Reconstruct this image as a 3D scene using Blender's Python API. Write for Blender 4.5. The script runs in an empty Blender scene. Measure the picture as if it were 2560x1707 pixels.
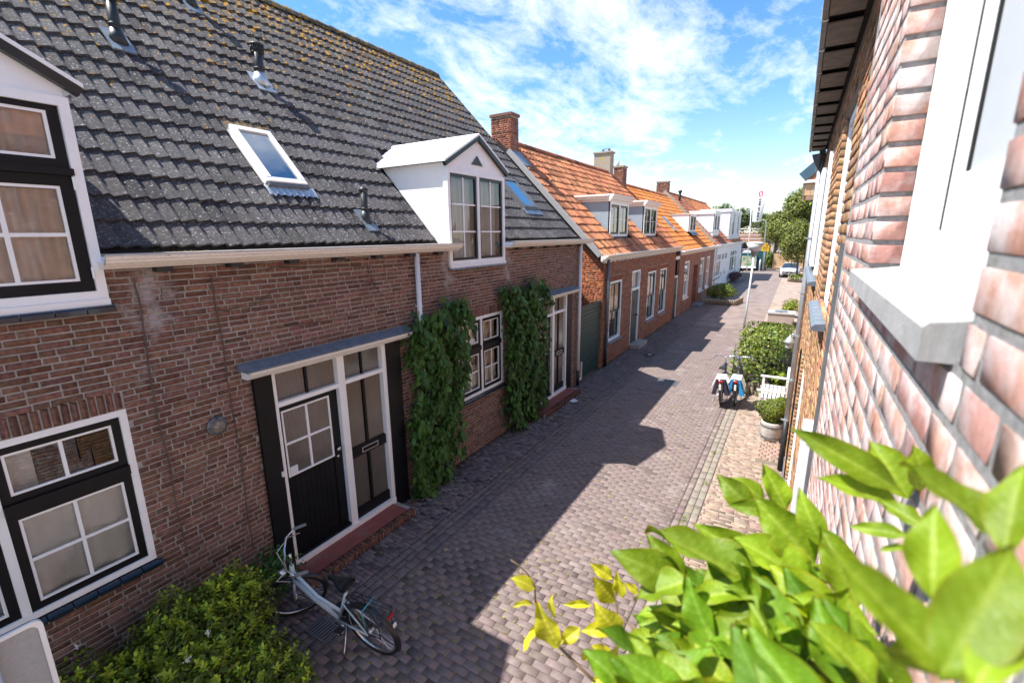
import bpy, math, random
import numpy as np
from mathutils import Vector, Matrix

random.seed(11)
RNG = np.random.default_rng(11)
R = math.radians
S = bpy.context.scene
COL = S.collection

# ------------------------------------------------------------------ camera
CAM = np.array([0.0, 0.0, 4.3])
CX = np.array([0.85304, 0.52178, -0.00864])
CY = np.array([-0.11087, 0.19738, 0.97404])
CF = np.array([-0.50993, 0.82993, -0.22622])
cam_d = bpy.data.cameras.new('street_camera')
cam_d.sensor_width = 36.0
cam_d.lens = 1150.0 / 2560.0 * 36.0
cam_d.clip_start = 0.02
cam_d.clip_end = 3000.0
cam_d.dof.use_dof = True
cam_d.dof.focus_distance = 4.5
cam_d.dof.aperture_fstop = 3.8
cam = bpy.data.objects.new('street_camera', cam_d)
COL.objects.link(cam)
m = Matrix.Identity(4)
for i in range(3):
    m[i][0] = CX[i]; m[i][1] = CY[i]; m[i][2] = -CF[i]; m[i][3] = CAM[i]
cam.matrix_world = m
S.camera = cam

# ------------------------------------------------------------------ light
SUNV = Vector((-0.525, -0.325, 1.0)).normalized()     # towards the sun
sun_d = bpy.data.lights.new('sun', 'SUN')
sun_d.energy = 4.9
sun_d.angle = R(0.53)
sun_d.color = (1.0, 0.955, 0.89)
sun = bpy.data.objects.new('sun', sun_d)
COL.objects.link(sun)
sun.rotation_euler = SUNV.to_track_quat('Z', 'Y').to_euler()
sun.location = (-20, -10, 40)

W = bpy.data.worlds.new('World')
S.world = W
W.use_nodes = True
nt = W.node_tree
nt.nodes.clear()
N = nt.nodes.new
L = nt.links.new
out = N('ShaderNodeOutputWorld')
bg = N('ShaderNodeBackground')
sky = N('ShaderNodeTexSky')
sky.sky_type = 'NISHITA'
sky.sun_disc = False
sky.sun_elevation = math.asin(SUNV.z)
sky.sun_rotation = math.atan2(SUNV.x, SUNV.y)
sky.air_density = 1.15
sky.dust_density = 0.2
sky.ozone_density = 3.2
tc = N('ShaderNodeTexCoord')
sep = N('ShaderNodeSeparateXYZ'); L(tc.outputs['Generated'], sep.inputs[0])
def vm(op, a, b):
    n = N('ShaderNodeMath'); n.operation = op
    for k, q in ((0, a), (1, b)):
        if isinstance(q, (int, float)): n.inputs[k].default_value = q
        else: L(q, n.inputs[k])
    return n.outputs[0]
zz = vm('ADD', vm('MAXIMUM', sep.outputs[2], 0.0), 0.16)
comb = N('ShaderNodeCombineXYZ')
L(vm('DIVIDE', sep.outputs[0], zz), comb.inputs[0])
L(vm('DIVIDE', sep.outputs[1], zz), comb.inputs[1])
def noise(vec, scale, detail, rough, dist=0.0, lac=2.0):
    n = N('ShaderNodeTexNoise')
    n.inputs['Scale'].default_value = scale
    n.inputs['Detail'].default_value = detail
    n.inputs['Roughness'].default_value = rough
    n.inputs['Distortion'].default_value = dist
    L(vec, n.inputs['Vector'])
    return n.outputs[0]
mp = N('ShaderNodeMapping'); mp.inputs['Scale'].default_value = (1.0, 0.62, 1.0)
mp.inputs['Rotation'].default_value = (0, 0, 0.5)
L(comb.outputs[0], mp.inputs[0])
big = noise(mp.outputs[0], 0.9, 3.0, 0.55, 0.3)
mid = noise(mp.outputs[0], 4.2, 9.0, 0.66, 0.35)
fine = noise(mp.outputs[0], 12.0, 6.0, 0.7, 0.2)
cl = vm('ADD', vm('ADD', vm('MULTIPLY', big, 0.62), vm('MULTIPLY', mid, 0.5)), vm('MULTIPLY', fine, 0.16))
cr = N('ShaderNodeValToRGB')
cr.color_ramp.elements[0].position = 0.615; cr.color_ramp.elements[0].color = (0, 0, 0, 1)
cr.color_ramp.elements[1].position = 0.80; cr.color_ramp.elements[1].color = (1, 1, 1, 1)
L(cl, cr.inputs[0])
hz = N('ShaderNodeMapRange')            # thin white veil towards the horizon, as the photograph's summer sky has
hz.inputs['From Min'].default_value = 0.0; hz.inputs['From Max'].default_value = 0.24
hz.inputs['To Min'].default_value = 0.22; hz.inputs['To Max'].default_value = 0.0
L(sep.outputs[2], hz.inputs['Value'])
fac = vm('MINIMUM', vm('ADD', vm('MULTIPLY', cr.outputs[0], 0.9), hz.outputs[0]), 0.92)
mixc = N('ShaderNodeMix'); mixc.data_type = 'RGBA'
L(fac, mixc.inputs['Factor'])
hsv = N('ShaderNodeHueSaturation'); hsv.inputs['Saturation'].default_value = 1.25; hsv.inputs['Value'].default_value = 0.98
L(sky.outputs[0], hsv.inputs['Color']); L(hsv.outputs[0], mixc.inputs['A'])
mixc.inputs['B'].default_value = (6.2, 6.4, 6.6, 1)
L(mixc.outputs['Result'], bg.inputs['Color'])
bg.inputs['Strength'].default_value = 0.115
L(bg.outputs[0], out.inputs[0])

S.view_settings.view_transform = 'Standard'
S.view_settings.look = 'None'
S.view_settings.exposure = 1.05
S.view_settings.gamma = 1.0
S.view_settings.use_curve_mapping = False
S.render.engine = 'CYCLES'
S.cycles.max_bounces = 8
S.cycles.diffuse_bounces = 4
S.cycles.glossy_bounces = 3
S.cycles.transmission_bounces = 4
S.cycles.transparent_max_bounces = 12
S.cycles.caustics_reflective = False
S.cycles.caustics_refractive = False
S.cycles.use_denoising = True

# ------------------------------------------------------------------ materials
def mat(name, col, rough=0.6, var=0.12, scale=9.0, bump=0.0, bscale=60.0, tint=False, metal=0.0, spec=0.4,
        spots=None, spots2=None, coat=0.0, rand=0.0, transl=0.0, stretch=None):
    """base colour varied by noise in world space; spots = (colour, noise scale, threshold, softness)"""
    M = bpy.data.materials.new(name); M.use_nodes = True
    t = M.node_tree; t.nodes.clear()
    n = t.nodes.new; l = t.links.new
    o = n('ShaderNodeOutputMaterial'); b = n('ShaderNodeBsdfPrincipled')
    b.inputs['Roughness'].default_value = rough
    b.inputs['Metallic'].default_value = metal
    b.inputs['Specular IOR Level'].default_value = spec
    b.inputs['Coat Weight'].default_value = coat
    g = n('ShaderNodeNewGeometry')
    vec = g.outputs['Position']
    if stretch:
        mpn = n('ShaderNodeMapping'); mpn.inputs['Scale'].default_value = stretch
        l(vec, mpn.inputs[0]); vec = mpn.outputs[0]
    def nz(sc, det=5.0, ro=0.6):
        q = n('ShaderNodeTexNoise'); q.inputs['Scale'].default_value = sc
        q.inputs['Detail'].default_value = det; q.inputs['Roughness'].default_value = ro
        l(vec, q.inputs['Vector']); return q.outputs[0]
    def mth(op, a, bb):
        q = n('ShaderNodeMath'); q.operation = op
        for k, x in ((0, a), (1, bb)):
            if isinstance(x, (int, float)): q.inputs[k].default_value = x
            else: l(x, q.inputs[k])
        return q.outputs[0]
    def mix(f, a, bb, blend='MIX'):
        q = n('ShaderNodeMix'); q.data_type = 'RGBA'; q.blend_type = blend
        for k, x in (('Factor', f), ('A', a), ('B', bb)):
            if isinstance(x, (int, float)): q.inputs[k].default_value = x
            elif isinstance(x, tuple): q.inputs[k].default_value = (*x[:3], 1)
            else: l(x, q.inputs[k])
        return q.outputs['Result']
    lo = tuple(c * (1 - var) for c in col); hi = tuple(min(1, c * (1 + var)) for c in col)
    rr = n('ShaderNodeMapRange'); rr.inputs['From Min'].default_value = 0.32; rr.inputs['From Max'].default_value = 0.68
    l(nz(scale), rr.inputs['Value'])
    c = mix(rr.outputs[0], lo, hi)
    if tint:
        a = n('ShaderNodeAttribute'); a.attribute_name = 'tint'
        c = mix(1.0, c, a.outputs['Color'], 'MULTIPLY')
    if rand:
        oi = n('ShaderNodeObjectInfo')
        k = n('ShaderNodeMapRange'); k.inputs['To Min'].default_value = 1 - rand; k.inputs['To Max'].default_value = 1 + rand
        l(oi.outputs['Random'], k.inputs['Value'])
        hs = n('ShaderNodeHueSaturation'); l(k.outputs[0], hs.inputs['Value']); l(c, hs.inputs['Color']); c = hs.outputs[0]
    for sp in (spots, spots2):
        if sp:
            f = nz(sp[1], 6.0, 0.65)
            if len(sp) > 4: f = mth('ADD', f, sp[4](n, l, g, mth))
            q = n('ShaderNodeMapRange'); q.inputs['From Min'].default_value = sp[2]; q.inputs['From Max'].default_value = sp[2] + sp[3]
            l(f, q.inputs['Value'])
            c = mix(q.outputs[0], c, sp[0])
    l(c, b.inputs['Base Color'])
    if bump:
        bp = n('ShaderNodeBump'); bp.inputs['Strength'].default_value = bump; bp.inputs['Distance'].default_value = 0.02
        l(nz(bscale, 6.0, 0.7), bp.inputs['Height']); l(bp.outputs[0], b.inputs['Normal'])
    if transl:
        tr = n('ShaderNodeBsdfTranslucent')
        l(mix(1.0, c, (1.15, 1.2, 0.5), 'MULTIPLY'), tr.inputs['Color'])
        ms = n('ShaderNodeMixShader'); ms.inputs[0].default_value = transl
        l(b.outputs[0], ms.inputs[1]); l(tr.outputs[0], ms.inputs[2]); l(ms.outputs[0], o.inputs[0])
    else:
        l(b.outputs[0], o.inputs[0])
    return M

def glassmat(name, tintc=(0.9, 0.95, 0.95), rough=0.0, opacity=0.0, refl=1.5):
    M = bpy.data.materials.new(name); M.use_nodes = True
    t = M.node_tree; t.nodes.clear(); n = t.nodes.new; l = t.links.new
    o = n('ShaderNodeOutputMaterial'); tr = n('ShaderNodeBsdfTransparent'); tr.inputs[0].default_value = (*tintc, 1)
    gl = n('ShaderNodeBsdfGlossy'); gl.inputs['Roughness'].default_value = rough
    fr = n('ShaderNodeFresnel'); fr.inputs[0].default_value = 1.5
    mm = n('ShaderNodeMath'); mm.operation = 'MULTIPLY'; mm.use_clamp = True; mm.inputs[1].default_value = refl; l(fr.outputs[0], mm.inputs[0])
    ms = n('ShaderNodeMixShader'); l(mm.outputs[0], ms.inputs[0]); l(tr.outputs[0], ms.inputs[1]); l(gl.outputs[0], ms.inputs[2])
    l(ms.outputs[0], o.inputs[0])
    return M

def bloom(y0, w):           # vertical runs of salt bloom on the old wall, centred on a few places along Y
    def f(n, l, g, mth):
        sx = n('ShaderNodeSeparateXYZ'); l(g.outputs['Position'], sx.inputs[0])
        tot = None
        for yc, ww in zip(y0, w):
            d = mth('ABSOLUTE', mth('SUBTRACT', sx.outputs[1], yc), 0)
            e = mth('MULTIPLY', mth('MAXIMUM', mth('SUBTRACT', 1.0, mth('DIVIDE', d, ww)), 0.0), 0.34)
            tot = e if tot is None else mth('MAXIMUM', tot, e)
        hgt = mth('MINIMUM', mth('MAXIMUM', mth('MULTIPLY', mth('SUBTRACT', sx.outputs[2], 2.4), 0.9), 0.0), 1.0)
        return mth('MULTIPLY', tot, hgt)
    return f
def updir(z0, k):           # more lichen towards the ridge
    def f(n, l, g, mth):
        sx = n('ShaderNodeSeparateXYZ'); l(g.outputs['Position'], sx.inputs[0])
        return mth('MINIMUM', mth('MAXIMUM', mth('MULTIPLY', mth('SUBTRACT', sx.outputs[2], z0), k), -0.05), 0.2)
    return f

M = {}
M['brick_old'] = mat('old_brown_brick', (0.215, 0.113, 0.087), 0.85, 0.35, 26, 0.6, 90, spec=0.12, tint=True,
                     spots=((0.42, 0.36, 0.36), 5.0, 0.70, 0.22, bloom((1.88, 6.25, 8.22), (0.5, 0.4, 0.45))), spots2=((0.07, 0.04, 0.035), 7.0, 0.63, 0.12))
M['mortar_old'] = mat('grey_mortar', (0.36, 0.325, 0.295), 0.95, 0.25, 14, 0.5, 120)
M['brick_orange'] = mat('orange_brick', (0.36, 0.125, 0.062), 0.85, 0.28, 20, 0.5, 90, spec=0.12, tint=True)
M['mortar_light'] = mat('light_mortar', (0.40, 0.34, 0.28), 0.95, 0.2, 14, 0.4, 120)
M['brick_red'] = mat('red_brick', (0.54, 0.29, 0.235), 0.95, 0.16, 60, 0.45, 330, spec=0.12, tint=True, spots=((0.76, 0.68, 0.67), 9.0, 0.42, 0.24), spots2=((0.36, 0.19, 0.16), 130.0, 0.67, 0.06))
M['mortar_blue'] = mat('blue_grey_mortar', (0.40, 0.395, 0.40), 0.95, 0.28, 60, 0.8, 260, spots=((0.26, 0.27, 0.20), 20, 0.60, 0.12))
M['brick_brown'] = mat('brown_orange_brick', (0.43, 0.245, 0.135), 0.85, 0.3, 18, 0.6, 100, spec=0.12, tint=True)
M['mortar_dark'] = mat('sandy_mortar', (0.30, 0.26, 0.22), 0.95, 0.2, 20, 0.5, 120)
M['paver'] = mat('road_paver', (0.205, 0.160, 0.150), 0.72, 0.16, 12, 0.35, 120, spec=0.12, tint=True, spots=((0.34, 0.29, 0.27), 1.3, 0.56, 0.2))
M['paver_left'] = mat('dark_path_paver', (0.175, 0.14, 0.135), 0.8, 0.22, 12, 0.4, 120, spec=0.12, tint=True)
M['paver_right'] = mat('pale_path_paver', (0.32, 0.245, 0.195), 0.8, 0.2, 12, 0.4, 120, spec=0.12, tint=True)
M['joint'] = mat('mossy_sand_joint', (0.19, 0.15, 0.125), 1.0, 0.3, 30, 0.3, 200, spots=((0.36, 0.32, 0.05), 14, 0.53, 0.08))
M['joint_grey'] = mat('grey_sand_joint', (0.15, 0.12, 0.10), 1.0, 0.3, 30, 0.5, 200, spots=((0.12, 0.13, 0.03), 11, 0.60, 0.1))
M['concrete_strip'] = mat('worn_concrete_strip', (0.255, 0.22, 0.19), 0.9, 0.16, 10, 0.4, 90, spec=0.12, tint=True, spots=((0.30, 0.29, 0.15), 6, 0.62, 0.12))
M['ground'] = mat('bare_ground', (0.22, 0.18, 0.14), 1.0, 0.2, 2)
M['tile_dark'] = mat('grey_concrete_tile', (0.092, 0.086, 0.089), 0.85, 0.3, 30, 0.7, 160, spec=0.12, tint=True,
                     spots=((0.42, 0.41, 0.41), 38, 0.585, 0.06), spots2=((0.46, 0.235, 0.02), 9.0, 0.655, 0.05, updir(5.9, 0.043)))
M['ridge_dark'] = mat('lichened_ridge_tile', (0.10, 0.09, 0.08), 0.9, 0.3, 20, 0.6, 120, tint=True, spots=((0.36, 0.21, 0.04), 8, 0.50, 0.1))
M['tile_orange'] = mat('orange_pan_tile', (0.50, 0.195, 0.092), 0.75, 0.2, 14, 0.4, 120, tint=True, spots=((0.30, 0.12, 0.07), 3.0, 0.60, 0.15))
M['tile_orange2'] = mat('bright_orange_pan_tile', (0.64, 0.235, 0.065), 0.7, 0.18, 14, 0.4, 120, tint=True)
M['tile_brown'] = mat('brown_red_pan_tile', (0.36, 0.125, 0.065), 0.75, 0.22, 14, 0.4, 120, tint=True)
M['underlay'] = mat('roof_underlay', (0.03, 0.027, 0.026), 0.95)
M['white'] = mat('white_paint', (0.90, 0.895, 0.89), 0.42, 0.03, 5, 0.12, 45, spots=((0.74, 0.70, 0.64), 7.0, 0.66, 0.2))
M['white_cool'] = mat('cool_white_paint', (0.78, 0.79, 0.81), 0.4, 0.03, 5)
M['cream'] = mat('cream_paint', (0.86, 0.80, 0.74), 0.55, 0.08, 30, 0.15, 90)
M['black'] = mat('black_paint', (0.008, 0.009, 0.011), 0.42, 0.2, 4, 0.03, 30, spec=0.22)
M['blackgreen'] = mat('black_green_paint', (0.012, 0.022, 0.022), 0.3, 0.2, 4)
M['green_dark'] = mat('dark_green_planks', (0.014, 0.050, 0.048), 0.42, 0.2, 3, 0.1, 40, stretch=(1, 0.4, 6))
M['grey_door'] = mat('slate_green_door', (0.045, 0.06, 0.06), 0.5, 0.15, 5)
M['zinc'] = mat('zinc', (0.48, 0.52, 0.56), 0.38, 0.12, 8, 0.05, 40, metal=0.55)
M['zinc_dark'] = mat('weathered_zinc', (0.17, 0.175, 0.185), 0.5, 0.18, 10, 0.1, 40, metal=0.35)
M['soffit'] = mat('grey_soffit_panel', (0.215, 0.195, 0.18), 0.8, 0.2, 14, 0.3, 90)
M['lead'] = mat('lead_sheet', (0.20, 0.24, 0.29), 0.5, 0.2, 9, 0.2, 30, metal=0.3)
M['grey_clad'] = mat('grey_cladding', (0.33, 0.40, 0.45), 0.5, 0.05, 4)
M['slateblue'] = mat('slate_blue_panel', (0.065, 0.125, 0.17), 0.5, 0.1, 6)
M['pvc'] = mat('black_pvc', (0.022, 0.024, 0.027), 0.45, 0.2, 8)
M['iron'] = mat('dark_iron', (0.03, 0.03, 0.032), 0.5, 0.2, 10)
M['chrome'] = mat('brushed_metal', (0.62, 0.63, 0.65), 0.25, 0.08, 20, metal=0.95)
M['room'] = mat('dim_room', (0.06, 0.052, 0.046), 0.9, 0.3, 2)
M['curtain'] = mat('pale_curtain', (0.76, 0.77, 0.80), 0.9, 0.06, 4)
M['curtain_warm'] = mat('peach_curtain', (0.86, 0.66, 0.55), 0.9, 0.12, 4)
M['blind'] = mat('white_blind', (0.78, 0.77, 0.76), 0.8, 0.04, 4)
M['ribbed'] = mat('ribbed_glass', (0.125, 0.105, 0.09), 0.12, 0.10, 3, spec=0.9)
M['glass'] = glassmat('window_glass', (0.88, 0.91, 0.91), 0.0, refl=1.9)
M['glass_clear'] = glassmat('near_window_glass', (0.95, 0.97, 0.98), 0.0, refl=0.3)
M['glass_sky'] = glassmat('skylight_glass', (0.55, 0.65, 0.72), 0.02, refl=6.0)
M['glass_blue'] = mat('dark_tinted_glass', (0.03, 0.045, 0.07), 0.08, 0.1, 2, spec=0.7)
M['tile_blue'] = mat('glazed_dark_sill_tile', (0.018, 0.024, 0.036), 0.15, 0.2, 8, coat=0.4)
M['tile_bluegrey'] = mat('blue_grey_sill_tile', (0.12, 0.15, 0.19), 0.3, 0.15, 8)
M['terracotta'] = mat('red_step_slab', (0.27, 0.075, 0.06), 0.6, 0.15, 8, 0.15, 60, spots=((0.22, 0.12, 0.10), 5, 0.55, 0.12))
M['stone'] = mat('pale_stone', (0.36, 0.358, 0.355), 0.7, 0.12, 22, 0.25, 90, stretch=(6, 1, 1))
M['plaster'] = mat('grey_render', (0.36, 0.31, 0.25), 0.9, 0.2, 30, 0.5, 80, spots=((0.48, 0.30, 0.03), 5, 0.58, 0.08))
M['stucco_white'] = mat('white_stucco', (0.78, 0.78, 0.79), 0.8, 0.05, 8, 0.1, 60)
M['aggregate'] = mat('exposed_aggregate', (0.40, 0.34, 0.30), 0.9, 0.5, 60, 0.8, 90)
M['wood_pale'] = mat('pale_wood', (0.62, 0.40, 0.22), 0.6, 0.15, 6, stretch=(1, 1, 8))
M['wood_log'] = mat('weathered_log', (0.30, 0.25, 0.19), 0.9, 0.25, 10, 0.5, 60)
M['wood_soffit'] = mat('brown_wood', (0.35, 0.22, 0.15), 0.7, 0.2, 6)
M['bench'] = mat('weathered_white_wood', (0.68, 0.65, 0.62), 0.8, 0.12, 20, 0.2, 80)
M['pot'] = mat('weathered_barrel', (0.40, 0.37, 0.34), 0.85, 0.25, 9, 0.4, 50)
M['soil'] = mat('dark_soil', (0.05, 0.038, 0.028), 1.0, 0.3, 20, 0.8, 60)
M['bark'] = mat('bark', (0.13, 0.10, 0.075), 0.95, 0.3, 20, 0.7, 60)
M['twig'] = mat('pale_twig', (0.28, 0.22, 0.15), 0.9, 0.2, 30)
M['straw'] = mat('dry_straw', (0.42, 0.30, 0.15), 0.95, 0.3, 40)
M['moss'] = mat('moss_tuft', (0.30, 0.29, 0.04), 1.0, 0.3, 30)
M['leaf_vine'] = mat('vine_leaf', (0.042, 0.115, 0.02), 0.5, 0.3, 3, tint=True, transl=0.2)
M['leaf_bush'] = mat('privet_leaf', (0.165, 0.235, 0.018), 0.5, 0.3, 3, tint=True, transl=0.25)
M['leaf_dark'] = mat('hedge_leaf', (0.12, 0.17, 0.022), 0.4, 0.3, 3, tint=True, transl=0.2)
M['leaf_box'] = mat('box_leaf', (0.115, 0.16, 0.018), 0.5, 0.3, 4, tint=True, transl=0.2)
M['leaf_mullein'] = mat('soft_green_leaf', (0.15, 0.20, 0.06), 0.7, 0.2, 6, tint=True, transl=0.2)
M['leaf_tree'] = mat('tree_leaf', (0.125, 0.155, 0.030), 0.6, 0.35, 1.2, tint=True, transl=0.25)
M['leaf_tree2'] = mat('far_tree_leaf', (0.06, 0.10, 0.035), 0.6, 0.3, 0.8, tint=True, transl=0.2)
M['leaf_purple'] = mat('purple_leaf', (0.055, 0.02, 0.03), 0.6, 0.3, 4, tint=True)
M['leaf_fore'] = mat('glossy_yellow_green_leaf', (0.175, 0.272, 0.010), 0.44, 0.25, 20, 0.2, 60, tint=True, spec=0.35, transl=0.3,
                     spots=((0.36, 0.24, 0.05), 55, 0.70, 0.06), spots2=((0.12, 0.22, 0.01), 9, 0.52, 0.25))
M['leaf_young'] = mat('pale_young_leaf', (0.46, 0.46, 0.02), 0.32, 0.15, 12, 0.2, 40, tint=True, transl=0.35)
M['vein'] = mat('leaf_vein', (0.42, 0.46, 0.10), 0.5, 0.1, 6)
M['stem'] = mat('brown_stem', (0.16, 0.105, 0.06), 0.7, 0.2, 30)
M['silver'] = mat('silver_car_paint', (0.60, 0.61, 0.62), 0.35, 0.03, 3, metal=0.1, coat=0.3)
M['rubber'] = mat('black_rubber', (0.015, 0.015, 0.016), 0.7, 0.2, 20)
M['bike_white'] = mat('pale_blue_bike_paint', (0.52, 0.60, 0.64), 0.3, 0.05, 5, coat=0.4)
M['bike_dark'] = mat('black_bike_paint', (0.014, 0.015, 0.017), 0.35, 0.1, 5, coat=0.3)
M['grip'] = mat('grey_grip', (0.17, 0.18, 0.19), 0.8, 0.1, 30)
M['leather'] = mat('black_vinyl_saddle', (0.012, 0.014, 0.018), 0.32, 0.2, 30, 0.2, 60, coat=0.2)
M['strap'] = mat('turquoise_strap', (0.06, 0.32, 0.40), 0.6, 0.1, 20)
M['red_lens'] = mat('red_reflector', (0.50, 0.012, 0.015), 0.25, 0.1, 20, coat=0.3)
M['white_plastic'] = mat('white_plastic', (0.75, 0.75, 0.76), 0.4, 0.03, 8)
M['bag_white'] = mat('white_pannier', (0.78, 0.76, 0.76), 0.55, 0.05, 8)
M['bag_blue'] = mat('bright_blue_pannier', (0.015, 0.24, 0.52), 0.5, 0.1, 8)
M['bag_dark'] = mat('dark_purple_pannier', (0.03, 0.022, 0.045), 0.6, 0.15, 8)
M['bag_navy'] = mat('navy_pannier', (0.02, 0.06, 0.20), 0.6, 0.15, 8)
M['yellow'] = mat('yellow_sign', (0.80, 0.46, 0.012), 0.5, 0.05, 8)
M['sign_grey'] = mat('grey_sign_back', (0.40, 0.40, 0.41), 0.5, 0.08, 30, 0.05, 200)
M['flag'] = mat('white_flag', (0.80, 0.79, 0.80), 0.75, 0.04, 3, transl=0.25)
M['flag_red'] = mat('flag_red', (0.62, 0.07, 0.14), 0.7, 0.05, 3)
M['flag_black'] = mat('flag_black', (0.03, 0.03, 0.05), 0.7, 0.05, 3)
M['teal'] = mat('teal_container', (0.02, 0.09, 0.10), 0.5, 0.15, 5)
M['lamp_opal'] = mat('opal_lamp_plastic', (0.55, 0.56, 0.58), 0.4, 0.08, 12)
M['lamp_grey'] = mat('lamp_grey', (0.25, 0.24, 0.23), 0.5, 0.1, 12)
M['post'] = mat('pale_lamp_post', (0.55, 0.60, 0.63), 0.45, 0.08, 10, metal=0.2)
M['print'] = mat('leafy_print', (0.45, 0.42, 0.33), 0.5, 0.2, 5, spots=((0.10, 0.28, 0.10), 2.2, 0.5, 0.06), spots2=((0.65, 0.60, 0.55), 4.0, 0.58, 0.05))
M['paper'] = mat('white_paper', (0.75, 0.75, 0.78), 0.8, 0.03, 8)
M['amber'] = mat('amber_glass', (0.42, 0.30, 0.20), 0.3, 0.2, 20)

# ------------------------------------------------------------------ mesh helpers
EMPTY_LOC = {}
class MB:
    def __init__(s): s.v = []; s.f = []; s.m = []; s.t = []
    def add(s, verts, faces, m=0, t=(1, 1, 1)):
        k = len(s.v); s.v += [tuple(float(c) for c in p) for p in verts]
        s.f += [tuple(i + k for i in f) for f in faces]; s.m += [m] * len(faces); s.t += [t] * len(verts); return s
    def box(s, x0, x1, y0, y1, z0, z1, m=0, t=(1, 1, 1)):
        return s.add([(x0, y0, z0), (x1, y0, z0), (x1, y1, z0), (x0, y1, z0), (x0, y0, z1), (x1, y0, z1), (x1, y1, z1), (x0, y1, z1)],
                     [(0, 3, 2, 1), (4, 5, 6, 7), (0, 1, 5, 4), (1, 2, 6, 5), (2, 3, 7, 6), (3, 0, 4, 7)], m, t)
    def obox(s, c, a, b, d, m=0, t=(1, 1, 1)):
        c, a, b, d = [np.array(q, float) for q in (c, a, b, d)]
        P = [c - a - b - d, c + a - b - d, c + a + b - d, c - a + b - d, c - a - b + d, c + a - b + d, c + a + b + d, c - a + b + d]
        return s.add(P, [(0, 3, 2, 1), (4, 5, 6, 7), (0, 1, 5, 4), (1, 2, 6, 5), (2, 3, 7, 6), (3, 0, 4, 7)], m, t)
    def prism(s, poly, ext, m=0):
        n = len(poly); e = np.array(ext, float)
        P = [np.array(p, float) for p in poly]; P += [p + e for p in P]
        return s.add(P, [tuple(range(n - 1, -1, -1)), tuple(range(n, 2 * n))] + [(i, (i + 1) % n, n + (i + 1) % n, n + i) for i in range(n)], m)
    def tube(s, pts, r, n=8, m=0, caps=True):
        pts = [np.array(p, float) for p in pts]; k = len(pts)
        rs = r if isinstance(r, (list, tuple)) else [r] * k
        V = []; F = []; prev = None
        for i, p in enumerate(pts):
            d = (pts[min(i + 1, k - 1)] - pts[max(i - 1, 0)]); d = d / (np.linalg.norm(d) + 1e-9)
            a = np.cross(d, (0, 0, 1)) if prev is None else prev - d * (prev @ d)
            if np.linalg.norm(a) < 1e-4: a = np.cross(d, (0, 1, 0))
            a = a / np.linalg.norm(a); prev = a; b = np.cross(d, a)
            V += [p + rs[i] * (math.cos(2 * math.pi * j / n) * a + math.sin(2 * math.pi * j / n) * b) for j in range(n)]
        for i in range(k - 1):
            F += [(i * n + j, i * n + (j + 1) % n, (i + 1) * n + (j + 1) % n, (i + 1) * n + j) for j in range(n)]
        if caps: F += [tuple(range(n - 1, -1, -1)), tuple(range((k - 1) * n, k * n))]
        return s.add(V, F, m)
    def lathe(s, prof, c, n=16, m=0, axis=(0, 0, 1)):
        ax = np.array(axis, float); ax /= np.linalg.norm(ax)
        a = np.cross(ax, (1, 0, 0) if abs(ax[0]) < 0.9 else (0, 1, 0)); a /= np.linalg.norm(a); b = np.cross(ax, a)
        c = np.array(c, float); V = []; F = []
        for r, z in prof:
            V += [c + ax * z + r * (math.cos(2 * math.pi * j / n) * a + math.sin(2 * math.pi * j / n) * b) for j in range(n)]
        k = len(prof)
        for i in range(k - 1):
            F += [(i * n + j, i * n + (j + 1) % n, (i + 1) * n + (j + 1) % n, (i + 1) * n + j) for j in range(n)]
        F += [tuple(range(n - 1, -1, -1)), tuple(range((k - 1) * n, k * n))]
        return s.add(V, F, m)
    def quad(s, a, b, c, d, m=0): return s.add([a, b, c, d], [(0, 1, 2, 3)], m)
    def build(s, name, mats, parent=None, smooth=False, kind=None):
        me = bpy.data.meshes.new(name); me.from_pydata(s.v, [], s.f)
        ml = mats if isinstance(mats, (list, tuple)) else [mats]
        for q in ml: me.materials.append(M[q] if isinstance(q, str) else q)
        if len(ml) > 1: me.polygons.foreach_set('material_index', s.m)
        if smooth: me.polygons.foreach_set('use_smooth', [True] * len(s.f))
        at = me.color_attributes.new('tint', 'FLOAT_COLOR', 'POINT')
        at.data.foreach_set('color', np.c_[np.array(s.t, dtype=np.float32).reshape(-1, 3), np.ones(len(s.v), np.float32)].ravel())
        me.update()
        return link(name, me, parent, kind)

def link(name, me, parent=None, kind=None):
    o = bpy.data.objects.new(name, me); COL.objects.link(o)
    if parent is not None:
        o.parent = parent
        if parent.name in EMPTY_LOC: o.matrix_parent_inverse = EMPTY_LOC[parent.name]
    if kind: o['kind'] = kind
    return o
def thing(name, label, cat, loc=(0, 0, 0), group=None, local=None):
    """an Empty at the thing's base; parts are given in world metres unless local (a 4x4) is given"""
    o = bpy.data.objects.new(name, None); COL.objects.link(o); o.empty_display_size = 0.2
    o['label'] = label; o['category'] = cat
    if group: o['group'] = group
    if local is not None: o.matrix_world = local
    else:
        o.location = loc; EMPTY_LOC[o.name] = Matrix.Translation(-Vector(loc))
    return o
def tag(o, label, cat, group=None):
    o['label'] = label; o['category'] = cat
    if group: o['group'] = group
    return o
def struct(o): o['kind'] = 'structure'; return o

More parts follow.
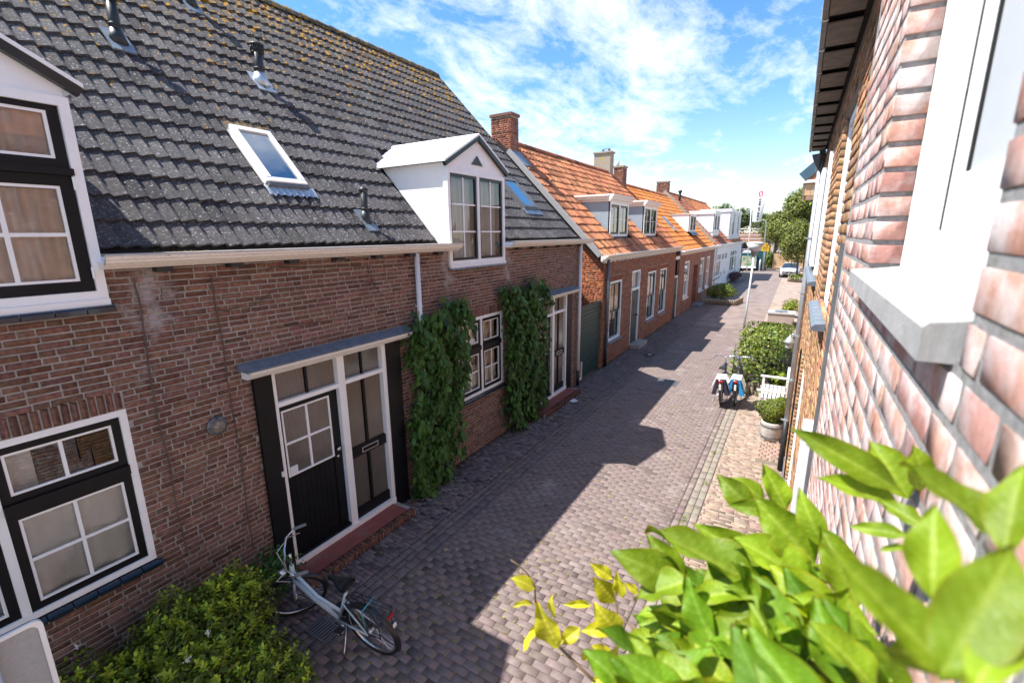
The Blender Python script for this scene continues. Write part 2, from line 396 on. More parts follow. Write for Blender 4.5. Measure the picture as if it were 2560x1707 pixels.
def npmesh(name, V, F, mats, T=None, smooth=False, mi=None):
    me = bpy.data.meshes.new(name)
    V = np.asarray(V, np.float32); F = np.asarray(F, np.int32)
    me.vertices.add(len(V)); me.vertices.foreach_set('co', V.ravel())
    k = F.shape[1]
    me.loops.add(F.size); me.loops.foreach_set('vertex_index', F.ravel())
    me.polygons.add(len(F)); me.polygons.foreach_set('loop_start', np.arange(0, F.size, k, dtype=np.int32))
    me.polygons.foreach_set('loop_total', np.full(len(F), k, np.int32))
    if smooth: me.polygons.foreach_set('use_smooth', np.ones(len(F), bool))
    for q in (mats if isinstance(mats, (list, tuple)) else [mats]): me.materials.append(M[q])
    if mi is not None: me.polygons.foreach_set('material_index', mi)
    if T is None: T = np.ones((len(V), 3), np.float32)
    at = me.color_attributes.new('tint', 'FLOAT_COLOR', 'POINT')
    at.data.foreach_set('color', np.c_[np.asarray(T, np.float32), np.ones(len(V), np.float32)].ravel())
    me.update(calc_edges=True)
    return me

def onscreen(P):
    d = np.asarray(P) - CAM; z = d @ CF; z = np.where(z < 0.05, 0.05, z)
    x = 1280 + 1150 * (d @ CX) / z; y = 853.5 - 1150 * (d @ CY) / z
    return (d @ CF > 0.05) & (x > -20) & (x < 2580) & (y > -20) & (y < 1727), d @ CF

def pieces(parent, name, variants, faces, X, mats, tints, limit=300, field=None, smooth=False, area=None, skip=None):
    """alike pieces. variants: list of (n,3) vertex arrays; faces (k,4); X: (N,4,4) transforms; tints: (N,3).
    The ones that show largest become objects sharing mesh data, the rest one joined part of kind stuff."""
    X = np.asarray(X); n = len(X); nv = len(variants)
    if n == 0: return
    vid = RNG.integers(0, nv, n) if not isinstance(variants, dict) else None
    ctr = X[:, :3, 3] + 0.5 * X[:, :3, 0]
    ok, dep = onscreen(ctr)
    if skip is not None: ok = ok & ~skip(ctr)
    siz = np.linalg.norm(X[:, :3, 0], axis=1) * np.linalg.norm(X[:, :3, 1], axis=1) if area is None else area
    score = np.where(ok, siz / np.maximum(dep, 0.1) ** 2, -1)
    order = np.argsort(-score); sel = order[:limit]; sel = sel[score[sel] > 0]
    rest = np.setdiff1d(np.arange(n), sel)
    ntv = 4
    cache = {}
    for i in sel:
        v = vid[i]; tv = int(RNG.integers(0, ntv)); key = (v, tv)
        if key not in cache:
            cache[key] = npmesh(name, variants[v], faces, mats, np.tile(tints[i], (len(variants[v]), 1)), smooth)
        o = bpy.data.objects.new(name, cache[key]); COL.objects.link(o); o.parent = parent
        if parent.name in EMPTY_LOC: o.matrix_parent_inverse = EMPTY_LOC[parent.name]
        o.matrix_basis = Matrix(X[i].tolist())
    if len(rest):
        Vs = []; Fs = []; Ts = []; k = 0
        for v in range(nv):
            ids = rest[vid[rest] == v]
            if not len(ids): continue
            A = np.einsum('nij,kj->nki', X[ids][:, :3, :3], variants[v]) + X[ids][:, None, :3, 3]
            kv = len(variants[v])
            Vs.append(A.reshape(-1, 3)); Ts.append(np.repeat(tints[ids], kv, 0))
            Fs.append((faces[None] + (np.arange(len(ids)) * kv)[:, None, None]).reshape(-1, faces.shape[1]) + k); k += len(ids) * kv
        me = npmesh(field or name + '_field', np.concatenate(Vs), np.concatenate(Fs), mats, np.concatenate(Ts), smooth)
        link(field or name + '_field', me, parent, 'stuff')

# a brick seen from its face: x along, y up, z out; unit length and height, corner at the origin, chamfered and slightly uneven
BF = np.array([(4, 5, 6, 7), (0, 1, 5, 4), (1, 2, 6, 5), (2, 3, 7, 6), (3, 0, 4, 7), (8, 9, 1, 0), (9, 10, 2, 1), (10, 11, 3, 2), (11, 8, 0, 3)])
def brick_variants(l, h, d, cham=0.005, jit=0.004, k=4):
    out_ = []
    for _ in range(k):
        j = lambda s=1.0: RNG.uniform(-jit, jit) * s
        fr = [(0, 0), (l, 0), (l, h), (0, h)]
        o_ = [(x + j(.6), y + j(.5), -cham * 1.2) for x, y in fr]
        i_ = [(x + (cham if x == 0 else -cham) + j(.6), y + (cham if y == 0 else -cham) + j(.5), j(.45)) for x, y in fr]
        b_ = [(x, y, -d) for x, y in fr]
        V = np.array(o_ + i_ + b_); V[:, 0] /= l; V[:, 1] /= h
        out_.append(V)
    return out_

def brickwork(u0, u1, v0, v1, openings, bl, bh, gap, header=0.35, vgap=None):
    """list of (u, v, length, height) for a wall face in random bond, cut at the openings"""
    res = []; vgap = vgap or gap
    nrow = int((v1 - v0) / (bh + vgap))
    for r in range(nrow):
        v = v0 + r * (bh + vgap)
        segs = [(u0, u1)]
        for (a, b, c, d) in openings:
            if v + bh * 0.55 > c and v + bh * 0.45 < d:
                ns = []
                for s0, s1 in segs:
                    if b <= s0 or a >= s1: ns.append((s0, s1)); continue
                    if a > s0: ns.append((s0, a))
                    if b < s1: ns.append((b, s1))
                segs = ns
        off = random.uniform(0, bl)
        u = u0 - off; cuts = []
        while u < u1:
            ll = bl if random.random() > header else bl * 0.48
            cuts.append((u, u + ll)); u += ll + gap
        for s0, s1 in segs:
            for a, b in cuts:
                a2, b2 = max(a, s0), min(b, s1)
                if b2 - a2 > 0.025: res.append((a2, v, b2 - a2, bh))
    return res

def tints_for(n, spread=0.22, hue=0.06, dark=0.1, darkv=0.5):
    k = RNG.normal(1.0, spread, n).clip(0.5, 1.6)
    T = np.stack([k * RNG.normal(1, hue, n), k * RNG.normal(1, hue, n), k * RNG.normal(1, hue, n)], 1)
    T[RNG.random(n) < dark] *= darkv
    return T.clip(0.2, 2.0)

def lay(bricks, origin, U, V, Nn, jn=0.0025, rot=0.004):
    """transforms that set unit bricks on a wall with axes U (along), V (up), Nn (out)"""
    U, V, Nn = [np.array(q, float) for q in (U, V, Nn)]; o = np.array(origin, float)
    B = np.array(bricks); n = len(B)
    X = np.zeros((n, 4, 4)); X[:, 3, 3] = 1
    a = RNG.normal(0, rot, n)[:, None]
    X[:, :3, 0] = (U + a * V) * B[:, 2:3]; X[:, :3, 1] = (V - a * U) * B[:, 3:4]; X[:, :3, 2] = Nn
    X[:, :3, 3] = o + U * B[:, 0:1] + V * B[:, 1:2] + Nn * RNG.uniform(-jn, jn, n)[:, None]
    return X

def slab_with_holes(mb, u0, u1, v0, v1, holes, P, n0, n1, m=0):
    """a wall body between depths n0 and n1 (front) with rectangular holes; P(u, v, n) gives the world point"""
    us = sorted({u0, u1} | {min(max(q, u0), u1) for h in holes for q in h[:2]}); vs = sorted({v0, v1} | {min(max(q, v0), v1) for h in holes for q in h[2:4]})
    def solid(i, j):
        if i < 0 or j < 0 or i >= len(us) - 1 or j >= len(vs) - 1: return False
        c = ((us[i] + us[i + 1]) / 2, (vs[j] + vs[j + 1]) / 2)
        return not any(h[0] < c[0] < h[1] and h[2] < c[1] < h[3] for h in holes)
    for i in range(len(us) - 1):
        for j in range(len(vs) - 1):
            if not solid(i, j): continue
            a, b, c, d = us[i], us[i + 1], vs[j], vs[j + 1]
            mb.quad(P(a, c, n1), P(b, c, n1), P(b, d, n1), P(a, d, n1), m)
            mb.quad(P(a, c, n0), P(a, d, n0), P(b, d, n0), P(b, c, n0), m)
            if not solid(i - 1, j): mb.quad(P(a, c, n0), P(a, c, n1), P(a, d, n1), P(a, d, n0), m)
            if not solid(i + 1, j): mb.quad(P(b, c, n0), P(b, d, n0), P(b, d, n1), P(b, c, n1), m)
            if not solid(i, j - 1): mb.quad(P(a, c, n0), P(b, c, n0), P(b, c, n1), P(a, c, n1), m)
            if not solid(i, j + 1): mb.quad(P(a, d, n0), P(a, d, n1), P(b, d, n1), P(b, d, n0), m)

# ------------------------------------------------------------------ openings
class Face:
    """a facade plane at x = x0 whose outside looks along sgn * X; u runs along Y, v up, n out of the wall"""
    def __init__(s, x0, sgn): s.x0 = x0; s.g = sgn
    def P(s, u, v, n): return (s.x0 + s.g * n, u, v)
    def box(s, mb, u0, u1, v0, v1, n0, n1, m=0):
        a, b = sorted((s.x0 + s.g * n0, s.x0 + s.g * n1)); mb.box(a, b, u0, u1, v0, v1, m)
    def ring(s, mb, u0, u1, v0, v1, w, n0, n1, m=0, bot=None):
        bt = w if bot is None else bot
        s.box(mb, u0, u0 + w, v0, v1, n0, n1, m); s.box(mb, u1 - w, u1, v0, v1, n0, n1, m)
        s.box(mb, u0 + w, u1 - w, v1 - w, v1, n0, n1, m); s.box(mb, u0 + w, u1 - w, v0, v0 + bt, n0, n1, m)

def sash(fc, win, u0, u1, v0, v1, w, cols, rows, smat, bmat, n1, bead=0.018, bar=0.022, glass='glass', pane_n=None):
    """one glazed sash: its stiles and rails, white beads and bars, and each pane on its own"""
    t = 0.04
    mb = MB(); fc.ring(mb, u0, u1, v0, v1, w, n1 - t, n1); mb.build('sash', smat, win)
    a, b, c, d = u0 + w, u1 - w, v0 + w, v1 - w
    g = MB()
    if bead: fc.ring(g, a, b, c, d, bead, n1 - t * 0.8, n1 - 0.004)
    else: bead = 0.0
    a, b, c, d = a + bead, b - bead, c + bead, d - bead
    cw = (b - a - bar * (cols - 1)) / cols; rh = (d - c - bar * (rows - 1)) / rows
    for i in range(1, cols): fc.box(g, a + i * cw + (i - 1) * bar, a + i * (cw + bar), c, d, n1 - t * 0.8, n1 - 0.006)
    for j in range(1, rows):
        for i in range(cols):
            uu = a + i * (cw + bar)
            fc.box(g, uu, uu + cw, c + j * rh + (j - 1) * bar, c + j * (rh + bar), n1 - t * 0.8, n1 - 0.008)
    if g.v: g.build('glazing_bar', bmat, win)
    pn = n1 - t * 0.55 if pane_n is None else pane_n
    for i in range(cols):
        for j in range(rows):
            uu = a + i * (cw + bar); vv = c + j * (rh + bar); p = MB()
            fc_n = pn + random.uniform(-0.0015, 0.0015); tl = random.uniform(-0.0025, 0.0025)
            qv = [fc.P(uu, vv, fc_n), fc.P(uu + cw, vv, fc_n + tl), fc.P(uu + cw, vv + rh, fc_n - tl), fc.P(uu, vv + rh, fc_n)]; p.quad(*(qv if fc.g > 0 else qv[::-1])); p.build('pane', glass, win)

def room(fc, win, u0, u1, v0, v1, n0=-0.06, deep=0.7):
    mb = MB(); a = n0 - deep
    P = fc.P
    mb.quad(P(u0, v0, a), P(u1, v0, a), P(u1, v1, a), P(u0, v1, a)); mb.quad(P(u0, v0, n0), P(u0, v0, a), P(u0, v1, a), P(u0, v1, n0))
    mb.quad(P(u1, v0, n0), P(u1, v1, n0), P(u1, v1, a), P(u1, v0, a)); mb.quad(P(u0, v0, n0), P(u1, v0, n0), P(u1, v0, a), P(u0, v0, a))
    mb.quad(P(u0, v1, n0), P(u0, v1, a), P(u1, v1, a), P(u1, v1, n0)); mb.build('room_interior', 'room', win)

def curtain(fc, u0, u1, v0, v1, n, mname, label, waves=6, amp=0.03, sway=0.0):
    nu = waves * 8; V = []; F = []
    for j in range(5):
        for i in range(nu + 1):
            t = i / nu; f = j / 4
            V.append(fc.P(u0 + (u1 - u0) * t + sway * f * math.sin(t * 9), v0 + (v1 - v0) * f, n + amp * math.sin(t * waves * 6.283 + 0.7 * math.sin(5 * t) + f * 0.5)))
    for j in range(4):
        for i in range(nu):
            k = j * (nu + 1) + i; F.append((k, k + 1, k + nu + 2, k + nu + 1))
    mb = MB(); mb.add(V, F); o = mb.build('curtain', mname, None, True); tag(o, label, 'curtain', 'curtains behind the windows'); return o

def sill_tiles(fc, win, u0, u1, vtop, n0, n1, h, k, mname):
    w = (u1 - u0) / k
    for i in range(k):
        mb = MB(); a = u0 + i * w + 0.004; b = u0 + (i + 1) * w - 0.004
        P = fc.P
        prof = [(n0, vtop), (n1 - 0.02, vtop - 0.012), (n1, vtop - 0.03), (n1, vtop - h), (n0, vtop - h)]
        mb.prism([P(a, v, n) for n, v in prof], np.array(P(b, 0, 0)) - np.array(P(a, 0, 0))); mb.build('sill_tile', mname, win)

# ------------------------------------------------------------------ foliage
LEAF4 = np.array([(0, 0, 0), (0.45, -0.30, 0.07), (1, 0, -0.05), (0.45, 0.30, 0.07)])
LF4 = np.array([(0, 1, 2), (0, 2, 3)])
def leaf_xforms(P, D, Nn, size):
    """P base points, D tip directions, Nn rough normals, size lengths -> (N,4,4)"""
    D = D / (np.linalg.norm(D, axis=1, keepdims=True) + 1e-9)
    Y = np.cross(Nn, D); Y /= (np.linalg.norm(Y, axis=1, keepdims=True) + 1e-9); Z = np.cross(D, Y)
    X = np.zeros((len(P), 4, 4)); X[:, 3, 3] = 1
    X[:, :3, 0] = D * size[:, None]; X[:, :3, 1] = Y * size[:, None]; X[:, :3, 2] = Z * size[:, None]; X[:, :3, 3] = P
    return X
LEAF8 = np.array([(0, 0, 0), (0.3, 0, 0.0), (0.66, 0, -0.02), (1.0, 0, -0.14), (0.22, -0.22, 0.05), (0.62, -0.24, 0.03), (0.22, 0.22, 0.05), (0.62, 0.24, 0.03)])
LF8 = np.array([(0, 4, 1, 1), (4, 5, 2, 1), (5, 3, 2, 2), (0, 1, 6, 6), (6, 1, 2, 7), (7, 2, 3, 3)])
LF8T = np.array([(0, 4, 1), (4, 5, 2), (4, 2, 1), (5, 3, 2), (0, 1, 6), (6, 1, 2), (6, 2, 7), (7, 2, 3)])
def rdir(n):
    v = RNG.normal(size=(n, 3)); return v / np.linalg.norm(v, axis=1, keepdims=True)
def leaf_tints(n, spread=0.25, yellow=0.2):
    k = RNG.normal(1, spread, n).clip(0.45, 1.8)
    y = (RNG.random(n) < yellow) * RNG.uniform(0.2, 0.9, n)
    return np.stack([k * (1 + 0.9 * y), k * (1 + 0.4 * y), k * (1 - 0.2 * y)], 1)
def crown_points(center, rad, n, lumps=10, shell=0.55, box=1.0, lo=-1.0):
    """points in an uneven, lumpy crown; returns points and outward normals"""
    c = np.array(center, float); r = np.array(rad, float)
    ld = rdir(lumps); ld[:, 2] = np.where(ld[:, 2] < -0.3, -ld[:, 2], ld[:, 2]); lr = RNG.uniform(0.34, 0.55, lumps)
    lc = ld * (1 - lr[:, None] * 0.85)
    lc = np.vstack([lc, [[0, 0, 0]]]); lr = np.append(lr, 0.72)
    w = lr ** 2; idx = RNG.choice(len(lr), n, p=w / w.sum())
    d = rdir(n)
    if box > 1: d = np.sign(d) * np.abs(d) ** (1 / box); d /= np.abs(d).max(1, keepdims=True) ** 0.6
    rr = lr[idx] * (shell + (1 - shell) * RNG.random(n) ** 0.5)
    P = lc[idx] + d * rr[:, None]
    keep = P[:, 2] > lo
    P = P[keep]; d = d[keep]
    out_ = P / (np.linalg.norm(P, axis=1, keepdims=True) + 1e-6)
    return c + P * r, (0.6 * d + 0.4 * out_)
def foliage(parent, P, Nn, size, mname, yellow=0.2, spread=0.25, droop=0.3, name='foliage', parts=0, kind8=False, up=0.35):
    n = len(P); s = size * RNG.uniform(0.65, 1.25, n)
    nn = Nn + 0.55 * rdir(n) + np.array([0, 0, up]); nn /= np.linalg.norm(nn, axis=1, keepdims=True)
    D = np.cross(nn, rdir(n)); D[:, 2] -= droop
    X = leaf_xforms(P, D, nn, s)
    T = leaf_tints(n, spread, yellow)
    if parts: pieces(parent, 'leaf', [LEAF8], LF8T, X, mname, T, parts, name)
    else:
        V, F = (LEAF8, LF8T) if kind8 else (LEAF4, LF4)
        A = np.einsum('nij,kj->nki', X[:, :3, :3], V) + X[:, None, :3, 3]
        me = npmesh(name, A.reshape(-1, 3), (F[None] + (np.arange(n) * len(V))[:, None, None]).reshape(-1, 3), mname, np.repeat(T, len(V), 0))
        return link(name, me, parent, 'stuff' if name != 'crown' else None)
def branchy(parent, base, top, r0, mname, nb=6, spread=0.6, name='trunk', seed=0):
    base = np.array(base, float); top = np.array(top, float); mb = MB(); H = np.linalg.norm(top - base)
    rs = random.Random(seed)
    pts = [base + (top - base) * t + np.array([rs.uniform(-.03, .03) * H * (t > 0), rs.uniform(-.03, .03) * H * (t > 0), 0]) for t in (0, .25, .5, .75, 1)]
    mb.tube(pts, [r0, r0 * .8, r0 * .62, r0 * .42, r0 * .15], 7)
    for i in range(nb):
        t = rs.uniform(.3, .9); p = base + (top - base) * t; a = rs.uniform(0, 6.28); l = spread * H * rs.uniform(.5, 1) * (1.15 - t)
        d = np.array([math.cos(a), math.sin(a), rs.uniform(.5, 1.1)])
        mb.tube([p, p + d * l * .5 + np.array([0, 0, .04 * H]), p + d * l], [r0 * .35, r0 * .22, r0 * .07], 5)
    return mb.build(name, mname, parent, True)

def brickmat(name, c1, c2, mortar, bw, bh, gap, axes, rough=0.85):
    """flat brickwork for surfaces too far away to tell the bricks apart"""
    Q = bpy.data.materials.new(name); Q.use_nodes = True
    t = Q.node_tree; n = t.nodes.new; l = t.links.new; b = t.nodes['Principled BSDF']
    b.inputs['Roughness'].default_value = rough
    g = n('ShaderNodeNewGeometry'); s = n('ShaderNodeSeparateXYZ'); c = n('ShaderNodeCombineXYZ'); l(g.outputs['Position'], s.inputs[0])
    l(s.outputs[axes[0]], c.inputs[0]); l(s.outputs[axes[1]], c.inputs[1])
    q = n('ShaderNodeTexBrick'); l(c.outputs[0], q.inputs['Vector'])
    q.inputs['Scale'].default_value = 1.0; q.inputs['Brick Width'].default_value = bw; q.inputs['Row Height'].default_value = bh
    q.inputs['Mortar Size'].default_value = gap; q.inputs['Color1'].default_value = (*c1, 1); q.inputs['Color2'].default_value = (*c2, 1); q.inputs['Mortar'].default_value = (*mortar, 1)
    z = n('ShaderNodeTexNoise'); z.inputs['Scale'].default_value = 1.7; z.inputs['Detail'].default_value = 6; l(g.outputs['Position'], z.inputs['Vector'])
    r = n('ShaderNodeMapRange'); r.inputs['To Min'].default_value = 0.75; r.inputs['To Max'].default_value = 1.25; r.inputs['From Min'].default_value = .3; r.inputs['From Max'].default_value = .7
    l(z.outputs[0], r.inputs['Value'])
    h = n('ShaderNodeHueSaturation'); l(q.outputs['Color'], h.inputs['Color']); l(r.outputs[0], h.inputs['Value']); l(h.outputs[0], b.inputs['Base Color'])
    M[name] = Q
brickmat('far_pavers', (0.205, 0.160, 0.152), (0.235, 0.18, 0.17), (0.20, 0.16, 0.11), 0.2, 0.09, 0.008, (0, 1), 0.75)
brickmat('far_path', (0.33, 0.24, 0.205), (0.37, 0.28, 0.23), (0.25, 0.2, 0.16), 0.21, 0.065, 0.008, (0, 1), 0.8)
brickmat('far_path_dark', (0.16, 0.13, 0.125), (0.20, 0.16, 0.145), (0.10, 0.08, 0.06), 0.21, 0.065, 0.008, (0, 1), 0.8)
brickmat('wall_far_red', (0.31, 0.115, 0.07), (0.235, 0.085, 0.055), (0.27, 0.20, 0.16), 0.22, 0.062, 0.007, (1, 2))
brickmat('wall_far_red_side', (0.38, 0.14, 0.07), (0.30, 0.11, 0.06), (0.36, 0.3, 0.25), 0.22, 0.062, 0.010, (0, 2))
brickmat('wall_far_brown', (0.40, 0.24, 0.14), (0.34, 0.20, 0.12), (0.33, 0.27, 0.22), 0.22, 0.062, 0.010, (1, 2))

# ================================================================== the ground
YN = 23.0                                   # pavers are laid one by one up to here
g = MB(); g.quad((-400, -300, -0.12), (400, -300, -0.12), (400, 900, -0.12), (-400, 900, -0.12)); struct(g.build('ground', 'ground'))

def row_pavers(x0, x1, y0, y1, bl, bw, gap, half=True, jit=0.004, ygap=None):
    res = []; yg = ygap or gap; r = 0; y = y0
    while y < y1:
        x = x0 - (bl * 0.5 if (r % 2 and half) else (random.uniform(0, bl) if not half else 0))
        while x < x1 - 0.02:
            a, b = max(x, x0), min(x + bl, x1)
            if b - a > 0.03: res.append((a, y, b - a, bw))
            x += bl + gap
        y += bw + yg; r += 1
    return res
def pave(name, mname, jname, x0, x1, bl, bw, gap, ytop, far, half=True, tv=0.12, hue=0.03, extra=None, ygap=None, tilt=0.006):
    s = MB(); s.quad((x0, -1.5, -0.006), (x1, -1.5, -0.006), (x1, YN, -0.006), (x0, YN, -0.006), 0)
    s.quad((x0, YN, -0.003), (x1, YN, -0.003), (x1, 75, -0.003), (x0, 75, -0.003), 1)
    o = struct(s.build(name, [jname, far]))
    B = row_pavers(x0 + 0.004, x1 - 0.004, 0.6, YN - 0.05, bl, bw, gap, half, ygap=ygap)
    X = lay(B, (0, 0, 0), (1, 0, 0), (0, 1, 0), (0, 0, 1), 0.0013, tilt)
    n = len(X)
    X[:, 2, 0] += RNG.normal(0, 0.0009, n); X[:, 2, 1] += RNG.normal(0, 0.0006, n)
    T = tints_for(n, tv, hue, 0.06, 0.75)
    pieces(o, 'paver', brick_variants(bl, bw, 0.02, 0.0018, 0.0018, 6), BF, X, mname, T, 300, 'paver_field')
    return o
pave('road', 'paver', 'joint', -3.90, -1.20, 0.1985, 0.0875, 0.0045, 0, 'far_pavers', True, 0.045, 0.014)
pave('pavement_left', 'paver_left', 'joint_grey', -5.15, -4.26, 0.205, 0.054, 0.007, 0, 'far_path_dark', False, 0.17, 0.035)
pave('pavement_right', 'paver_right', 'joint_grey', -0.87, 0.22, 0.205, 0.050, 0.006, 0, 'far_path', False, 0.12, 0.035)
def lengthwise(name, rows, mname, jname, far, bl=0.2, tv=0.12):
    x0, x1 = rows[0][0] - 0.006, rows[-1][1] + 0.006
    s = MB(); s.quad((x0, -1.5, -0.0115), (x1, -1.5, -0.0115), (x1, YN, -0.0115), (x0, YN, -0.0115), 0)
    s.quad((x0, YN, -0.0035), (x1, YN, -0.0035), (x1, 75, -0.0035), (x0, 75, -0.0035), 1)
    o = struct(s.build(name, [jname, far])); X = []
    for a, b in rows:
        y = 0.6 - random.random() * bl; B = []
        while y < YN - 0.1: B.append((y, 0, bl, b - a)); y += bl + 0.007
        X.append(lay(B, (b, 0, -0.002), (0, 1, 0), (-1, 0, 0), (0, 0, 1), 0.002, 0.008))
    X = np.concatenate(X); pieces(o, 'paver', brick_variants(bl, 0.1, 0.02, 0.004, 0.003, 4), BF, X, mname, tints_for(len(X), tv, 0.03, 0.05, 0.75), 200, 'paver_field')
lengthwise('gutter_strip_left', [(-4.25, -4.155), (-4.148, -4.055), (-4.048, -3.905)], 'paver_left', 'joint_grey', 'far_path_dark', 0.2, 0.08)
lengthwise('gutter_strip_right', [(-1.193, -1.10)], 'paver', 'joint', 'far_pavers')
lengthwise('concrete_strip', [(-1.085, -0.985), (-0.98, -0.88)], 'concrete_strip', 'concrete_strip', 'far_path', 0.24, 0.05)
# the wider yard where the street ends
s = MB(); s.quad((-9, 60.5, 0.002), (9, 60.5, 0.002), (9, 75, 0.002), (-9, 75, 0.002)); struct(s.build('yard_paving', 'far_pavers'))
s = MB(); s.quad((0.22, 23, 0.0), (9, 23, 0.0), (9, 60.5, 0.0), (0.22, 60.5, 0.0)); struct(s.build('forecourt_paving', 'far_path'))

# ================================================================== the near terraced house, dark tiled
K = 0.966
def yy(a): return a * K
def zz_(b): return 4.3 - (4.3 - b) * K
F1 = Face(-5.15, 1)
H1 = thing('terraced_house', 'long brown brick house with dark lichened tile roof, two doors and two white dormers', 'house', (-5.15, 6, 0))
Y1E = 12.13
OPEN1 = [(yy(-.29), yy(1.6), zz_(.985), zz_(2.707)), (yy(2.8), yy(5.16), 0, zz_(2.72)), (yy(6.73), yy(8.30), zz_(.985), zz_(2.70)),
         (yy(9.5), yy(11.86), 0, zz_(2.72)), (yy(-.2), yy(1.62), zz_(3.77), 4.3), (yy(6.53), yy(8.36), zz_(3.77), 4.3)]
wall1 = MB()
slab_with_holes(wall1, -2.0, Y1E, 0, 4.16, OPEN1, F1.P, -0.3, -0.0055)
# gable end towards the passage and the back
wall1.add([(-5.45, Y1E - .02, 0), (-10.2, Y1E - .02, 0), (-10.2, Y1E - .02, 9.0), (-5.45, Y1E - .02, 4.2)], [(0, 1, 2, 3)])
wall1.add([(-10.2, -2, 0), (-10.2, Y1E, 0), (-10.2, Y1E, 9.0), (-10.2, -2, 9.0)], [(0, 1, 2, 3)])
wall1.add([(-5.45, -2, 0), (-10.2, -2, 0), (-10.2, -2, 9.0), (-5.45, -2, 4.2)], [(0, 1, 2, 3)])
wall1 = wall1.build('wall', 'mortar_old', H1)
BL, BH, BG = 0.200, 0.0470, 0.0130
soldier = [(yy(-.29), yy(1.6), zz_(2.707), zz_(2.707) + 0.185), (yy(6.73), yy(8.30), zz_(2.70), zz_(2.70) + 0.185)]
B = brickwork(-1.6, Y1E, 0.0, 4.08, OPEN1 + soldier, BL, BH, BG)
for a, b, c, d in soldier:
    u = a + 0.004
    while u + 0.046 < b: B.append((u, c + 0.006, 0.048, d - c - 0.014)); u += 0.0605
X = lay(B, (-5.15, 0, 0), (0, 1, 0), (0, 0, 1), (1, 0, 0), 0.003, 0.007)
pieces(wall1, 'brick', brick_variants(0.2, 0.05, 0.02, 0.004, 0.0035, 6), BF, X, 'brick_old', tints_for(len(X), 0.15, 0.04, 0.08, 0.68), 300, 'brick_field')
del B, X
# ---- roof
ES = np.array([-5.42, 0, 4.20]); SU = np.array([-0.6990, 0, 0.7151]); SN = np.array([0.7151, 0, 0.6990])
def roofpt(E0, s, y, n=0.0): return E0 + SU * s + SN * n + np.array([0, y, 0])
rf = MB()
P = lambda s, y, n: roofpt(ES, s, y, n)
rf.add([P(-.02, -2, -.03), P(-.02, 12.28, -.03), P(6.9, 12.28, -.03), P(6.9, -2, -.03), P(-.02, -2, -.12), P(-.02, 12.28, -.12), P(6.9, 12.28, -.12), P(6.9, -2, -.12)],
       [(0, 1, 2, 3), (7, 6, 5, 4), (0, 4, 5, 1), (1, 5, 6, 2), (2, 6, 7, 3), (3, 7, 4, 0)])
top = P(6.9, 0, -.03)
rf.add([(top[0], -2, top[2]), (top[0], 12.28, top[2]), (top[0] - 4.8, 12.28, 4.2), (top[0] - 4.8, -2, 4.2)], [(0, 1, 2, 3)])
roof1 = rf.build('roof', 'underlay', H1)
def tile_mesh(w, ln, waves, amp, lift, thick, seg, skew=0.0, lip=True):
    """one roof tile: x across, y up the slope, z out; wavy section, thick front lip"""
    V = []; F = []
    for j, (yv, zo) in enumerate(((0.0, lift), (ln * .5, lift * .5), (ln, 0.0))):
        for i in range(seg + 1):
            t = i / seg; ph = t * waves; fr = ph - math.floor(ph) if i < seg else 1.0
            if fr < skew: q = math.cos(math.pi * fr / skew)
            else: e = (fr - skew) / (1 - skew); q = -.35 * math.cos(math.pi * e) + .65 * (2 * e - 1)
            V.append((t * w, yv + 0.0, zo + amp * q + RNG.normal(0, 0.0005)))
    for j in range(2):
        for i in range(seg): k = j * (seg + 1) + i; F.append((k, k + 1, k + seg + 2, k + seg + 1))
    b = len(V); c = b + seg + 1
    for i in range(seg + 1): V.append(V[i])
    for i in range(seg + 1): x, y_, z_ = V[i]; V.append((x, y_ + 0.004, z_ - thick))
    for i in range(seg): F.append((c + i, c + i + 1, b + i + 1, b + i))
    return np.array(V), np.array(F)
def tile_roof(roof, E0, su, sn, y0, y1, rows, pitch, tw, variants, faces, mname, skip, limit, spread=0.14, hue=0.03, n0=0.0, dark=0.05, darkv=0.7, colfn=None):
    X = []; ncol = int(round((y1 - y0) / tw)); C = []
    for r in range(rows):
        for c in range(ncol):
            y = y0 + c * tw; s = r * pitch
            if skip(y + tw / 2, s + pitch / 2): continue
            x = np.eye(4); a = random.gauss(0, 0.006)
            x[:3, 0] = np.array([0, 1, 0]) + a * su; x[:3, 1] = su; x[:3, 2] = sn
            x[:3, 3] = E0 + su * (s + random.gauss(0, .004)) + sn * (n0 + random.gauss(0, .0025)) + np.array([0, y, 0]); X.append(x); C.append((y, s))
    T = tints_for(len(X), spread, hue, dark, darkv)
    if colfn is not None: T = T * np.array([colfn(*c) for c in C])
    pieces(roof, 'roof_tile', variants, faces, X, mname, T, limit, 'roof_tile_field', True, area=np.full(len(X), tw * pitch))
tv = [tile_mesh(0.322, 0.385, 2, 0.0185, 0.038, 0.034, 20, 0.27) for _ in range(4)]
DORM = [(yy(-.26), yy(1.66)), (yy(6.47), yy(8.42))]
SKYL = [(3.78, 4.36, 1.045, 2.13), (10.5, 11.25, 1.0, 2.05)]
def skip1(y, s):
    if any(a + .12 < y < b - .12 and s < (2.12 if abs(y - (a + b) / 2) > .55 else 2.4) for a, b in DORM): return True
    return any(a - .10 < y < b + .10 and c - .05 < s < d + .08 for a, b, c, d in SKYL)
tile_roof(roof1, ES, SU, SN, -2.0, 12.27, 20, 0.343, 0.318, [t[0] for t in tv], tv[0][1], 'tile_dark', skip1, 300, 0.13, 0.02)
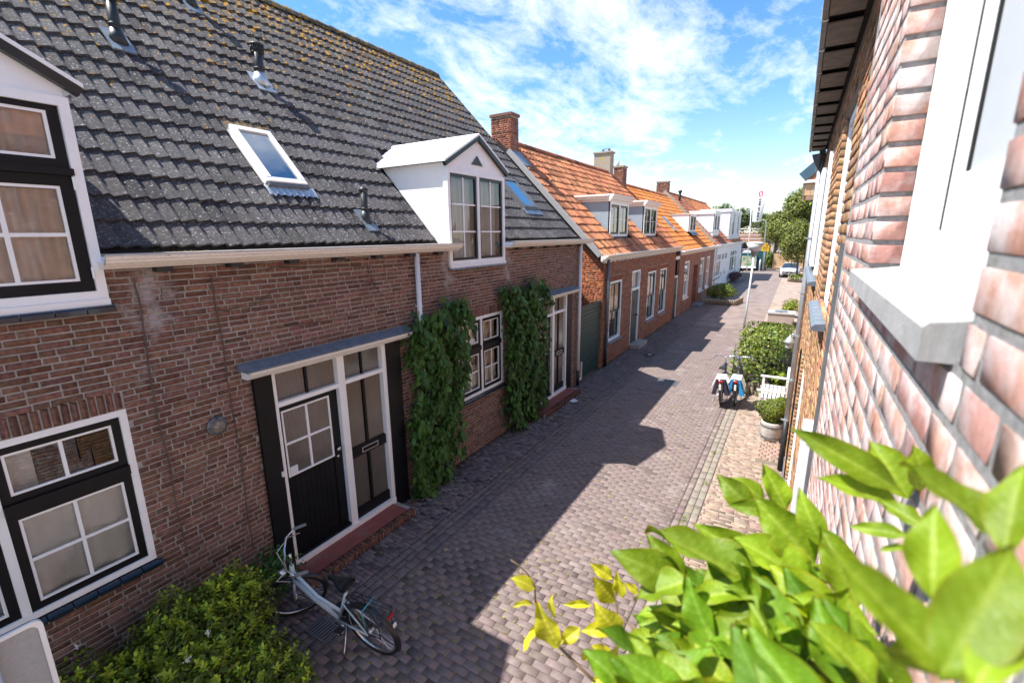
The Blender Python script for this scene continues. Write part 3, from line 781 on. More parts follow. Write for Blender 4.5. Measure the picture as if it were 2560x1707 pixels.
for i in range(36):                        # ridge tiles, one by one
    y = -1.9 + i * 0.395; mb = MB(); V = []; F = []
    for j, (yv, rr_) in enumerate(((y, 0.125), (y + 0.02, 0.14), (y + 0.43, 0.118))):
        for q in range(9): a = math.pi * (q / 8) * 1.08 - .12; V.append((top[0] + rr_ * math.cos(a), yv, top[2] - .01 + rr_ * math.sin(a)))
    for j in range(2):
        for q in range(8): k = j * 9 + q; F.append((k, k + 1, k + 10, k + 9))
    mb.add(V, F, 0, tuple(tints_for(1)[0])); mb.build('ridge_tile', 'ridge_dark', roof1, True)
# verge boards at the far gable
mb = MB(); mb.obox(P(3.4, 12.30, -0.02), SU * 3.5, (0, .012, 0), SN * .07); mb.build('verge_board', 'iron', H1)

def gutter(parent, x_wall, y0, y1, zb, h, n0, n1, mname, inner='zinc_dark', ends=True):
    prof = [(0.0, 0), (n0, 0), (n0 + (n1 - n0) * .35, h * .25), (n1 - .01, h * .75), (n1 - .01, h * .86), (n1, h * .88), (n1, h), (n1 - .02, h), (n1 - .03, h * .5), (0.02, h * .5), (0.0, h * .9)]
    mb = MB(); mb.prism([(x_wall + a, y0, zb + b) for a, b in prof], (0, y1 - y0, 0)); g_ = mb.build('gutter', mname, parent)
    r = MB(); r.box(x_wall + n1 - .022, x_wall + n1 + .004, y0 - .003, y1 + .003, zb + h - .004, zb + h + .012); r.build('gutter_lip', 'zinc', g_)
    return g_
ga = gutter(H1, -5.145, 1.545, 6.42, zz_(4.03), .115, .13, .25, 'cream')
gb = gutter(H1, -5.145, yy(8.40), 12.42, zz_(4.03), .115, .13, .25, 'cream')
for gg, ys in ((ga, np.arange(1.95, 6.4, .66)), (gb, np.arange(8.5, 12.2, .66))):
    for y in ys:
        mb = MB(); mb.box(-5.145, -5.145 + .11, y, y + .13, zz_(4.03) - .05, zz_(4.03) - .001); mb.build('bracket', 'iron', gg)
# dry straw caught in the gutter
st = MB()
for i in range(170):
    y = random.gauss(2.15, .18); x = -5.0 + random.uniform(-.06, .08); a = random.uniform(0, 6.28); l_ = random.uniform(.02, .06)
    z0 = zz_(4.03) + .10; d = np.array([math.cos(a) * l_, math.sin(a) * l_, random.uniform(-.005, .04)])
    if 1.6 < y < 2.7: st.tube([(x, y, z0), np.array([x, y, z0]) + d], .0022, 3)
for i in range(260):
    y = random.uniform(3.74, 4.40); s_ = 2.17 + random.gauss(.03, .03); p = roofpt(ES, s_, y, .06 + random.uniform(0, .04)); a = rdir(1)[0] * random.uniform(.02, .05)
    st.tube([p, p + a], .002, 3)
st = st.build('dry_moss', 'straw', H1, kind='stuff')

# ---- dormers
def dormer(uc, hw, parent, style, lab):
    fr0, fr1 = uc - hw, uc + hw
    zb, zt, ze, za = zz_(3.77), zz_(5.43), zz_(5.54), zz_(6.08)
    def roofx(z): return ES[0] - (z - ES[2]) * (0.6990 / 0.7151)
    for u in (fr0 + .03, fr1 - .08):               # cheeks
        pass
    d = MB()
    # gable board above the window
    d.prism([(-5.15 - .05, fr0 + .02, zt), (-5.15 - .05, fr1 - .02, zt), (-5.15 - .05, fr1 - .02, ze - .03), (-5.15 - .05, uc, za - .05), (-5.15 - .05, fr0 + .02, ze - .03)], (.055, 0, 0))
    d = d.build('dormer', 'white', parent)
    for u in (fr0 + .03, fr1 - .08):
        ck = MB(); ck.prism([(-5.15 - .02, u, 4.12), (-5.15 - .02, u, ze - .01), (roofx(ze) + .05, u, ze - .01), (roofx(4.12) - .0, u, 4.12 - .02)], (0, .05, 0)); ck.build('cheek', 'white', d)
    r = MB(); ov = yy(1.02)                        # two roof slopes running back into the main roof
    for sg in (-1, 1):
        e = (uc + sg * ov); t_ = .035
        A = [(-5.07, e, ze - .02), (-5.07, uc, za), (roofx(za) - .1, uc, za), (roofx(ze) - .15, e, ze - .02)]
        r.add(A + [(x, y, z + t_) for x, y, z in A], [(0, 1, 2, 3), (7, 6, 5, 4), (0, 3, 7, 4), (0, 4, 5, 1), (1, 5, 6, 2), (2, 6, 7, 3)])
    r.build('dormer_roof', 'white', d)
    b = MB()
    for sg in (-1, 1):                             # dark moulding under the verge, pale edge bead above it
        e = uc + sg * (ov - .02); c0 = np.array([-5.105, e, ze - .055]); c1 = np.array([-5.105, uc, za - .035]); dr = (c1 - c0) / 2; nrm = np.array([0, -dr[2], dr[1]]) / np.linalg.norm(dr) * .035
        b.obox((c0 + c1) / 2, dr, nrm, (.03, 0, 0))
    b.build('verge_moulding', 'blackgreen', d)
    w = MB(); F1.ring(w, fr0, fr1, zb, zt, .07, -.06, .035)
    mul = fr0 + hw
    if style == 'pair': F1.box(w, mul - .035, mul + .035, zb + .07, zt - .07, -.06, .03)
    F1.box(w, fr0 - .0, fr1 + .0, zb - .055, zb - .001, -.02, .055)
    w = w.build('window_frame', 'white', d)
    s_ = MB(); F1.box(s_, fr0 - .02, fr1 + .03, zb - .085, zb - .056, -.02, .075); s_.build('lead_sill', 'lead', d)
    if style == 'pair':
        sash(F1, d, fr0 + .075, mul - .038, zb + .075, zt - .075, .042, 2, 3, 'blackgreen', 'white', .012, .0, .026)
        sash(F1, d, mul + .038, fr1 - .075, zb + .075, zt - .075, .042, 2, 3, 'blackgreen', 'white', .012, .0, .026)
        v = MB(); v.prism([(-5.14, uc - .17, zt + .13), (-5.14, uc + .17, zt + .13), (-5.14, uc, zt + .29)], (.012, 0, 0)); v.build('gable_vent', 'blackgreen', d)
    else:
        zm = zz_(4.85)
        sash(F1, d, fr0 + .075, fr1 - .075, zm + .02, zt - .045, .07, 2, 1, 'black', 'white', .006, .022, .03)
        sash(F1, d, fr0 + .075, fr1 - .075, zb + .075, zm - .035, .085, 4, 2, 'black', 'white', .012, .022, .03)
        k = MB(); F1.box(k, fr0 + .06, fr1 - .06, zm - .034, zm + .019, -.02, .045); k.build('meeting_rail', 'black', d)
        for zv in (zz_(3.95), zz_(4.7)):
            hgn = MB(); hgn.tube([F1.P(fr1 - .072, zv, .035), F1.P(fr1 - .072, zv + .1, .035)], .011, 6); hgn.build('hinge', 'white', d)
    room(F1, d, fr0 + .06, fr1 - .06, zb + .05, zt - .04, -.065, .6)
    return d
d1 = dormer(yy(.72), yy(.918), H1, 'wide', '')
d2 = dormer(yy(7.46), yy(.92), H1, 'pair', '')
sill_tiles(F1, d1, yy(-.22), yy(1.66), zz_(3.72) + .005, -.02, .09, .07, 9, 'tile_blue')
curtain(F1, yy(1.0), yy(1.52), zz_(3.84), zz_(5.4), -.055, 'curtain_warm', 'peach curtain behind the dormer window in the upper left corner', 5, .014, .02)
curtain(F1, yy(.3), yy(1.0), zz_(3.84), zz_(5.4), -.06, 'blind', 'white pleated blind beside the peach curtain in the dormer window', 14, .008)
curtain(F1, yy(6.62), yy(8.28), zz_(3.86), zz_(5.3), -.12, 'curtain', 'pale net curtain behind the small-paned white gabled dormer', 12, .02)

# ---- cross windows on the ground floor
def cross_window(u0, u1, mul, v0, v1, vm_, parent):
    w = MB(); F1.ring(w, u0, u1, v0, v1, .058, -.09, -.006); F1.box(w, mul - .03, mul + .03, v0 + .058, v1 - .058, -.09, -.012)
    w = w.build('window', 'white', parent)
    for a, b in ((u0 + .058, mul - .03), (mul + .03, u1 - .058)):
        sash(F1, w, a + .002, b - .002, vm_ + .045, v1 - .06, .062, 2, 1, 'black', 'white', -.03, .02, .026)
        sash(F1, w, a + .002, b - .002, v0 + .06, vm_ - .04, .062, 2, 2, 'black', 'white', -.022, .02, .026)
        k = MB(); F1.box(k, a + .001, b - .001, vm_ - .041, vm_ + .046, -.07, .004); k.build('meeting_rail', 'black', w)
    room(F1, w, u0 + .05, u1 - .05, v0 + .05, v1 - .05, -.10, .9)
    sill_tiles(F1, w, u0 - .02, u1 + .03, v0 - .004, -.05, .045, .07, max(8, int((u1 - u0) / .16)), 'tile_blue')
    return w
w1 = cross_window(yy(-.29), yy(1.60), yy(.65), zz_(1.065), zz_(2.707), zz_(2.10), H1)
w2 = cross_window(yy(6.73), yy(8.30), yy(7.515), zz_(1.075), zz_(2.70), zz_(2.05), H1)
curtain(F1, yy(-.2), yy(1.5), zz_(1.1), zz_(2.05), -.10, 'curtain', 'grey-white linen curtain in the lower part of the big black-sashed window', 7, .024, .02)
curtain(F1, yy(-.1), yy(.95), zz_(2.05), zz_(2.66), -.2, 'blind', 'white roller blind half drawn in the upper part of the big window', 3, .01)
curtain(F1, yy(6.8), yy(8.2), zz_(1.12), zz_(1.52), -.12, 'blind', 'low white slatted blind in the window between the two climbing plants', 5, .006)
curtain(F1, yy(6.8), yy(8.22), zz_(1.55), zz_(2.66), -.16, 'curtain_warm', 'brown-pink curtain in the window between the two climbing plants', 11, .03)

# ---- front doors
def front_door(dy, parent, lamps):
    Y = lambda a: yy(a) + dy
    top_, sillz = zz_(2.69), .105
    f = MB()
    ul, ur = Y(3.025), Y(4.865)
    m0, m1 = Y(3.97), Y(4.085); tz0, tz1 = zz_(2.225), zz_(2.285)
    F1.box(f, ul, ul + .045, sillz, top_, -.1, .03); F1.box(f, ur - .075, ur, sillz, top_, -.1, .03)
    F1.box(f, m0, m1, sillz + .08, top_, -.1, .032)
    F1.box(f, ul + .045, m0, tz0, tz1, -.1, .024); F1.box(f, m1, ur - .075, tz0 + .015, tz1 + .015, -.1, .024)
    F1.box(f, ul, ur, sillz - .02, sillz + .085, -.1, .045)
    F1.box(f, ul + .045, m0, top_ - .03, top_, -.1, .02); F1.box(f, m1, ur - .075, top_ - .03, top_, -.1, .02)
    f = f.build('door', 'white', parent)
    p = MB()
    F1.box(p, Y(2.80), Y(3.02), .02, top_ + .01, -.05, .05); p.build('pilaster', 'black', f)
    p = MB(); F1.box(p, Y(4.87), Y(5.16), .02, top_ + .01, -.05, .05); p.build('pilaster', 'black', f)
    c = MB(); prof = [(0, 0), (.12, 0), (.16, .03), (.20, .07), (.205, .095), (0, .095)]
    c.prism([F1.P(Y(2.70), top_ + .012 + v, n) for n, v in prof], (0, Y(5.30) - Y(2.70), 0)); c.build('canopy', 'white', f)
    c = MB(); c.prism([F1.P(Y(2.66), top_ + .109 + v, n) for n, v in ((0, 0), (.22, 0), (.225, .016), (0, .075))], (0, Y(5.34) - Y(2.66), 0)); c.build('canopy_lead', 'lead', f)
    # leaf
    lf = MB(); a, b = ul + .047, m0 - .002; c0, c1 = sillz + .087, tz0 - .002
    g0, g1, h0, h1 = Y(3.125), Y(3.835), zz_(1.225), zz_(2.145)
    lf_n = -.035
    F1.box(lf, a, g0, c0, c1, -.075, lf_n); F1.box(lf, g1, b, c0, c1, -.075, lf_n); F1.box(lf, g0, g1, h1, c1, -.075, lf_n); F1.box(lf, g0, g1, c0, h0, -.075, lf_n - .018)
    F1.box(lf, g0, g1, c0 + .02, c0 + .09, -.075, lf_n + .002)
    for i in range(9): F1.box(lf, g0 + .02 + i * (g1 - g0 - .04) / 9, g0 + .012 + (i + 1) * (g1 - g0 - .04) / 9, c0 + .13, h0 - .05, -.07, lf_n - .012)
    F1.box(lf, a, b, c0, c0 + .045, lf_n, .018)
    lf.build('door_leaf', 'black', f)
    gl = MB(); F1.ring(gl, g0, g1, h0, h1, .022, lf_n - .01, lf_n + .008); um = (g0 + g1) / 2; vm2 = (h0 + h1) / 2
    F1.box(gl, um - .014, um + .014, h0 + .022, h1 - .022, lf_n - .02, lf_n + .006); F1.box(gl, g0 + .022, um - .014, vm2 - .014, vm2 + .014, lf_n - .02, lf_n + .004); F1.box(gl, um + .014, g1 - .022, vm2 - .014, vm2 + .014, lf_n - .02, lf_n + .004)
    gl.build('glazing_bar', 'white', f)
    def pane(u0, u1, v0, v1, n):       # reeded glass, its ribs modelled
        k = max(4, int((u1 - u0) / .022)); V = []; F = []
        for i in range(2 * k + 1):
            for v in (v0, v1): V.append(F1.P(u0 + (u1 - u0) * i / (2 * k), v, n + (.005 if i % 2 else 0)))
        for i in range(2 * k): F.append((2 * i, 2 * i + 2, 2 * i + 3, 2 * i + 1))
        q = MB(); q.add(V, F); q.build('pane', 'ribbed', f)
    for (a_, b_) in ((g0 + .022, um - .014), (um + .014, g1 - .022)):
        for (c_, d_) in ((h0 + .022, vm2 - .014), (vm2 + .014, h1 - .022)): pane(a_, b_, c_, d_, lf_n - .012)
    # transom lights and side lights with black bars
    br = MB()
    for (a_, b_, c_, d_) in ((ul + .045, m0, tz1, top_ - .03), (m1, ur - .075, tz1 + .015, top_ - .03)):
        mm = (a_ + b_) / 2; F1.box(br, mm - .016, mm + .016, c_, d_, -.07, -.02); pane(a_, mm - .016, c_, d_, -.05); pane(mm + .016, b_, c_, d_, -.05)
    a_, b_ = m1, ur - .075; mm = (a_ + b_) / 2; c_, d_ = sillz + .087, tz0 + .013; zl = zz_(1.12)
    F1.box(br, mm - .02, mm + .02, c_ + .16, d_, -.07, -.015); F1.box(br, a_ + .002, b_ - .002, c_, c_ + .16, -.07, -.01); F1.box(br, a_ + .002, b_ - .002, zl - .065, zl + .085, -.07, -.005)
    for (q0, q1) in ((a_, mm - .02), (mm + .02, b_)): pane(q0, q1, c_ + .16, zl - .065, -.05); pane(q0, q1, zl + .085, d_, -.05)
    br.build('glazing_frame', 'black', f)
    lb = MB(); F1.ring(lb, mm - .14, mm + .17, zl - .035, zl + .05, .016, -.005, .008); lb.build('letterbox', 'chrome', f)
    kn = MB(); kn.lathe([(.004, 0), (.018, .002), (.018, .02), (.03, .03), (.032, .045), (.02, .058)], F1.P(g1 + .055, zz_(1.32), lf_n), 12, 0, (1, 0, 0)); kn.lathe([(.004, 0), (.022, .002), (.022, .012)], F1.P(g1 + .055, zz_(1.20), lf_n), 10, 0, (1, 0, 0)); kn.build('door_knob', 'chrome', f, True)
    bl = MB(); F1.box(bl, Y(2.985), Y(3.012), zz_(1.33), zz_(1.40), .05, .066); bl.build('doorbell', 'white_plastic', f)
    np_ = MB(); F1.box(np_, g0 + .02, g0 + .13, h0 + .02, h0 + .13, lf_n + .0, lf_n + .012); np_.build('notice_card', 'paper', f)
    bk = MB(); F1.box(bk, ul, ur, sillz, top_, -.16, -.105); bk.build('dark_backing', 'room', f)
    return f
front_door(0.0, H1, True)
front_door(yy(6.70), H1, False)
# ---- doorsteps: red slab edged with upright bricks
def doorstep(y0, y1, x1, label):
    t_ = thing('doorstep', label, 'doorstep', (-5.0, (y0 + y1) / 2, 0), 'red slab doorsteps')
    s_ = MB(); s_.box(-5.148, x1 - .10, y0 + .1, y1 - .1, .0, .115); s_.build('slab', 'terracotta', t_)
    c = MB(); c.box(-5.148, x1 - .008, y0 + .008, y1 - .008, -.01, .098); core = c.build('mortar_bed', 'mortar_old', t_)
    B = []; y = y0
    while y + .052 < y1: B.append((y, 0, .05, .098)); y += .0605
    X1 = lay(B, (x1 - .001, 0, .112), (0, 1, 0), (-1, 0, 0), (0, 0, 1), .003, .01)
    X2 = lay([(b[0], 0, b[2], .108) for b in B], (x1, 0, 0), (0, 1, 0), (0, 0, 1), (1, 0, 0), .003, .01)
    xs = np.arange(-5.14, x1 - .06, .0605)
    X3 = lay([(x, 0, .05, .108) for x in xs], (0, y0, 0), (1, 0, 0), (0, 0, 1), (0, -1, 0), .003, .01)
    X4 = lay([(x, 0, .05, .098) for x in xs], (0, y0 + .002, .112), (1, 0, 0), (0, 1, 0), (0, 0, 1), .003, .01)
    Xa = np.concatenate([X1, X2, X3, X4])
    pieces(core, 'brick', brick_variants(.05, .1, .02, .004, .004, 4), BF, Xa, 'brick_old', tints_for(len(Xa), .2, .06, .15, .6) * np.array([.8, .72, .75]), 300)
doorstep(2.83, 4.72, -4.70, 'red slab doorstep edged in brick at the door beside the parked bicycle')
doorstep(9.2, 11.35, -4.72, 'red slab doorstep edged in brick at the door past the climbing plants')

# ---- downpipes
def pipe_run(parent, x, y, z0, z1, r, mname, low=None, name='downpipe', brk=(), lowm='pvc'):
    mb = MB(); mb.tube([(x, y, low if low is not None else z0), (x, y, z1)], r, 14); p = mb.build(name, mname, parent, True)
    if low is not None:
        q = MB(); q.tube([(x, y, z0), (x, y, low + .05)], r * 1.12, 14); q.build('pipe_foot', lowm, p, True)
    for zb in brk:
        q = MB(); q.lathe([(r * 1.02, -.012), (r * 1.2, -.012), (r * 1.2, .012), (r * 1.02, .012)], (x, y, zb), 14); q.box(x - r * 2.2, x, y - .012, y + .012, zb - .008, zb + .008); q.build('pipe_bracket', mname, p)
    return p
pipe_run(H1, -5.07, 5.44, .02, 4.03, .04, 'white_cool', brk=(3.2, 1.3))
pipe_run(H1, -5.06, 11.86, .02, 4.03, .042, 'white_cool', .42, brk=(2.6,))
# ---- skylights
def skylight(y0, y1, s0, s1, fm):
    k = MB(); c = roofpt(ES, (s0 + s1) / 2, (y0 + y1) / 2, .06); hy = (y1 - y0) / 2; hs = (s1 - s0) / 2; Yv = np.array([0, 1.0, 0])
    w = .075
    for sg in (-1, 1): k.obox(c + Yv * sg * (hy - w / 2), Yv * w / 2, SU * (hs - w), SN * .06)
    k.obox(c + SU * (hs - w / 2), Yv * hy, SU * w / 2, SN * .06); k.obox(c - SU * (hs - w / 2), Yv * hy, SU * w / 2, SN * .055)
    k = k.build('skylight', fm, H1)
    p = MB(); q = c + SN * .035
    p.quad(q - Yv * (hy - w) - SU * (hs - w), q + Yv * (hy - w) - SU * (hs - w), q + Yv * (hy - w) + SU * (hs - w), q - Yv * (hy - w) + SU * (hs - w)); p.build('pane', 'glass_sky', k)
    p = MB(); q = c - SN * .05; p.quad(q - Yv * hy - SU * hs, q + Yv * hy - SU * hs, q + Yv * hy + SU * hs, q - Yv * hy + SU * hs); p.build('shaft', 'white_cool', k)
    l_ = MB(); l_.obox(roofpt(ES, s0 - .02, (y0 + y1) / 2, .05), Yv * (hy + .01), SU * .035, SN * .045); l_.build('lower_trim', 'zinc_dark', k)
    V = []; F = []; n = 26                        # wavy lead apron dressed over the tiles below
    for i in range(n + 1):
        y = y0 - .06 + (y1 - y0 + .16) * i / n
        for s_, nn in ((s0 - .02, .05), (s0 - .10, .062 + .012 * math.sin(i * 1.9)), (s0 - .2 - .012 * math.sin(i * 2.7), .05 + .02 * math.sin(i * 1.9))): V.append(roofpt(ES, s_, y, nn))
    for i in range(n): F += [(3 * i, 3 * i + 3, 3 * i + 4, 3 * i + 1), (3 * i + 1, 3 * i + 4, 3 * i + 5, 3 * i + 2)]
    l_ = MB(); l_.add(V, F); l_.build('lead_apron', 'zinc', k, True)
    for sg in (-1, 1): pass
    return k
skylight(*SKYL[0], 'white'); skylight(*SKYL[1], 'zinc_dark')
# ---- vent pipes
def vent(y, xr, hgt, r, cap, flash):
    s_ = (ES[0] - xr) / 0.6990; b = roofpt(ES, s_, y, .02)
    f = MB(); f.tube([b - np.array([0, 0, .1]), b + np.array([0, 0, hgt])], r, 16); f.lathe([(r * 1.0, .0), (r * 1.18, .01), (r * 1.18, .03), (r * 1.0, .04)], b + np.array([0, 0, hgt * .32]), 16); v = f.build('vent_pipe', 'pvc', H1, True)
    c = MB(); t_ = b + np.array([0, 0, hgt])
    if cap == 'mushroom': c.lathe([(r * .8, -.05), (r * 1.0, -.05), (r * 1.02, -.02), (r * 1.5, -.02), (r * 1.55, .0), (r * 1.2, .03), (r * .9, .04), (r * .3, .055)], t_, 18)
    elif cap == 'ribbed':
        c.lathe([(r * .9, -.13), (r * 1.35, -.13), (r * 1.35, -.115), (r * 1.2, -.112), (r * 1.2, -.02), (r * 1.42, -.018), (r * 1.42, .0), (r * 1.3, .015), (r * .3, .02)], t_, 18)
        for i in range(16): a = i * math.pi / 8; c.box(t_[0] + r * 1.28 * math.cos(a) - .006, t_[0] + r * 1.28 * math.cos(a) + .006, t_[1] + r * 1.28 * math.sin(a) - .006, t_[1] + r * 1.28 * math.sin(a) + .006, t_[2] - .115, t_[2] - .02)
    else: c.lathe([(r * 1.0, -.06), (r * 1.1, -.055), (r * 1.5, -.02), (r * 1.5, -.005), (r * .9, .02), (r * .35, .045)], t_, 16)
    c.build('vent_cap', 'pvc', v, True)
    fl = MB(); q = roofpt(ES, s_, y, .035); Yv = np.array([0, 1, 0])
    fl.obox(q - SU * .02, Yv * r * 2.1, SU * .22, SN * .012); fl.build('lead_flashing', flash, v)
    co = MB(); co.lathe([(r * 2.0, -.06), (r * 1.5, .05), (r * 1.15, .14)], b, 16, 0, (0, 0, 1)); co.build('pipe_collar', 'pvc' if flash == 'lead' else 'zinc', v, True)
vent(3.10, -7.975, .52, .062, 'mushroom', 'lead'); vent(5.01, -7.94, .56, .075, 'ribbed', 'zinc'); vent(5.05, -5.73, .46, .05, 'hat', 'lead')
vent(4.75, -9.25, .5, .06, 'mushroom', 'lead')

# ---- bulkhead lamp
t_ = thing('wall_lamp', 'round caged bulkhead lamp on the brown brick wall', 'lamp', (-5.15, yy(2.355), zz_(2.254)))
b = MB(); c = np.array([-5.15, yy(2.355), zz_(2.254)])
b.lathe([(.09, 0), (.105, .01), (.1, .03), (.07, .035)], c, 20, 0, (1, 0, 0)); b.build('base', 'zinc_dark', t_, True)
b = MB(); b.lathe([(.075, .03), (.07, .06), (.045, .085), (.01, .095)], c, 18, 0, (1, 0, 0)); b.build('glass_dome', 'amber', t_, True)
for k in range(4):
    a = k * math.pi / 4; b = MB(); b.tube([c + np.array([.02 + .095 * math.cos(q), .1 * math.sin(q) * math.cos(a), .1 * math.sin(q) * math.sin(a)]) for q in np.linspace(-1.5, 1.5, 9)], .005, 5); b.build('cage_bar', 'zinc_dark', t_, True)
b = MB(); b.tube([c + np.array([.075, .075 * math.cos(q), .075 * math.sin(q)]) for q in np.linspace(0, 6.283, 17)], .005, 5); b.build('cage_ring', 'zinc_dark', t_, True)

# ---- dead climber stems on the wall
t_ = thing('dead_climber', 'bare brown climber stems clinging to the brick above the door', 'climber', (-5.15, 2.4, 1.2))
for pts in ([(1.79, 3.93), (1.80, 3.7), (1.786, 3.26), (1.775, 2.95), (1.77, 2.6), (1.785, 2.1), (1.773, 1.52), (1.80, 1.05)],
            [(2.452, 3.91), (2.45, 3.6), (2.469, 3.17), (2.45, 2.8), (2.455, 2.42), (2.47, 1.9), (2.447, 1.23), (2.46, .7)],
            [(2.46, 3.86), (2.62, 3.87)], [(2.46, 3.55), (2.56, 3.53), (2.70, 3.56)], [(2.47, 3.2), (2.58, 3.2), (2.72, 3.23)],
            [(2.95, 3.93), (3.15, 3.96), (3.6, 3.93), (4.1, 3.91), (4.6, 3.88)], [(2.75, 3.52), (3.0, 3.62), (3.1, 3.70), (3.7, 3.68), (4.3, 3.70), (4.7, 3.62)], [(3.1, 3.25), (3.5, 3.24), (4.0, 3.22), (4.4, 3.28)], [(4.5, 3.9), (4.6, 3.6), (4.75, 3.45)]):
    b = MB(); pp = []
    for i, (u, v) in enumerate(pts): pp.append((-5.141, u + random.uniform(-.006, .006), v))
    b.tube(pp, [.007 if len(pts) > 6 else .005] * len(pp), 5); b.build('stem', 'bark', t_)

# ---- climbing plants
def climber(poly, depth, n, label, seedpipe):
    t_ = thing('climbing_plant', label, 'climber', (-5.1, np.mean([p[0] for p in poly]), 0), 'climbing plants on the brown brick house')
    q = np.array(poly); lo = q.min(0); hi = q.max(0); pts = []
    def inside(u, v):
        c = False; j = len(poly) - 1
        for i in range(len(poly)):
            (xi, yi), (xj, yj) = poly[i], poly[j]
            if (yi > v) != (yj > v) and u < (xj - xi) * (v - yi) / (yj - yi) + xi: c = not c
            j = i
        return c
    while len(pts) < n:
        u = random.uniform(lo[0] - .1, hi[0] + .1); v = random.uniform(lo[1] - .02, hi[1] + .1)
        if inside(u + random.gauss(0, .075), v + random.gauss(0, .075)) and math.sin(u * 9 + 3 * v) + math.sin(v * 7 - 2 * u) > random.uniform(-3.2, -.9): pts.append((u, v))
    q = np.array(pts)
    bul = depth * (0.35 + 0.65 * np.sin(q[:, 0] * 5 + 2 * np.sin(q[:, 1] * 2.3)) ** 2) + 0.06
    xo = -5.15 + 0.02 + bul * RNG.random(len(q)) ** 0.45
    Pp = np.stack([xo, q[:, 0], q[:, 1]], 1)
    nn = np.stack([np.ones(len(q)), RNG.normal(0, .45, len(q)), RNG.normal(.35, .35, len(q))], 1)
    D = np.stack([RNG.normal(.3, .35, len(q)), RNG.normal(0, .7, len(q)), -np.ones(len(q))], 1)
    X = leaf_xforms(Pp, D, nn, RNG.choice([.06, .085, .11, .14, .165], len(q)) * RNG.uniform(.9, 1.1, len(q)))
    pieces(t_, 'leaf', [LEAF8], LF8T, X, 'leaf_vine', leaf_tints(len(q), .3, .08), 300, 'foliage', area=RNG.random(len(q)) + (xo + 5.15) * 6)
    b = MB()
    for i in range(5):
        u = np.mean(q[:, 0]) + random.uniform(-.3, .3); b.tube([(-5.13, u + random.uniform(-.08, .08) * k, v) for k, v in enumerate(np.linspace(0, hi[1] - .3, 7))], [.014] * 6 + [.004], 5)
    b.build('stem', 'bark', t_)
climber([(5.12, 2.98), (5.75, 3.12), (6.5, 3.28), (6.62, 3.0), (6.48, 2.4), (6.44, 1.9), (6.28, 1.2), (6.18, .8), (6.12, .3), (5.6, .02), (5.05, .05), (4.98, .9), (5.0, 1.35), (5.26, 1.9), (5.10, 2.4)], .26, 3600, 'leafy green climber round the white downpipe next to the first door', True)
climber([(7.78, 3.05), (7.78, 3.30), (8.6, 3.22), (9.25, 3.34), (9.85, 2.95), (9.55, 2.4), (9.55, 1.2), (9.6, .25), (9.0, .06), (8.15, .08), (7.9, .6), (7.98, 1.5), (7.98, 2.5)], .26, 4200, 'leafy green climber between the lower window and the farther door', False)

# ================================================================== passage gate
t_ = thing('passage_gate', 'dark green planked gate closing the passage between the two houses', 'gate', (-5.2, 13.0, 0))
z = 0.05; i = 0
while z < 2.15:
    b = MB(); h_ = .118
    b.box(-5.27, -5.205, 12.16, 12.62, z, z + h_ - .008) if z > .52 else b.box(-5.27, -5.205, 12.45, 12.62, z, z + h_ - .008)
    b.box(-5.27, -5.208, 12.625, 13.86, z + .002, z + h_ - .006); b.build('plank', 'green_dark', t_); z += h_
b = MB(); b.box(-5.29, -5.19, 12.14, 13.92, 2.175, 2.235); b.build('top_rail', 'green_dark', t_)
b = MB(); b.box(-5.30, -5.275, 12.14, 13.92, .03, 2.17); b.build('backing_board', 'blackgreen', t_)
b = MB(); b.box(-5.225, -5.19, 12.16, 12.40, .1, .52, 0); b.build('flap_panel', 'wood_soffit', t_)
b = MB(); b.box(-5.23, -5.18, 12.40, 12.445, .02, .56); b.box(-5.23, -5.18, 12.16, 12.40, .02, .09); b.build('flap_frame', 'white', t_)
b = MB(); b.lathe([(.005, 0), (.02, .004), (.012, .02), (.022, .035), (.008, .045)], (-5.208, 13.0, 1.15), 10, 0, (1, 0, 0)); b.build('knob', 'chrome', t_, True)

# ================================================================== second house, orange tiles
F2 = Face(-5.15, 1)
H2 = thing('cottage', 'red brick cottage with orange pan tiles and two grey-cheeked flat dormers', 'house', (-5.15, 19, 0))
W2 = [(14.57, 15.80, .735, 2.75), (19.11, 20.38, .705, 2.745), (21.09, 22.31, .705, 2.735)]
D2 = (16.95, 18.02, .12, 2.94)
Y2A, Y2B = 13.94, 24.0
wb = MB(); slab_with_holes(wb, Y2A + .01, Y2B, 0, 3.6, W2 + [D2], F2.P, -.3, -.008)
wb.add([(-5.2, Y2A + .008, 0), (-12.4, Y2A + .008, 0), (-12.4, Y2A + .008, 3.7), (-8.88, Y2A + .008, 7.2), (-5.3, Y2A + .008, 3.6)], [(0, 1, 2, 3, 4)])
wb.add([(-5.2, Y2B, 0), (-12.4, Y2B, 0), (-12.4, Y2B, 3.7), (-8.88, Y2B, 7.2), (-5.3, Y2B, 3.6)], [(0, 1, 2, 3, 4)])
wb = wb.build('wall', 'mortar_light', H2)
sold2 = [(a - .03, b + .03, d, d + .19) for a, b, c, d in W2]
B = brickwork(Y2A + .0, Y2B, 0, 3.55, W2 + [D2] + sold2, .205, .05, .0115, .3)
for a, b, c, d in sold2:
    u = a + .004
    while u + .046 < b: B.append((u, c + .006, .048, .176)); u += .0605
Xf = lay(B, (-5.15, 0, 0), (0, 1, 0), (0, 0, 1), (1, 0, 0), .003, .008)
Bs = [q for q in brickwork(0, 3.3, 0, 6.6, [], .205, .05, .0115, .3) if q[1] < 3.45 + q[0] * 1.013]
Xs = lay(Bs, (-5.155, Y2A, 0), (-1, 0, 0), (0, 0, 1), (0, -1, 0), .003, .008)
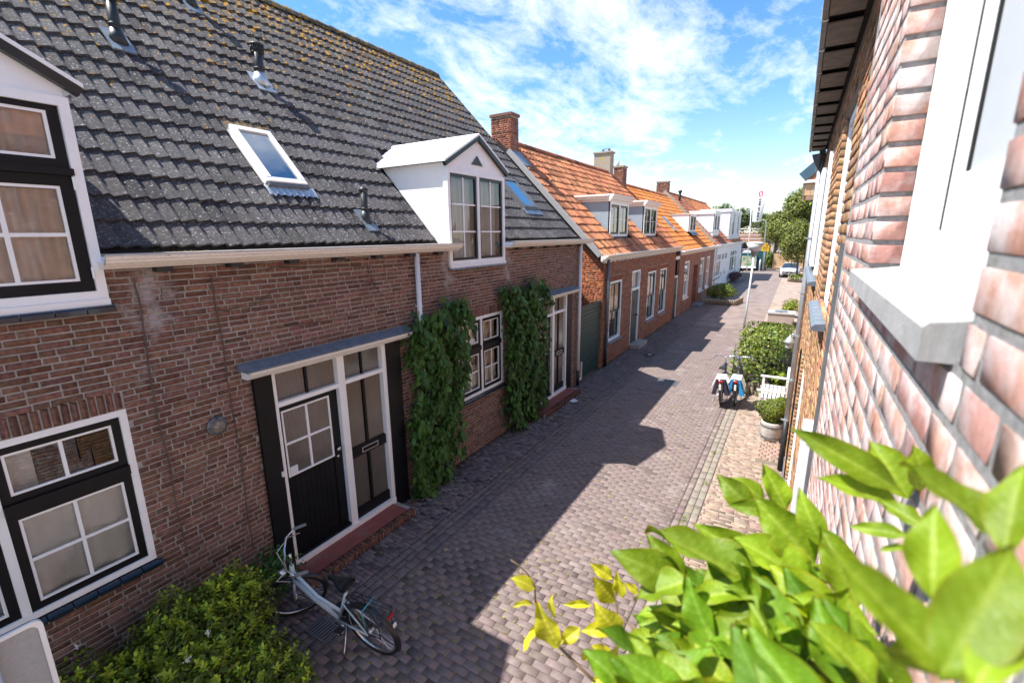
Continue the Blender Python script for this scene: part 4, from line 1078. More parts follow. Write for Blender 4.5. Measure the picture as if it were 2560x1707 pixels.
X = np.concatenate([Xf, Xs]); T = np.concatenate([tints_for(len(Xf), .17, .06, .1, .7) * np.array([.84, .86, 1.0]), tints_for(len(Xs), .17, .06, .08, .7)])
ar = np.concatenate([np.full(len(Xf), .004), np.full(len(Xs), .01)])
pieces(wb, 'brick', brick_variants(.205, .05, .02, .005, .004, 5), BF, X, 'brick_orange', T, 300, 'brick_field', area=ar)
E2 = np.array([-5.16, 0, 3.60]); U2 = np.array([-.7026, 0, .7116]); N2 = np.array([.7116, 0, .7026])
RT2 = E2 + U2 * 5.3
r = MB()
for yq in (0,):
    A = [E2 + U2 * -.05 + N2 * -.03 + np.array([0, 13.72, 0]), E2 + U2 * -.05 + N2 * -.03 + np.array([0, 24.9, 0]), RT2 + N2 * -.03 + np.array([0, 24.9, 0]), RT2 + N2 * -.03 + np.array([0, 13.72, 0])]
    r.add(A + [p - N2 * .1 for p in A], [(0, 1, 2, 3), (7, 6, 5, 4), (0, 4, 5, 1), (1, 5, 6, 2), (2, 6, 7, 3), (3, 7, 4, 0)])
    r.add([A[3], A[2], A[2] + np.array([-3.6, 0, -3.6]), A[3] + np.array([-3.6, 0, -3.6])], [(0, 1, 2, 3)])
roof2 = r.build('roof', 'underlay', H2)
to = [tile_mesh(.236, .385, 1, .030, .046, .034, 10, .33) for _ in range(4)]
D2A = (16.1, 18.13); D2B = (20.3, 22.35)
def skip2(y, s):
    if any(a - .0 < y < b + .0 and .72 < s < 2.75 for a, b in (D2A, D2B)): return True
    return y < 14.30 and 4.2 < s
tile_roof(roof2, E2, U2, N2, 13.74, 24.9, 15, .352, .231, [t[0] for t in to], to[0][1], 'tile_orange', skip2, 300, .16, .05, dark=.16, darkv=.62)
def ridge(parent, x, z, y0, y1, mname, r=.115, st=.36):
    y = y0
    while y < y1:
        mb = MB(); V = []; F = []
        for yv, rr_ in ((y, r * .95), (y + .03, r * 1.12), (y + st + .03, r * .95)):
            for q in range(9): a = math.pi * (q / 8) * 1.1 - .16; V.append((x + rr_ * math.cos(a), yv, z + rr_ * math.sin(a)))
        for j in range(2):
            for q in range(8): k = j * 9 + q; F.append((k, k + 1, k + 10, k + 9))
        mb.add(V, F, 0, tuple(tints_for(1)[0])); mb.build('ridge_tile', mname, parent, True); y += st
ridge(roof2, RT2[0], RT2[2] - .02, 14.3, 24.2, 'tile_brown')
# pale verge board along the near gable
b = MB(); c0 = E2 + U2 * 0.05 + np.array([0, 13.70, 0]); c1 = E2 + U2 * 4.75 + np.array([0, 13.70, 0]); b.obox((c0 + c1) / 2 + N2 * .0, (c1 - c0) / 2, (0, .05, 0), N2 * .075); b.build('verge_board', 'stone', H2)
def cornice(parent, x, y0, y1, zb, name='gutter', mname='cream', dent=True, out=.26):
    prof = [(0, 0), (.05, 0), (.06, .05), (.14, .07), (.2, .13), (out - .01, .15), (out, .19), (out - .03, .19), (out - .05, .15), (.02, .14), (0, .19)]
    b = MB(); b.prism([(x + n, y0, zb + v) for n, v in prof], (0, y1 - y0, 0)); g_ = b.build(name, mname, parent)
    if dent:
        y = y0 + .1
        while y < y1:
            q = MB(); q.box(x + .0, x + .13, y, y + .09, zb - .05, zb - .002); q.build('bracket', mname, g_); y += .42
    return g_
cornice(H2, -5.145, 13.62, 24.75, 3.47)
pipe_run(H2, -5.07, 14.12, .02, 3.50, .05, 'zinc_dark', .95, brk=(2.9, 1.6))
def sash_window(fc, parent, u0, u1, v0, v1, meet, smat, sill='lead', cu=1, cl_=1, bead=0, n1=-.045):
    w = MB(); fc.ring(w, u0, u1, v0, v1, .065, -.14, -.012); w = w.build('window', 'white', parent)
    sash(fc, w, u0 + .066, u1 - .066, meet - .02, v1 - .066, .05, 2, 1, smat, smat, n1, 0, .03)
    sash(fc, w, u0 + .066, u1 - .066, v0 + .066, meet + .02, .05, 2, 1, smat, smat, n1 - .045, 0, .03)
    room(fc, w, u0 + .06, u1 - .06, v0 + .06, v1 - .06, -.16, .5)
    s_ = MB(); s_.prism([fc.P(u0 - .05, v0 - .004 + a, b) for b, a in ((-.05, 0), (.06, -.03), (.06, -.075), (-.05, -.075))], (0, u1 - u0 + .1, 0)); s_.build('sill', sill, w)
    return w
for a, b, c, d in W2:
    sash_window(F2, H2, a, b, c + .0, d, 1.72, 'grey_door')
    curtain(F2, a + .15, a + .15 + (b - a) * .35, c + .1, d - .1, -.22, 'curtain', 'pale curtain in the cottage window %s' % {W2[0]: 'nearest the zinc downpipe', W2[1]: 'right after the cottage door', W2[2]: 'nearest the black alley door'}[(a, b, c, d)], 4, .02)
# cottage door with top light
f = MB(); F2.box(f, 16.95, 17.02, .14, 2.94, -.14, -.01); F2.box(f, 17.95, 18.02, .14, 2.94, -.14, -.01); F2.box(f, 17.02, 17.95, 2.87, 2.94, -.14, -.01); F2.box(f, 17.02, 17.95, 2.20, 2.29, -.14, -.01)
f = f.build('door', 'white', H2)
b = MB(); F2.box(b, 17.02, 17.95, .14, 2.20, -.12, -.06); F2.box(b, 17.14, 17.22, 1.0, 1.75, -.06, -.055); b.build('door_leaf', 'grey_door', f)
b = MB(); F2.box(b, 17.32, 17.62, 1.2, 1.24, -.06, -.045); F2.box(b, 17.44, 17.5, 1.5, 1.8, -.06, -.05); F2.box(b, 17.80, 17.86, 1.15, 1.22, -.06, -.0); b.build('door_handle', 'iron', f)
b = MB(); F2.box(b, 17.03, 17.94, 2.30, 2.86, -.10, -.095); b.build('pane', 'ribbed', f)
b = MB(); b.box(-5.14, -4.78, 17.0, 18.15, 0, .13); b.box(-5.14, -4.80, 17.02, 18.13, .131, .15); tag(b.build('doorstep', 'aggregate'), 'grey stone doorstep of the red brick cottage', 'doorstep')
# flat dormers with moulded cornice
def flat_dormer(parent, y0, y1, xf, zb, zt, clad, E0, u, cor='cream', ks=1.0):
    fc = Face(xf, 1); d = MB()
    xe = lambda z: E0[0] - (z - E0[2]) * abs(u[0] / u[2])
    c = MB(); prof = [(a_ * ks, b_ * ks) for a_, b_ in ((0, 0), (.04, .0), (.05, .05), (.1, .07), (.13, .15), (.17, .18), (.17, .24), (0, .25))]
    c.prism([(xf + n, y0 - .16 * ks, zt + v) for n, v in prof], (0, y1 - y0 + .32 * ks, 0))
    for yq, sg in ((y0, -1), (y1, 1)): c.prism([(xf + .001, yq + sg * n, zt + v) for n, v in prof], (-abs(xf - xe(zt)) - .2, 0, 0))
    c.box(xe(zt) - .35 * ks, xf, y0, y1, zt + .0, zt + .25 * ks); d = c.build('dormer', cor, parent)
    for yq in (y0, y1 - .04):
        ck = MB(); ck.prism([(xf - .01, yq, zb + .0), (xf - .01, yq, zt), (xe(zt) - .1, yq, zt), (xe(zb) - .1, yq, zb)], (0, .04, 0)); ck.build('cheek', clad, d)
    w = MB(); fc.ring(w, y0, y1, zb, zt, .09, -.06, .012); m_ = (y0 + y1) / 2; fc.box(w, m_ - .06, m_ + .06, zb + .09, zt - .09, -.06, .01); w.build('window_frame', 'white', d)
    for a, b_ in ((y0 + .09, m_ - .06), (m_ + .06, y1 - .09)): sash(fc, d, a + .002, b_ - .002, zb + .092, zt - .092, .07, 2, 2, 'blackgreen', 'white', -.01, 0, .016)
    room(fc, d, y0 + .08, y1 - .08, zb + .08, zt - .08, -.065, .4)
    ap = MB(); pa = [np.array([xf + .02, y0 - .1, zb - .02]), np.array([xf + .02, y1 + .1, zb - .02])]
    V = []; F = []; n = 18
    for i in range(n + 1):
        y = y0 - .05 + (y1 - y0 + .15) * i / n
        V.append((xf + .015, y, zb - .01)); s_ = u * -.36; V.append((xf + .015 - s_[0] * -1 + .0, y, zb - .01 + s_[2] + .02 + .012 * math.sin(i * 2.2))) if False else V.append((xf + .26, y, zb - .22 + .018 * math.sin(i * 2.2)))
    for i in range(n): F.append((2 * i, 2 * i + 1, 2 * i + 3, 2 * i + 2))
    ap.add(V, F); ap.build('lead_apron', 'lead', d, True)
    return d
flat_dormer(H2, *D2A, -5.80, 4.19, 5.40, 'grey_clad', E2, U2); flat_dormer(H2, *D2B, -5.80, 4.19, 5.42, 'grey_clad', E2, U2)
for yq, lab in ((16.25, 'white curtain in the nearer grey-cheeked dormer'), (20.45, 'white curtain in the farther grey-cheeked dormer')): curtain(Face(-5.8, 1), yq, yq + .7, 4.3, 5.0, -.2, 'curtain', lab, 4, .02)
# chimneys
def chimney(parent, x0, x1, y0, y1, z0, z1, mname, mort, tint=(1, 1, 1), capm=None, bl=.2, parts=True):
    c = MB(); c.box(x0 + .008, x1 - .008, y0 + .008, y1 - .008, z0, z1); c = c.build('chimney', mort, parent)
    if parts:
        Ba = brickwork(0, x1 - x0, 0, z1 - z0, [], bl, .05, .0115, .3); Xa = lay(Ba, (x0, y0, z0), (1, 0, 0), (0, 0, 1), (0, -1, 0), .003)
        Bb = brickwork(0, y1 - y0, 0, z1 - z0, [], bl, .05, .0115, .3); Xb = lay(Bb, (x1, y0, z0), (0, 1, 0), (0, 0, 1), (1, 0, 0), .003)
        X = np.concatenate([Xa, Xb]); pieces(c, 'brick', brick_variants(bl, .05, .02, .005, .004, 4), BF, X, mname, tints_for(len(X), .22, .07, .15, .6) * np.array(tint), 300)
        k = MB(); k.box(x0 - .035, x1 + .035, y0 - .035, y1 + .035, z1 - .01, z1 + .075); k.build('chimney_cap', capm or mname, c)
    else:
        k = MB(); k.box(x0 - .05, x1 + .05, y0 - .05, y1 + .05, z1, z1 + .07); k.build('chimney_cap', capm or mort, c)
    return c
ch1 = chimney(H2, -9.20, -8.42, 13.76, 14.24, 6.0, 8.08, 'brick_orange', 'mortar_light', (.78, .85, 1.05), 'brick_old')
b = MB(); b.obox(E2 + U2 * 4.35 + N2 * .07 + np.array([0, 14.05, 0]), (0, .26, 0), U2 * .35, N2 * .01); b.build('lead_flashing', 'lead', ch1)
ch2 = chimney(H2, -9.60, -8.70, 23.9, 24.42, 6.0, 8.32, 'plaster', 'plaster', capm='plaster', parts=False)
for (dx, dz) in ((.45, .0), (.62, .0)):
    b = MB(); q = np.array([-9.6 + dx + .1, 24.15, 8.39]); b.tube([q, q + np.array([0, 0, .16])], .07 if dx > .5 else .012, 8); 
    if dx < .5: b.box(q[0] - .16, q[0] + .16, q[1] - .01, q[1] + .01, q[2] + .15, q[2] + .17); b.box(q[0] - .2, q[0] - .1, q[1] - .04, q[1] + .04, q[2] + .0, q[2] + .14)
    b.build('chimney_pot' if dx > .5 else 'aerial', 'zinc_dark', ch2)

# ================================================================== alley door
t_ = thing('alley_door', 'narrow black door between the orange-roofed cottages', 'door', (-5.2, 24.5, 0))
b = MB(); b.box(-5.3, -5.22, 24.08, 24.86, .03, 2.1); b.build('door_leaf', 'black', t_)
b = MB(); b.box(-5.32, -5.18, 24.86, 24.93, 0, 2.18); b.box(-5.32, -5.18, 24.02, 24.93, 2.1, 2.18); b.build('door_frame', 'white', t_)
b = MB(); b.box(-5.22, -5.16, 24.68, 24.72, 1.0, 1.2); b.box(-5.18, -5.16, 24.58, 24.72, 1.08, 1.12); b.build('door_handle', 'chrome', t_)
b = MB(); b.box(-7.5, -5.25, 24.02, 24.96, 3.02, 3.12); b.box(-5.3, -5.16, 24.0, 24.96, 3.0, 3.16); b.build('lintel_board', 'white', t_)

# ================================================================== third house
F3 = Face(-5.15, 1)
H3 = thing('cottage', 'third brick cottage with bright orange tiles, white shed dormer and recessed door', 'house', (-5.15, 30, 0))
W3 = [(26.27, 27.60, .785, 2.8), (30.90, 32.33, .68, 2.77), (33.28, 34.53, .68, 2.76)]
D3 = (28.85, 30.2, .1, 2.45)
wb = MB(); slab_with_holes(wb, 24.97, 36.4, 0, 3.4, W3 + [D3], F3.P, -.3, 0.0, 0)
wb.add([(-5.2, 24.97, 0), (-12, 24.97, 0), (-12, 24.97, 3.4), (-8.75, 24.97, 6.8), (-5.3, 24.97, 3.4)], [(0, 1, 2, 3, 4)], 1)
wb.add([(-5.2, 36.4, 0), (-12, 36.4, 0), (-12, 36.4, 3.4), (-8.75, 36.4, 7.25), (-5.3, 36.4, 3.6)], [(0, 1, 2, 3, 4)], 1)
wb.build('wall', ['wall_far_red', 'wall_far_red_side'], H3)
for a, b_, c, d in W3: sash_window(F3, H3, a, b_, c, d, 1.75, 'white', 'white')
f = MB(); F3.box(f, 28.85, 28.95, .1, 2.45, -.5, -.02); f = f.build('door', 'cream', H3)
b = MB(); F3.box(b, 28.95, 30.2, .1, 2.45, -.55, -.5); b.build('door_leaf', 'wood_soffit', f)
b = MB(); b.box(-5.14, -4.62, 29.1, 30.3, 0, .12); tag(b.build('doorstep', 'lead'), 'blue-grey stone doorstep below the recessed brown door', 'doorstep')
E3 = np.array([-5.20, 0, 3.40]); U3 = np.array([-.7071, 0, .7071]); N3 = np.array([.7071, 0, .7071]); RT3 = E3 + U3 * 5.02
def plain_roof(parent, E0, u, nrm, length, y0, y1):
    r = MB(); A = [E0 - u * .05 - nrm * .03 + np.array([0, y0, 0]), E0 - u * .05 - nrm * .03 + np.array([0, y1, 0]), E0 + u * length - nrm * .03 + np.array([0, y1, 0]), E0 + u * length - nrm * .03 + np.array([0, y0, 0])]
    r.add(A + [p - nrm * .1 for p in A], [(0, 1, 2, 3), (7, 6, 5, 4), (0, 4, 5, 1), (1, 5, 6, 2), (2, 6, 7, 3), (3, 7, 4, 0)])
    r.add([A[3], A[2], A[2] + np.array([-3.6, 0, -3.6]), A[3] + np.array([-3.6, 0, -3.6])], [(0, 1, 2, 3)])
    return r.build('roof', 'underlay', parent)
roof3 = plain_roof(H3, E3, U3, N3, 5.02, 24.9, 36.5)
tile_roof(roof3, E3, U3, N3, 24.9, 36.45, 15, .335, .231, [t[0] for t in to], to[0][1], 'tile_orange2', lambda y, s: (30.6 < y < 32.6 and 1.0 < s < 2.9) , 300, .12, .05, dark=.08, darkv=.75)
ridge(roof3, RT3[0], RT3[2] - .02, 25.9, 35.9, 'tile_orange')
cornice(H3, -5.145, 24.9, 36.5, 3.22, out=.24)
d = flat_dormer(H3, 30.66, 32.5, -5.9, 4.38, 5.38, 'white', E3, U3, 'white', .3)
ch3 = chimney(H3, -8.97, -8.43, 25.2, 25.80, 6.0, 7.75, 'brick_orange', 'mortar_light', (.75, .95, 1.3), 'plaster')
b = MB(); b.tube([(-8.85, 25.5, 7.8), (-8.85, 25.5, 8.1)], .085, 10); b.build('chimney_pot', 'zinc', ch3, True)
ch4 = chimney(H3, -9.60, -8.74, 36.4, 36.95, 6.2, 7.98, 'brick_orange', 'mortar_light', (.75, .95, 1.3), 'aggregate')
# small roof window
k = MB(); q = E3 + U3 * 1.95 + N3 * .06 + np.array([0, 28.0, 0]); k.obox(q, (0, .28, 0), U3 * .55, N3 * .05); k = k.build('skylight', 'zinc', H3)
p = MB(); p.obox(q + N3 * .055, (0, .2, 0), U3 * .45, N3 * .004); p.build('pane', 'glass_blue', k)

# ================================================================== fourth house, white
F4 = Face(-5.15, 1)
H4 = thing('white_house', 'white-painted house with a boarded white dormer at the end of the row', 'house', (-5.15, 45, 0))
W4 = [(36.75, 39.9, .95, 2.8), (45.8, 50.4, .75, 2.75)]
D4 = [(40.4, 41.7, .1, 2.75), (42.2, 43.6, .1, 2.75)]
wb = MB(); slab_with_holes(wb, 36.42, 54.5, 0, 3.25, W4 + D4, F4.P, -.3, 0)
wb.add([(-5.2, 54.5, 0), (-12, 54.5, 0), (-12, 54.5, 3.4), (-9.2, 54.5, 7.4), (-5.3, 54.5, 3.4)], [(0, 1, 2, 3, 4)])
wb.build('wall', 'stucco_white', H4)
for a, b_, c, d in W4:
    w = MB(); F4.ring(w, a, b_, c, d, .12, -.1, -.01); F4.box(w, a + .12, b_ - .12, 2.15, 2.25, -.1, -.012)
    for t in (1 / 3, 2 / 3): F4.box(w, a + (b_ - a) * t - .06, a + (b_ - a) * t + .06, c + .12, d - .12, -.1, -.014)
    w = w.build('window', 'white', H4)
    for i in range(3):
        for (v0, v1) in ((c + .12, 2.15), (2.25, d - .12)):
            p = MB(); u0 = a + (b_ - a) * i / 3 + .1; p.quad(F4.P(u0, v0, -.06), F4.P(u0 + (b_ - a) / 3 - .2, v0, -.06), F4.P(u0 + (b_ - a) / 3 - .2, v1, -.06), F4.P(u0, v1, -.06)); p.build('pane', 'glass', w)
    room(F4, w, a, b_, c, d, -.12, .5); s_ = MB(); F4.box(s_, a - .1, b_ + .1, c - .1, c - .01, -.02, .08); s_.build('sill', 'lead', w)
for a, b_, c, d in D4:
    f = MB(); F4.ring(f, a, b_, c, d, .1, -.12, .0); F4.box(f, a + .1, b_ - .1, 2.1, 2.2, -.12, -.002); f = f.build('door', 'white', H4)
    l_ = MB(); F4.box(l_, a + .1, b_ - .1, c + .1, 2.1, -.1, -.05); l_.build('door_leaf', 'white_cool', f)
    p = MB(); F4.box(p, a + .12, b_ - .12, 2.22, d - .12, -.1, -.09); p.build('pane', 'room', f)
    h_ = MB(); F4.box(h_, a + .15, a + .22, .95, 1.25, -.05, .03); h_.build('door_handle', 'iron', f)
E4 = np.array([-5.20, 0, 3.42]); U4 = np.array([-.7071, 0, .7071]); RT4 = E4 + U4 * 5.55
roof4 = plain_roof(H4, E4, U4, N3, 5.55, 36.55, 55.0)
T4 = [tile_mesh(.3, .385, 1, .032, .046, .034, 8, .33) for _ in range(3)]
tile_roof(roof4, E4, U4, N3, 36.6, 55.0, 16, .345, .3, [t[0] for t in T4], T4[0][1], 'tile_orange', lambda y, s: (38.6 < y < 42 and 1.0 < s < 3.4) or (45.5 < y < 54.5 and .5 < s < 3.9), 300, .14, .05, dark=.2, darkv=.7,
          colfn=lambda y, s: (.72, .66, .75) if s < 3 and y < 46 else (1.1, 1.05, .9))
ridge(roof4, RT4[0], RT4[2] - .02, 37.4, 54.6, 'tile_brown', .12, .4)
cornice(H4, -5.145, 36.55, 55.2, 3.24, mname='white', out=.24)
b = MB(); q0 = E4 + U4 * .1 + np.array([0, 36.5, .1]); q1 = E4 + U4 * 5.4 + np.array([0, 36.5, .1]); b.obox((q0 + q1) / 2, (q1 - q0) / 2, (0, .11, 0), N3 * .12); b.build('parapet', 'plaster', H4)
pipe_run(H4, -5.06, 36.75, .02, 3.2, .045, 'white_cool'); pipe_run(H4, -5.06, 54.3, .02, 3.2, .05, 'zinc_dark')
b = MB(); q = E4 + U4 * 4.6 + np.array([0, 39.2, 0]); b.tube([q, q + np.array([0, 0, .75])], .09, 8); b.lathe([(.1, 0), (.16, .02), (.14, .18), (.05, .2)], q + np.array([0, 0, .7]), 10); b.build('vent_pipe', 'pvc', H4, True)
def board_dormer(y0, y1, xf, zb, zt, wins, mname):
    fc = Face(xf, 1); d = MB(); d.box(-8.2, xf - .03, y0 + .03, y1 - .03, zb - .8, zt - .02); d = d.build('dormer', mname, H4)
    z = zb; k = 0
    while z < zt - .25:                            # weatherboards, one by one
        for (a, b_, side) in ((y0, y1, 0),):
            q = MB(); q.box(-8.0 + max(0, (zt - z) * .9), xf - .0, y0, y0 + .03, z, z + .215); q.build('weatherboard', mname, d)
            q = MB()
            us = [y0] + [e for w_ in wins for e in (w_[0], w_[1])] + [y1]
            for i in range(0, len(us), 2):
                if us[i + 1] > us[i]: q.box(xf - .03, xf + .0, us[i], us[i + 1], z, z + .215)
            q.build('weatherboard', mname, d)
        z += .225
    t = MB(); t.box(-8.2, xf + .06, y0 - .06, y1 + .06, zt - .25, zt); t.build('fascia', 'white', d)
    for a, b_ in wins:
        w = MB(); fc.ring(w, a, b_, zb + .1, zt - .3, .08, -.05, .03); w.build('window_frame', 'white', d)
        p = MB(); fc.box(p, a + .08, b_ - .08, zb + .18, zt - .38, -.03, -.02); p.build('pane', 'glass_blue', d)
    return d
board_dormer(38.9, 41.9, -5.75, 4.35, 5.95, [(39.1, 40.3), (40.5, 41.7)], 'white')
board_dormer(46.0, 54.2, -5.45, 3.95, 6.35, [(47.4, 49.0), (51.0, 52.6)], 'white_cool')

# ================================================================== right side: the red brick house with the open window
FR = Face(0.165, -1)
HR = thing('brick_house', 'pale red brick house with white window and stone sill beside the camera', 'house', (0.5, 1, 0))
OR_ = [(0.672, 1.60, 4.16, 6.2)]
wb = MB(); slab_with_holes(wb, -1.2, 2.46, 0, 6.6, [(.668, 1.605, 4.156, 6.2)], FR.P, -.3, -.002); wb.box(.165, .47, 2.40, 2.462, 0, 6.6)
wb = wb.build('wall', 'mortar_blue', HR)
RB = .0475
B = brickwork(-1.2, 2.46, 0.02, 6.5, OR_, .205, RB, .0142, .35)
Xf = lay(B, (.165, 0, 0), (0, 1, 0), (0, 0, 1), (-1, 0, 0), .0008, .004)
Bj = [(0, .02 + r * (RB + .0142), .068 if r % 2 else .073, RB) for r in range(104)]
Bj = [q for q in Bj if q[1] > 4.17]
Xj = lay(Bj, (.1655, 1.598, 0), (1, 0, 0), (0, 0, 1), (0, -1, 0), .0008, .003)
X = np.concatenate([Xf, Xj])
pieces(wb, 'brick', brick_variants(.205, RB, .02, .0012, .0012, 6), BF, X, 'brick_red', tints_for(len(X), .10, .04, .03, .8), 300, 'brick_field')
w = MB(); FR.box(w, 1.262, 1.60, 4.2, 6.3, -.16, -.07); FR.box(w, .60, 1.262, 4.2, 4.3, -.16, -.07); w = w.build('window', 'white', HR)
b = MB(); FR.box(b, 1.15, 1.236, 4.301, 6.3, -.15, -.0695); FR.box(b, .6, 1.15, 4.301, 4.40, -.15, -.0695); b.build('sash', 'white', w)
b = MB(); FR.box(b, 1.2365, 1.2615, 4.302, 6.3, -.12, -.0712); FR.box(b, 1.1425, 1.1495, 4.40, 6.3, -.0738, -.0705); b.build('gasket', 'rubber', w)
b = MB(); b.quad(FR.P(.6, 4.40, -.0735), FR.P(.6, 6.3, -.0735), FR.P(1.145, 6.3, -.0735), FR.P(1.145, 4.40, -.0735)); b.build('pane', 'glass_clear', w)
b = MB(); FR.box(b, .6, 1.148, 4.40, 6.3, -.079, -.0752); b.build('inner_blind', 'blind', w)
b = MB(); b.prism([(.133, .70, 4.150), (.133, .70, 4.190), (.139, .70, 4.196), (.30, .70, 4.218), (.30, .70, 4.150)], (0, .945, 0)); b.build('window_sill', 'stone', HR)
b = MB(); b.box(.15, .19, 2.464, 2.484, 2.3, 4.25); b.build('corner_strip', 'zinc_dark', HR)

# ------------------------------------------------------------------ brown brick house beyond it
FB = Face(0.20, -1)
HB = thing('brick_house', 'orange-brown brick house with grey eaves soffit, zinc hopper and downpipe', 'house', (0.6, 7, 0))
OB = [(3.62, 4.84, 3.72, 5.18), (6.10, 8.7, 3.78, 5.15), (5.6, 7.35, .75, 2.75), (3.0, 4.4, .9, 2.6)]
wb = MB(); slab_with_holes(wb, 2.49, 13.2, 0, 5.56, [(q[0] - .01, q[1] + .012, q[2] - .005, q[3] + .005) for q in OB], FB.P, -.3, -.006); wb = wb.build('wall', 'mortar_dark', HB)
B = brickwork(2.49, 13.2, 0.02, 5.5, OB, .205, .0475, .0135, .4)
Xf = lay(B, (.20, 0, 0), (0, 1, 0), (0, 0, 1), (-1, 0, 0), .0028, .01); XX = [Xf]
for a, b_, c, d in OB:
    Bj = [(0, .02 + r * .061, .05, .0475) for r in range(90)]; Bj = [q for q in Bj if c < q[1] < d - .04]
    XX.append(lay(Bj, (.20, b_, 0), (1, 0, 0), (0, 0, 1), (0, -1, 0), .004, .012))
X = np.concatenate(XX)
pieces(wb, 'brick', brick_variants(.205, .0475, .025, .0028, .003, 6), BF, X, 'brick_brown', tints_for(len(X), .2, .06, .12, .65), 300, 'brick_field')
for a, b_, c, d in OB[:1] + OB[2:]:
    w = MB(); FB.ring(w, a, b_, c, d, .07, -.12, -.035); m_ = (a + b_) / 2; FB.box(w, m_ - .04, m_ + .04, c + .07, d - .07, -.12, -.04); w = w.build('window', 'white', HB)
    for q0, q1 in ((a + .07, m_ - .04), (m_ + .04, b_ - .07)): sash(FB, w, q0 + .002, q1 - .002, c + .072, d - .072, .05, 1, 1, 'white', 'white', -.05, 0)
    room(FB, w, a + .05, b_ - .05, c + .05, d - .05, -.13, .4)
    sill_tiles(FB, w, a - .04, b_ + .04, c - .004, -.03, .075, .055, 7, 'tile_bluegrey')
# casement standing proud of the wall
a, b_, c, d = OB[1]
w = MB(); FB.ring(w, a, b_, c, d, .09, -.12, -.02); w = w.build('window', 'white', HB)
s_ = MB(); FB.box(s_, 7.7, 8.6, c + .05, d - .02, .0, .045); s_.build('sash', 'white', w); s_ = MB(); FB.box(s_, 6.2, 6.3, c + .05, d - .02, -.02, .03); s_.build('sash', 'white', w)
p = MB(); FB.box(p, 6.3, 7.7, c + .09, d - .09, -.02, -.012); p.build('pane', 'glass_blue', w)
h_ = MB(); FB.box(h_, 6.9, 7.0, 4.55, 4.65, -.01, .02); h_.build('window_catch', 'iron', w)
room(FB, w, a + .05, b_ - .05, c + .05, d - .05, -.13, .4); sill_tiles(FB, w, a - .05, b_ + .3, c - .004, -.03, .08, .06, 10, 'tile_bluegrey')
# eaves: one soffit panel after the other, gutter edge outside
ev = MB(); ev.box(-.005, .30, 2.0, 9.3, 5.575, 5.70); ev = ev.build('eaves', 'underlay', HB)
y = 2.02
while y < 9.1:
    q = MB(); l_ = .56; q.obox((.087, y + l_ / 2, 5.550), (.088, 0, .0), (0, l_ / 2 - .03, .012), (0, 0, .005)); q.build('soffit_panel', 'soffit', ev); 
    q = MB(); q.box(-.035, -.006, y + .01, y + l_ - .012, 5.55, 5.66); q.build('gutter_section', 'zinc_dark', ev)
    q = MB(); q.box(-.04, .0, y - .014, y + .008, 5.545, 5.667); q.build('gutter_joint', 'zinc', ev); y += l_
b = MB(); b.add([(-.02, 2.0, 5.70), (-.02, 9.4, 5.70), (3.5, 9.4, 8.6), (3.5, 2.0, 8.6)], [(0, 1, 2, 3)]); b.build('roof', 'tile_brown', HB)
hp = MB(); hp.lathe([(.02, -.24), (.045, -.24), (.05, -.2), (.105, -.03), (.11, -.03), (.11, .0), (.02, 0)], (.125, 9.2, 5.5), 4); hp = hp.build('rain_hopper', 'zinc_dark', HB)
dp = pipe_run(HB, .150, 9.2, .02, 5.56, .042, 'zinc', .95, brk=(4.2, 3.3, 2.55, 1.75, 1.0))
# plinth tiles, meter box, cables
for i in range(9):
    q = MB(); q.box(.185, .1995, 7.6 + i * .2 + .004, 7.8 + i * .2 - .004, .02, .30); q.build('plinth_tile', 'tile_bluegrey', HB)
b = MB(); FB.box(b, 2.62, 3.0, 2.55, 3.25, .0, .07); b.build('meter_box', 'white_cool', HB)
for k in range(2):
    b = MB(); b.tube([(.188 - k * .01, 7.5 - k * .1, 2.7), (.187 - k * .01, 7.45 - k * .07, 1.6), (.188, 7.42, .5), (.188, 7.6, .05)], .008, 6); b.build('cable', 'rubber', HB)
# raised doorway platform by the wall
b = MB(); b.box(-.27, .19, 9.35, 10.6, 0, .07); b = b.build('door_platform', 'mortar_light'); tag(b, 'low pink brick platform beside the barrel planter', 'platform')
Bq = row_pavers(-.265, .185, 9.36, 10.58, .1, .1, .006)
Xq = lay(Bq, (0, 0, .085), (1, 0, 0), (0, 1, 0), (0, 0, 1), .001, .004); pieces(b, 'paver', brick_variants(.1, .1, .014, .003, .002, 3), BF, Xq, 'paver_right', tints_for(len(Xq), .08, .03, .0) * np.array([1.05, .95, .95]), 300)

# ------------------------------------------------------------------ gabled house farther up on the right
HG = thing('gabled_house', 'house with timber soffit and slate-blue verge high on the right', 'house', (2.5, 23, 0))
b = MB(); b.box(.38, 5, 20.6, 33, 0, 5.9); b.build('wall', 'wall_far_brown', HG)
b = MB(); b.add([(-.12, 20.0, 6.18), (-.12, 33, 6.18), (3.0, 33, 9.2), (3.0, 20.0, 9.2), (-.12, 20.0, 6.08), (-.12, 33, 6.08), (3.0, 33, 9.1), (3.0, 20, 9.1)], [(0, 1, 2, 3), (4, 7, 6, 5), (0, 4, 5, 1), (0, 3, 7, 4)]); rg = b.build('roof', 'tile_orange', HG)
b = MB(); b.obox((.42, 19.97, 6.75), (.60, 0, .58), (0, .03, 0), (-.11, 0, .12)); b.build('verge_panel', 'slateblue', rg)
for r_ in range(7):
    b = MB(); q = np.array([.06 + r_ * .2, 19.99, 6.2 + r_ * .193]); b.obox(q + np.array([.14, .0, -.06]), (.1, 0, .097), (0, .01, 0), (.05, 0, -.052)); b.build('roof_tile', 'tile_orange', rg)
b = MB(); b.box(-.14, .6, 19.95, 20.05, 5.98, 6.08); b.box(-.14, -.1, 20.05, 30, 5.95, 6.08); b.build('fascia', 'white', HG)
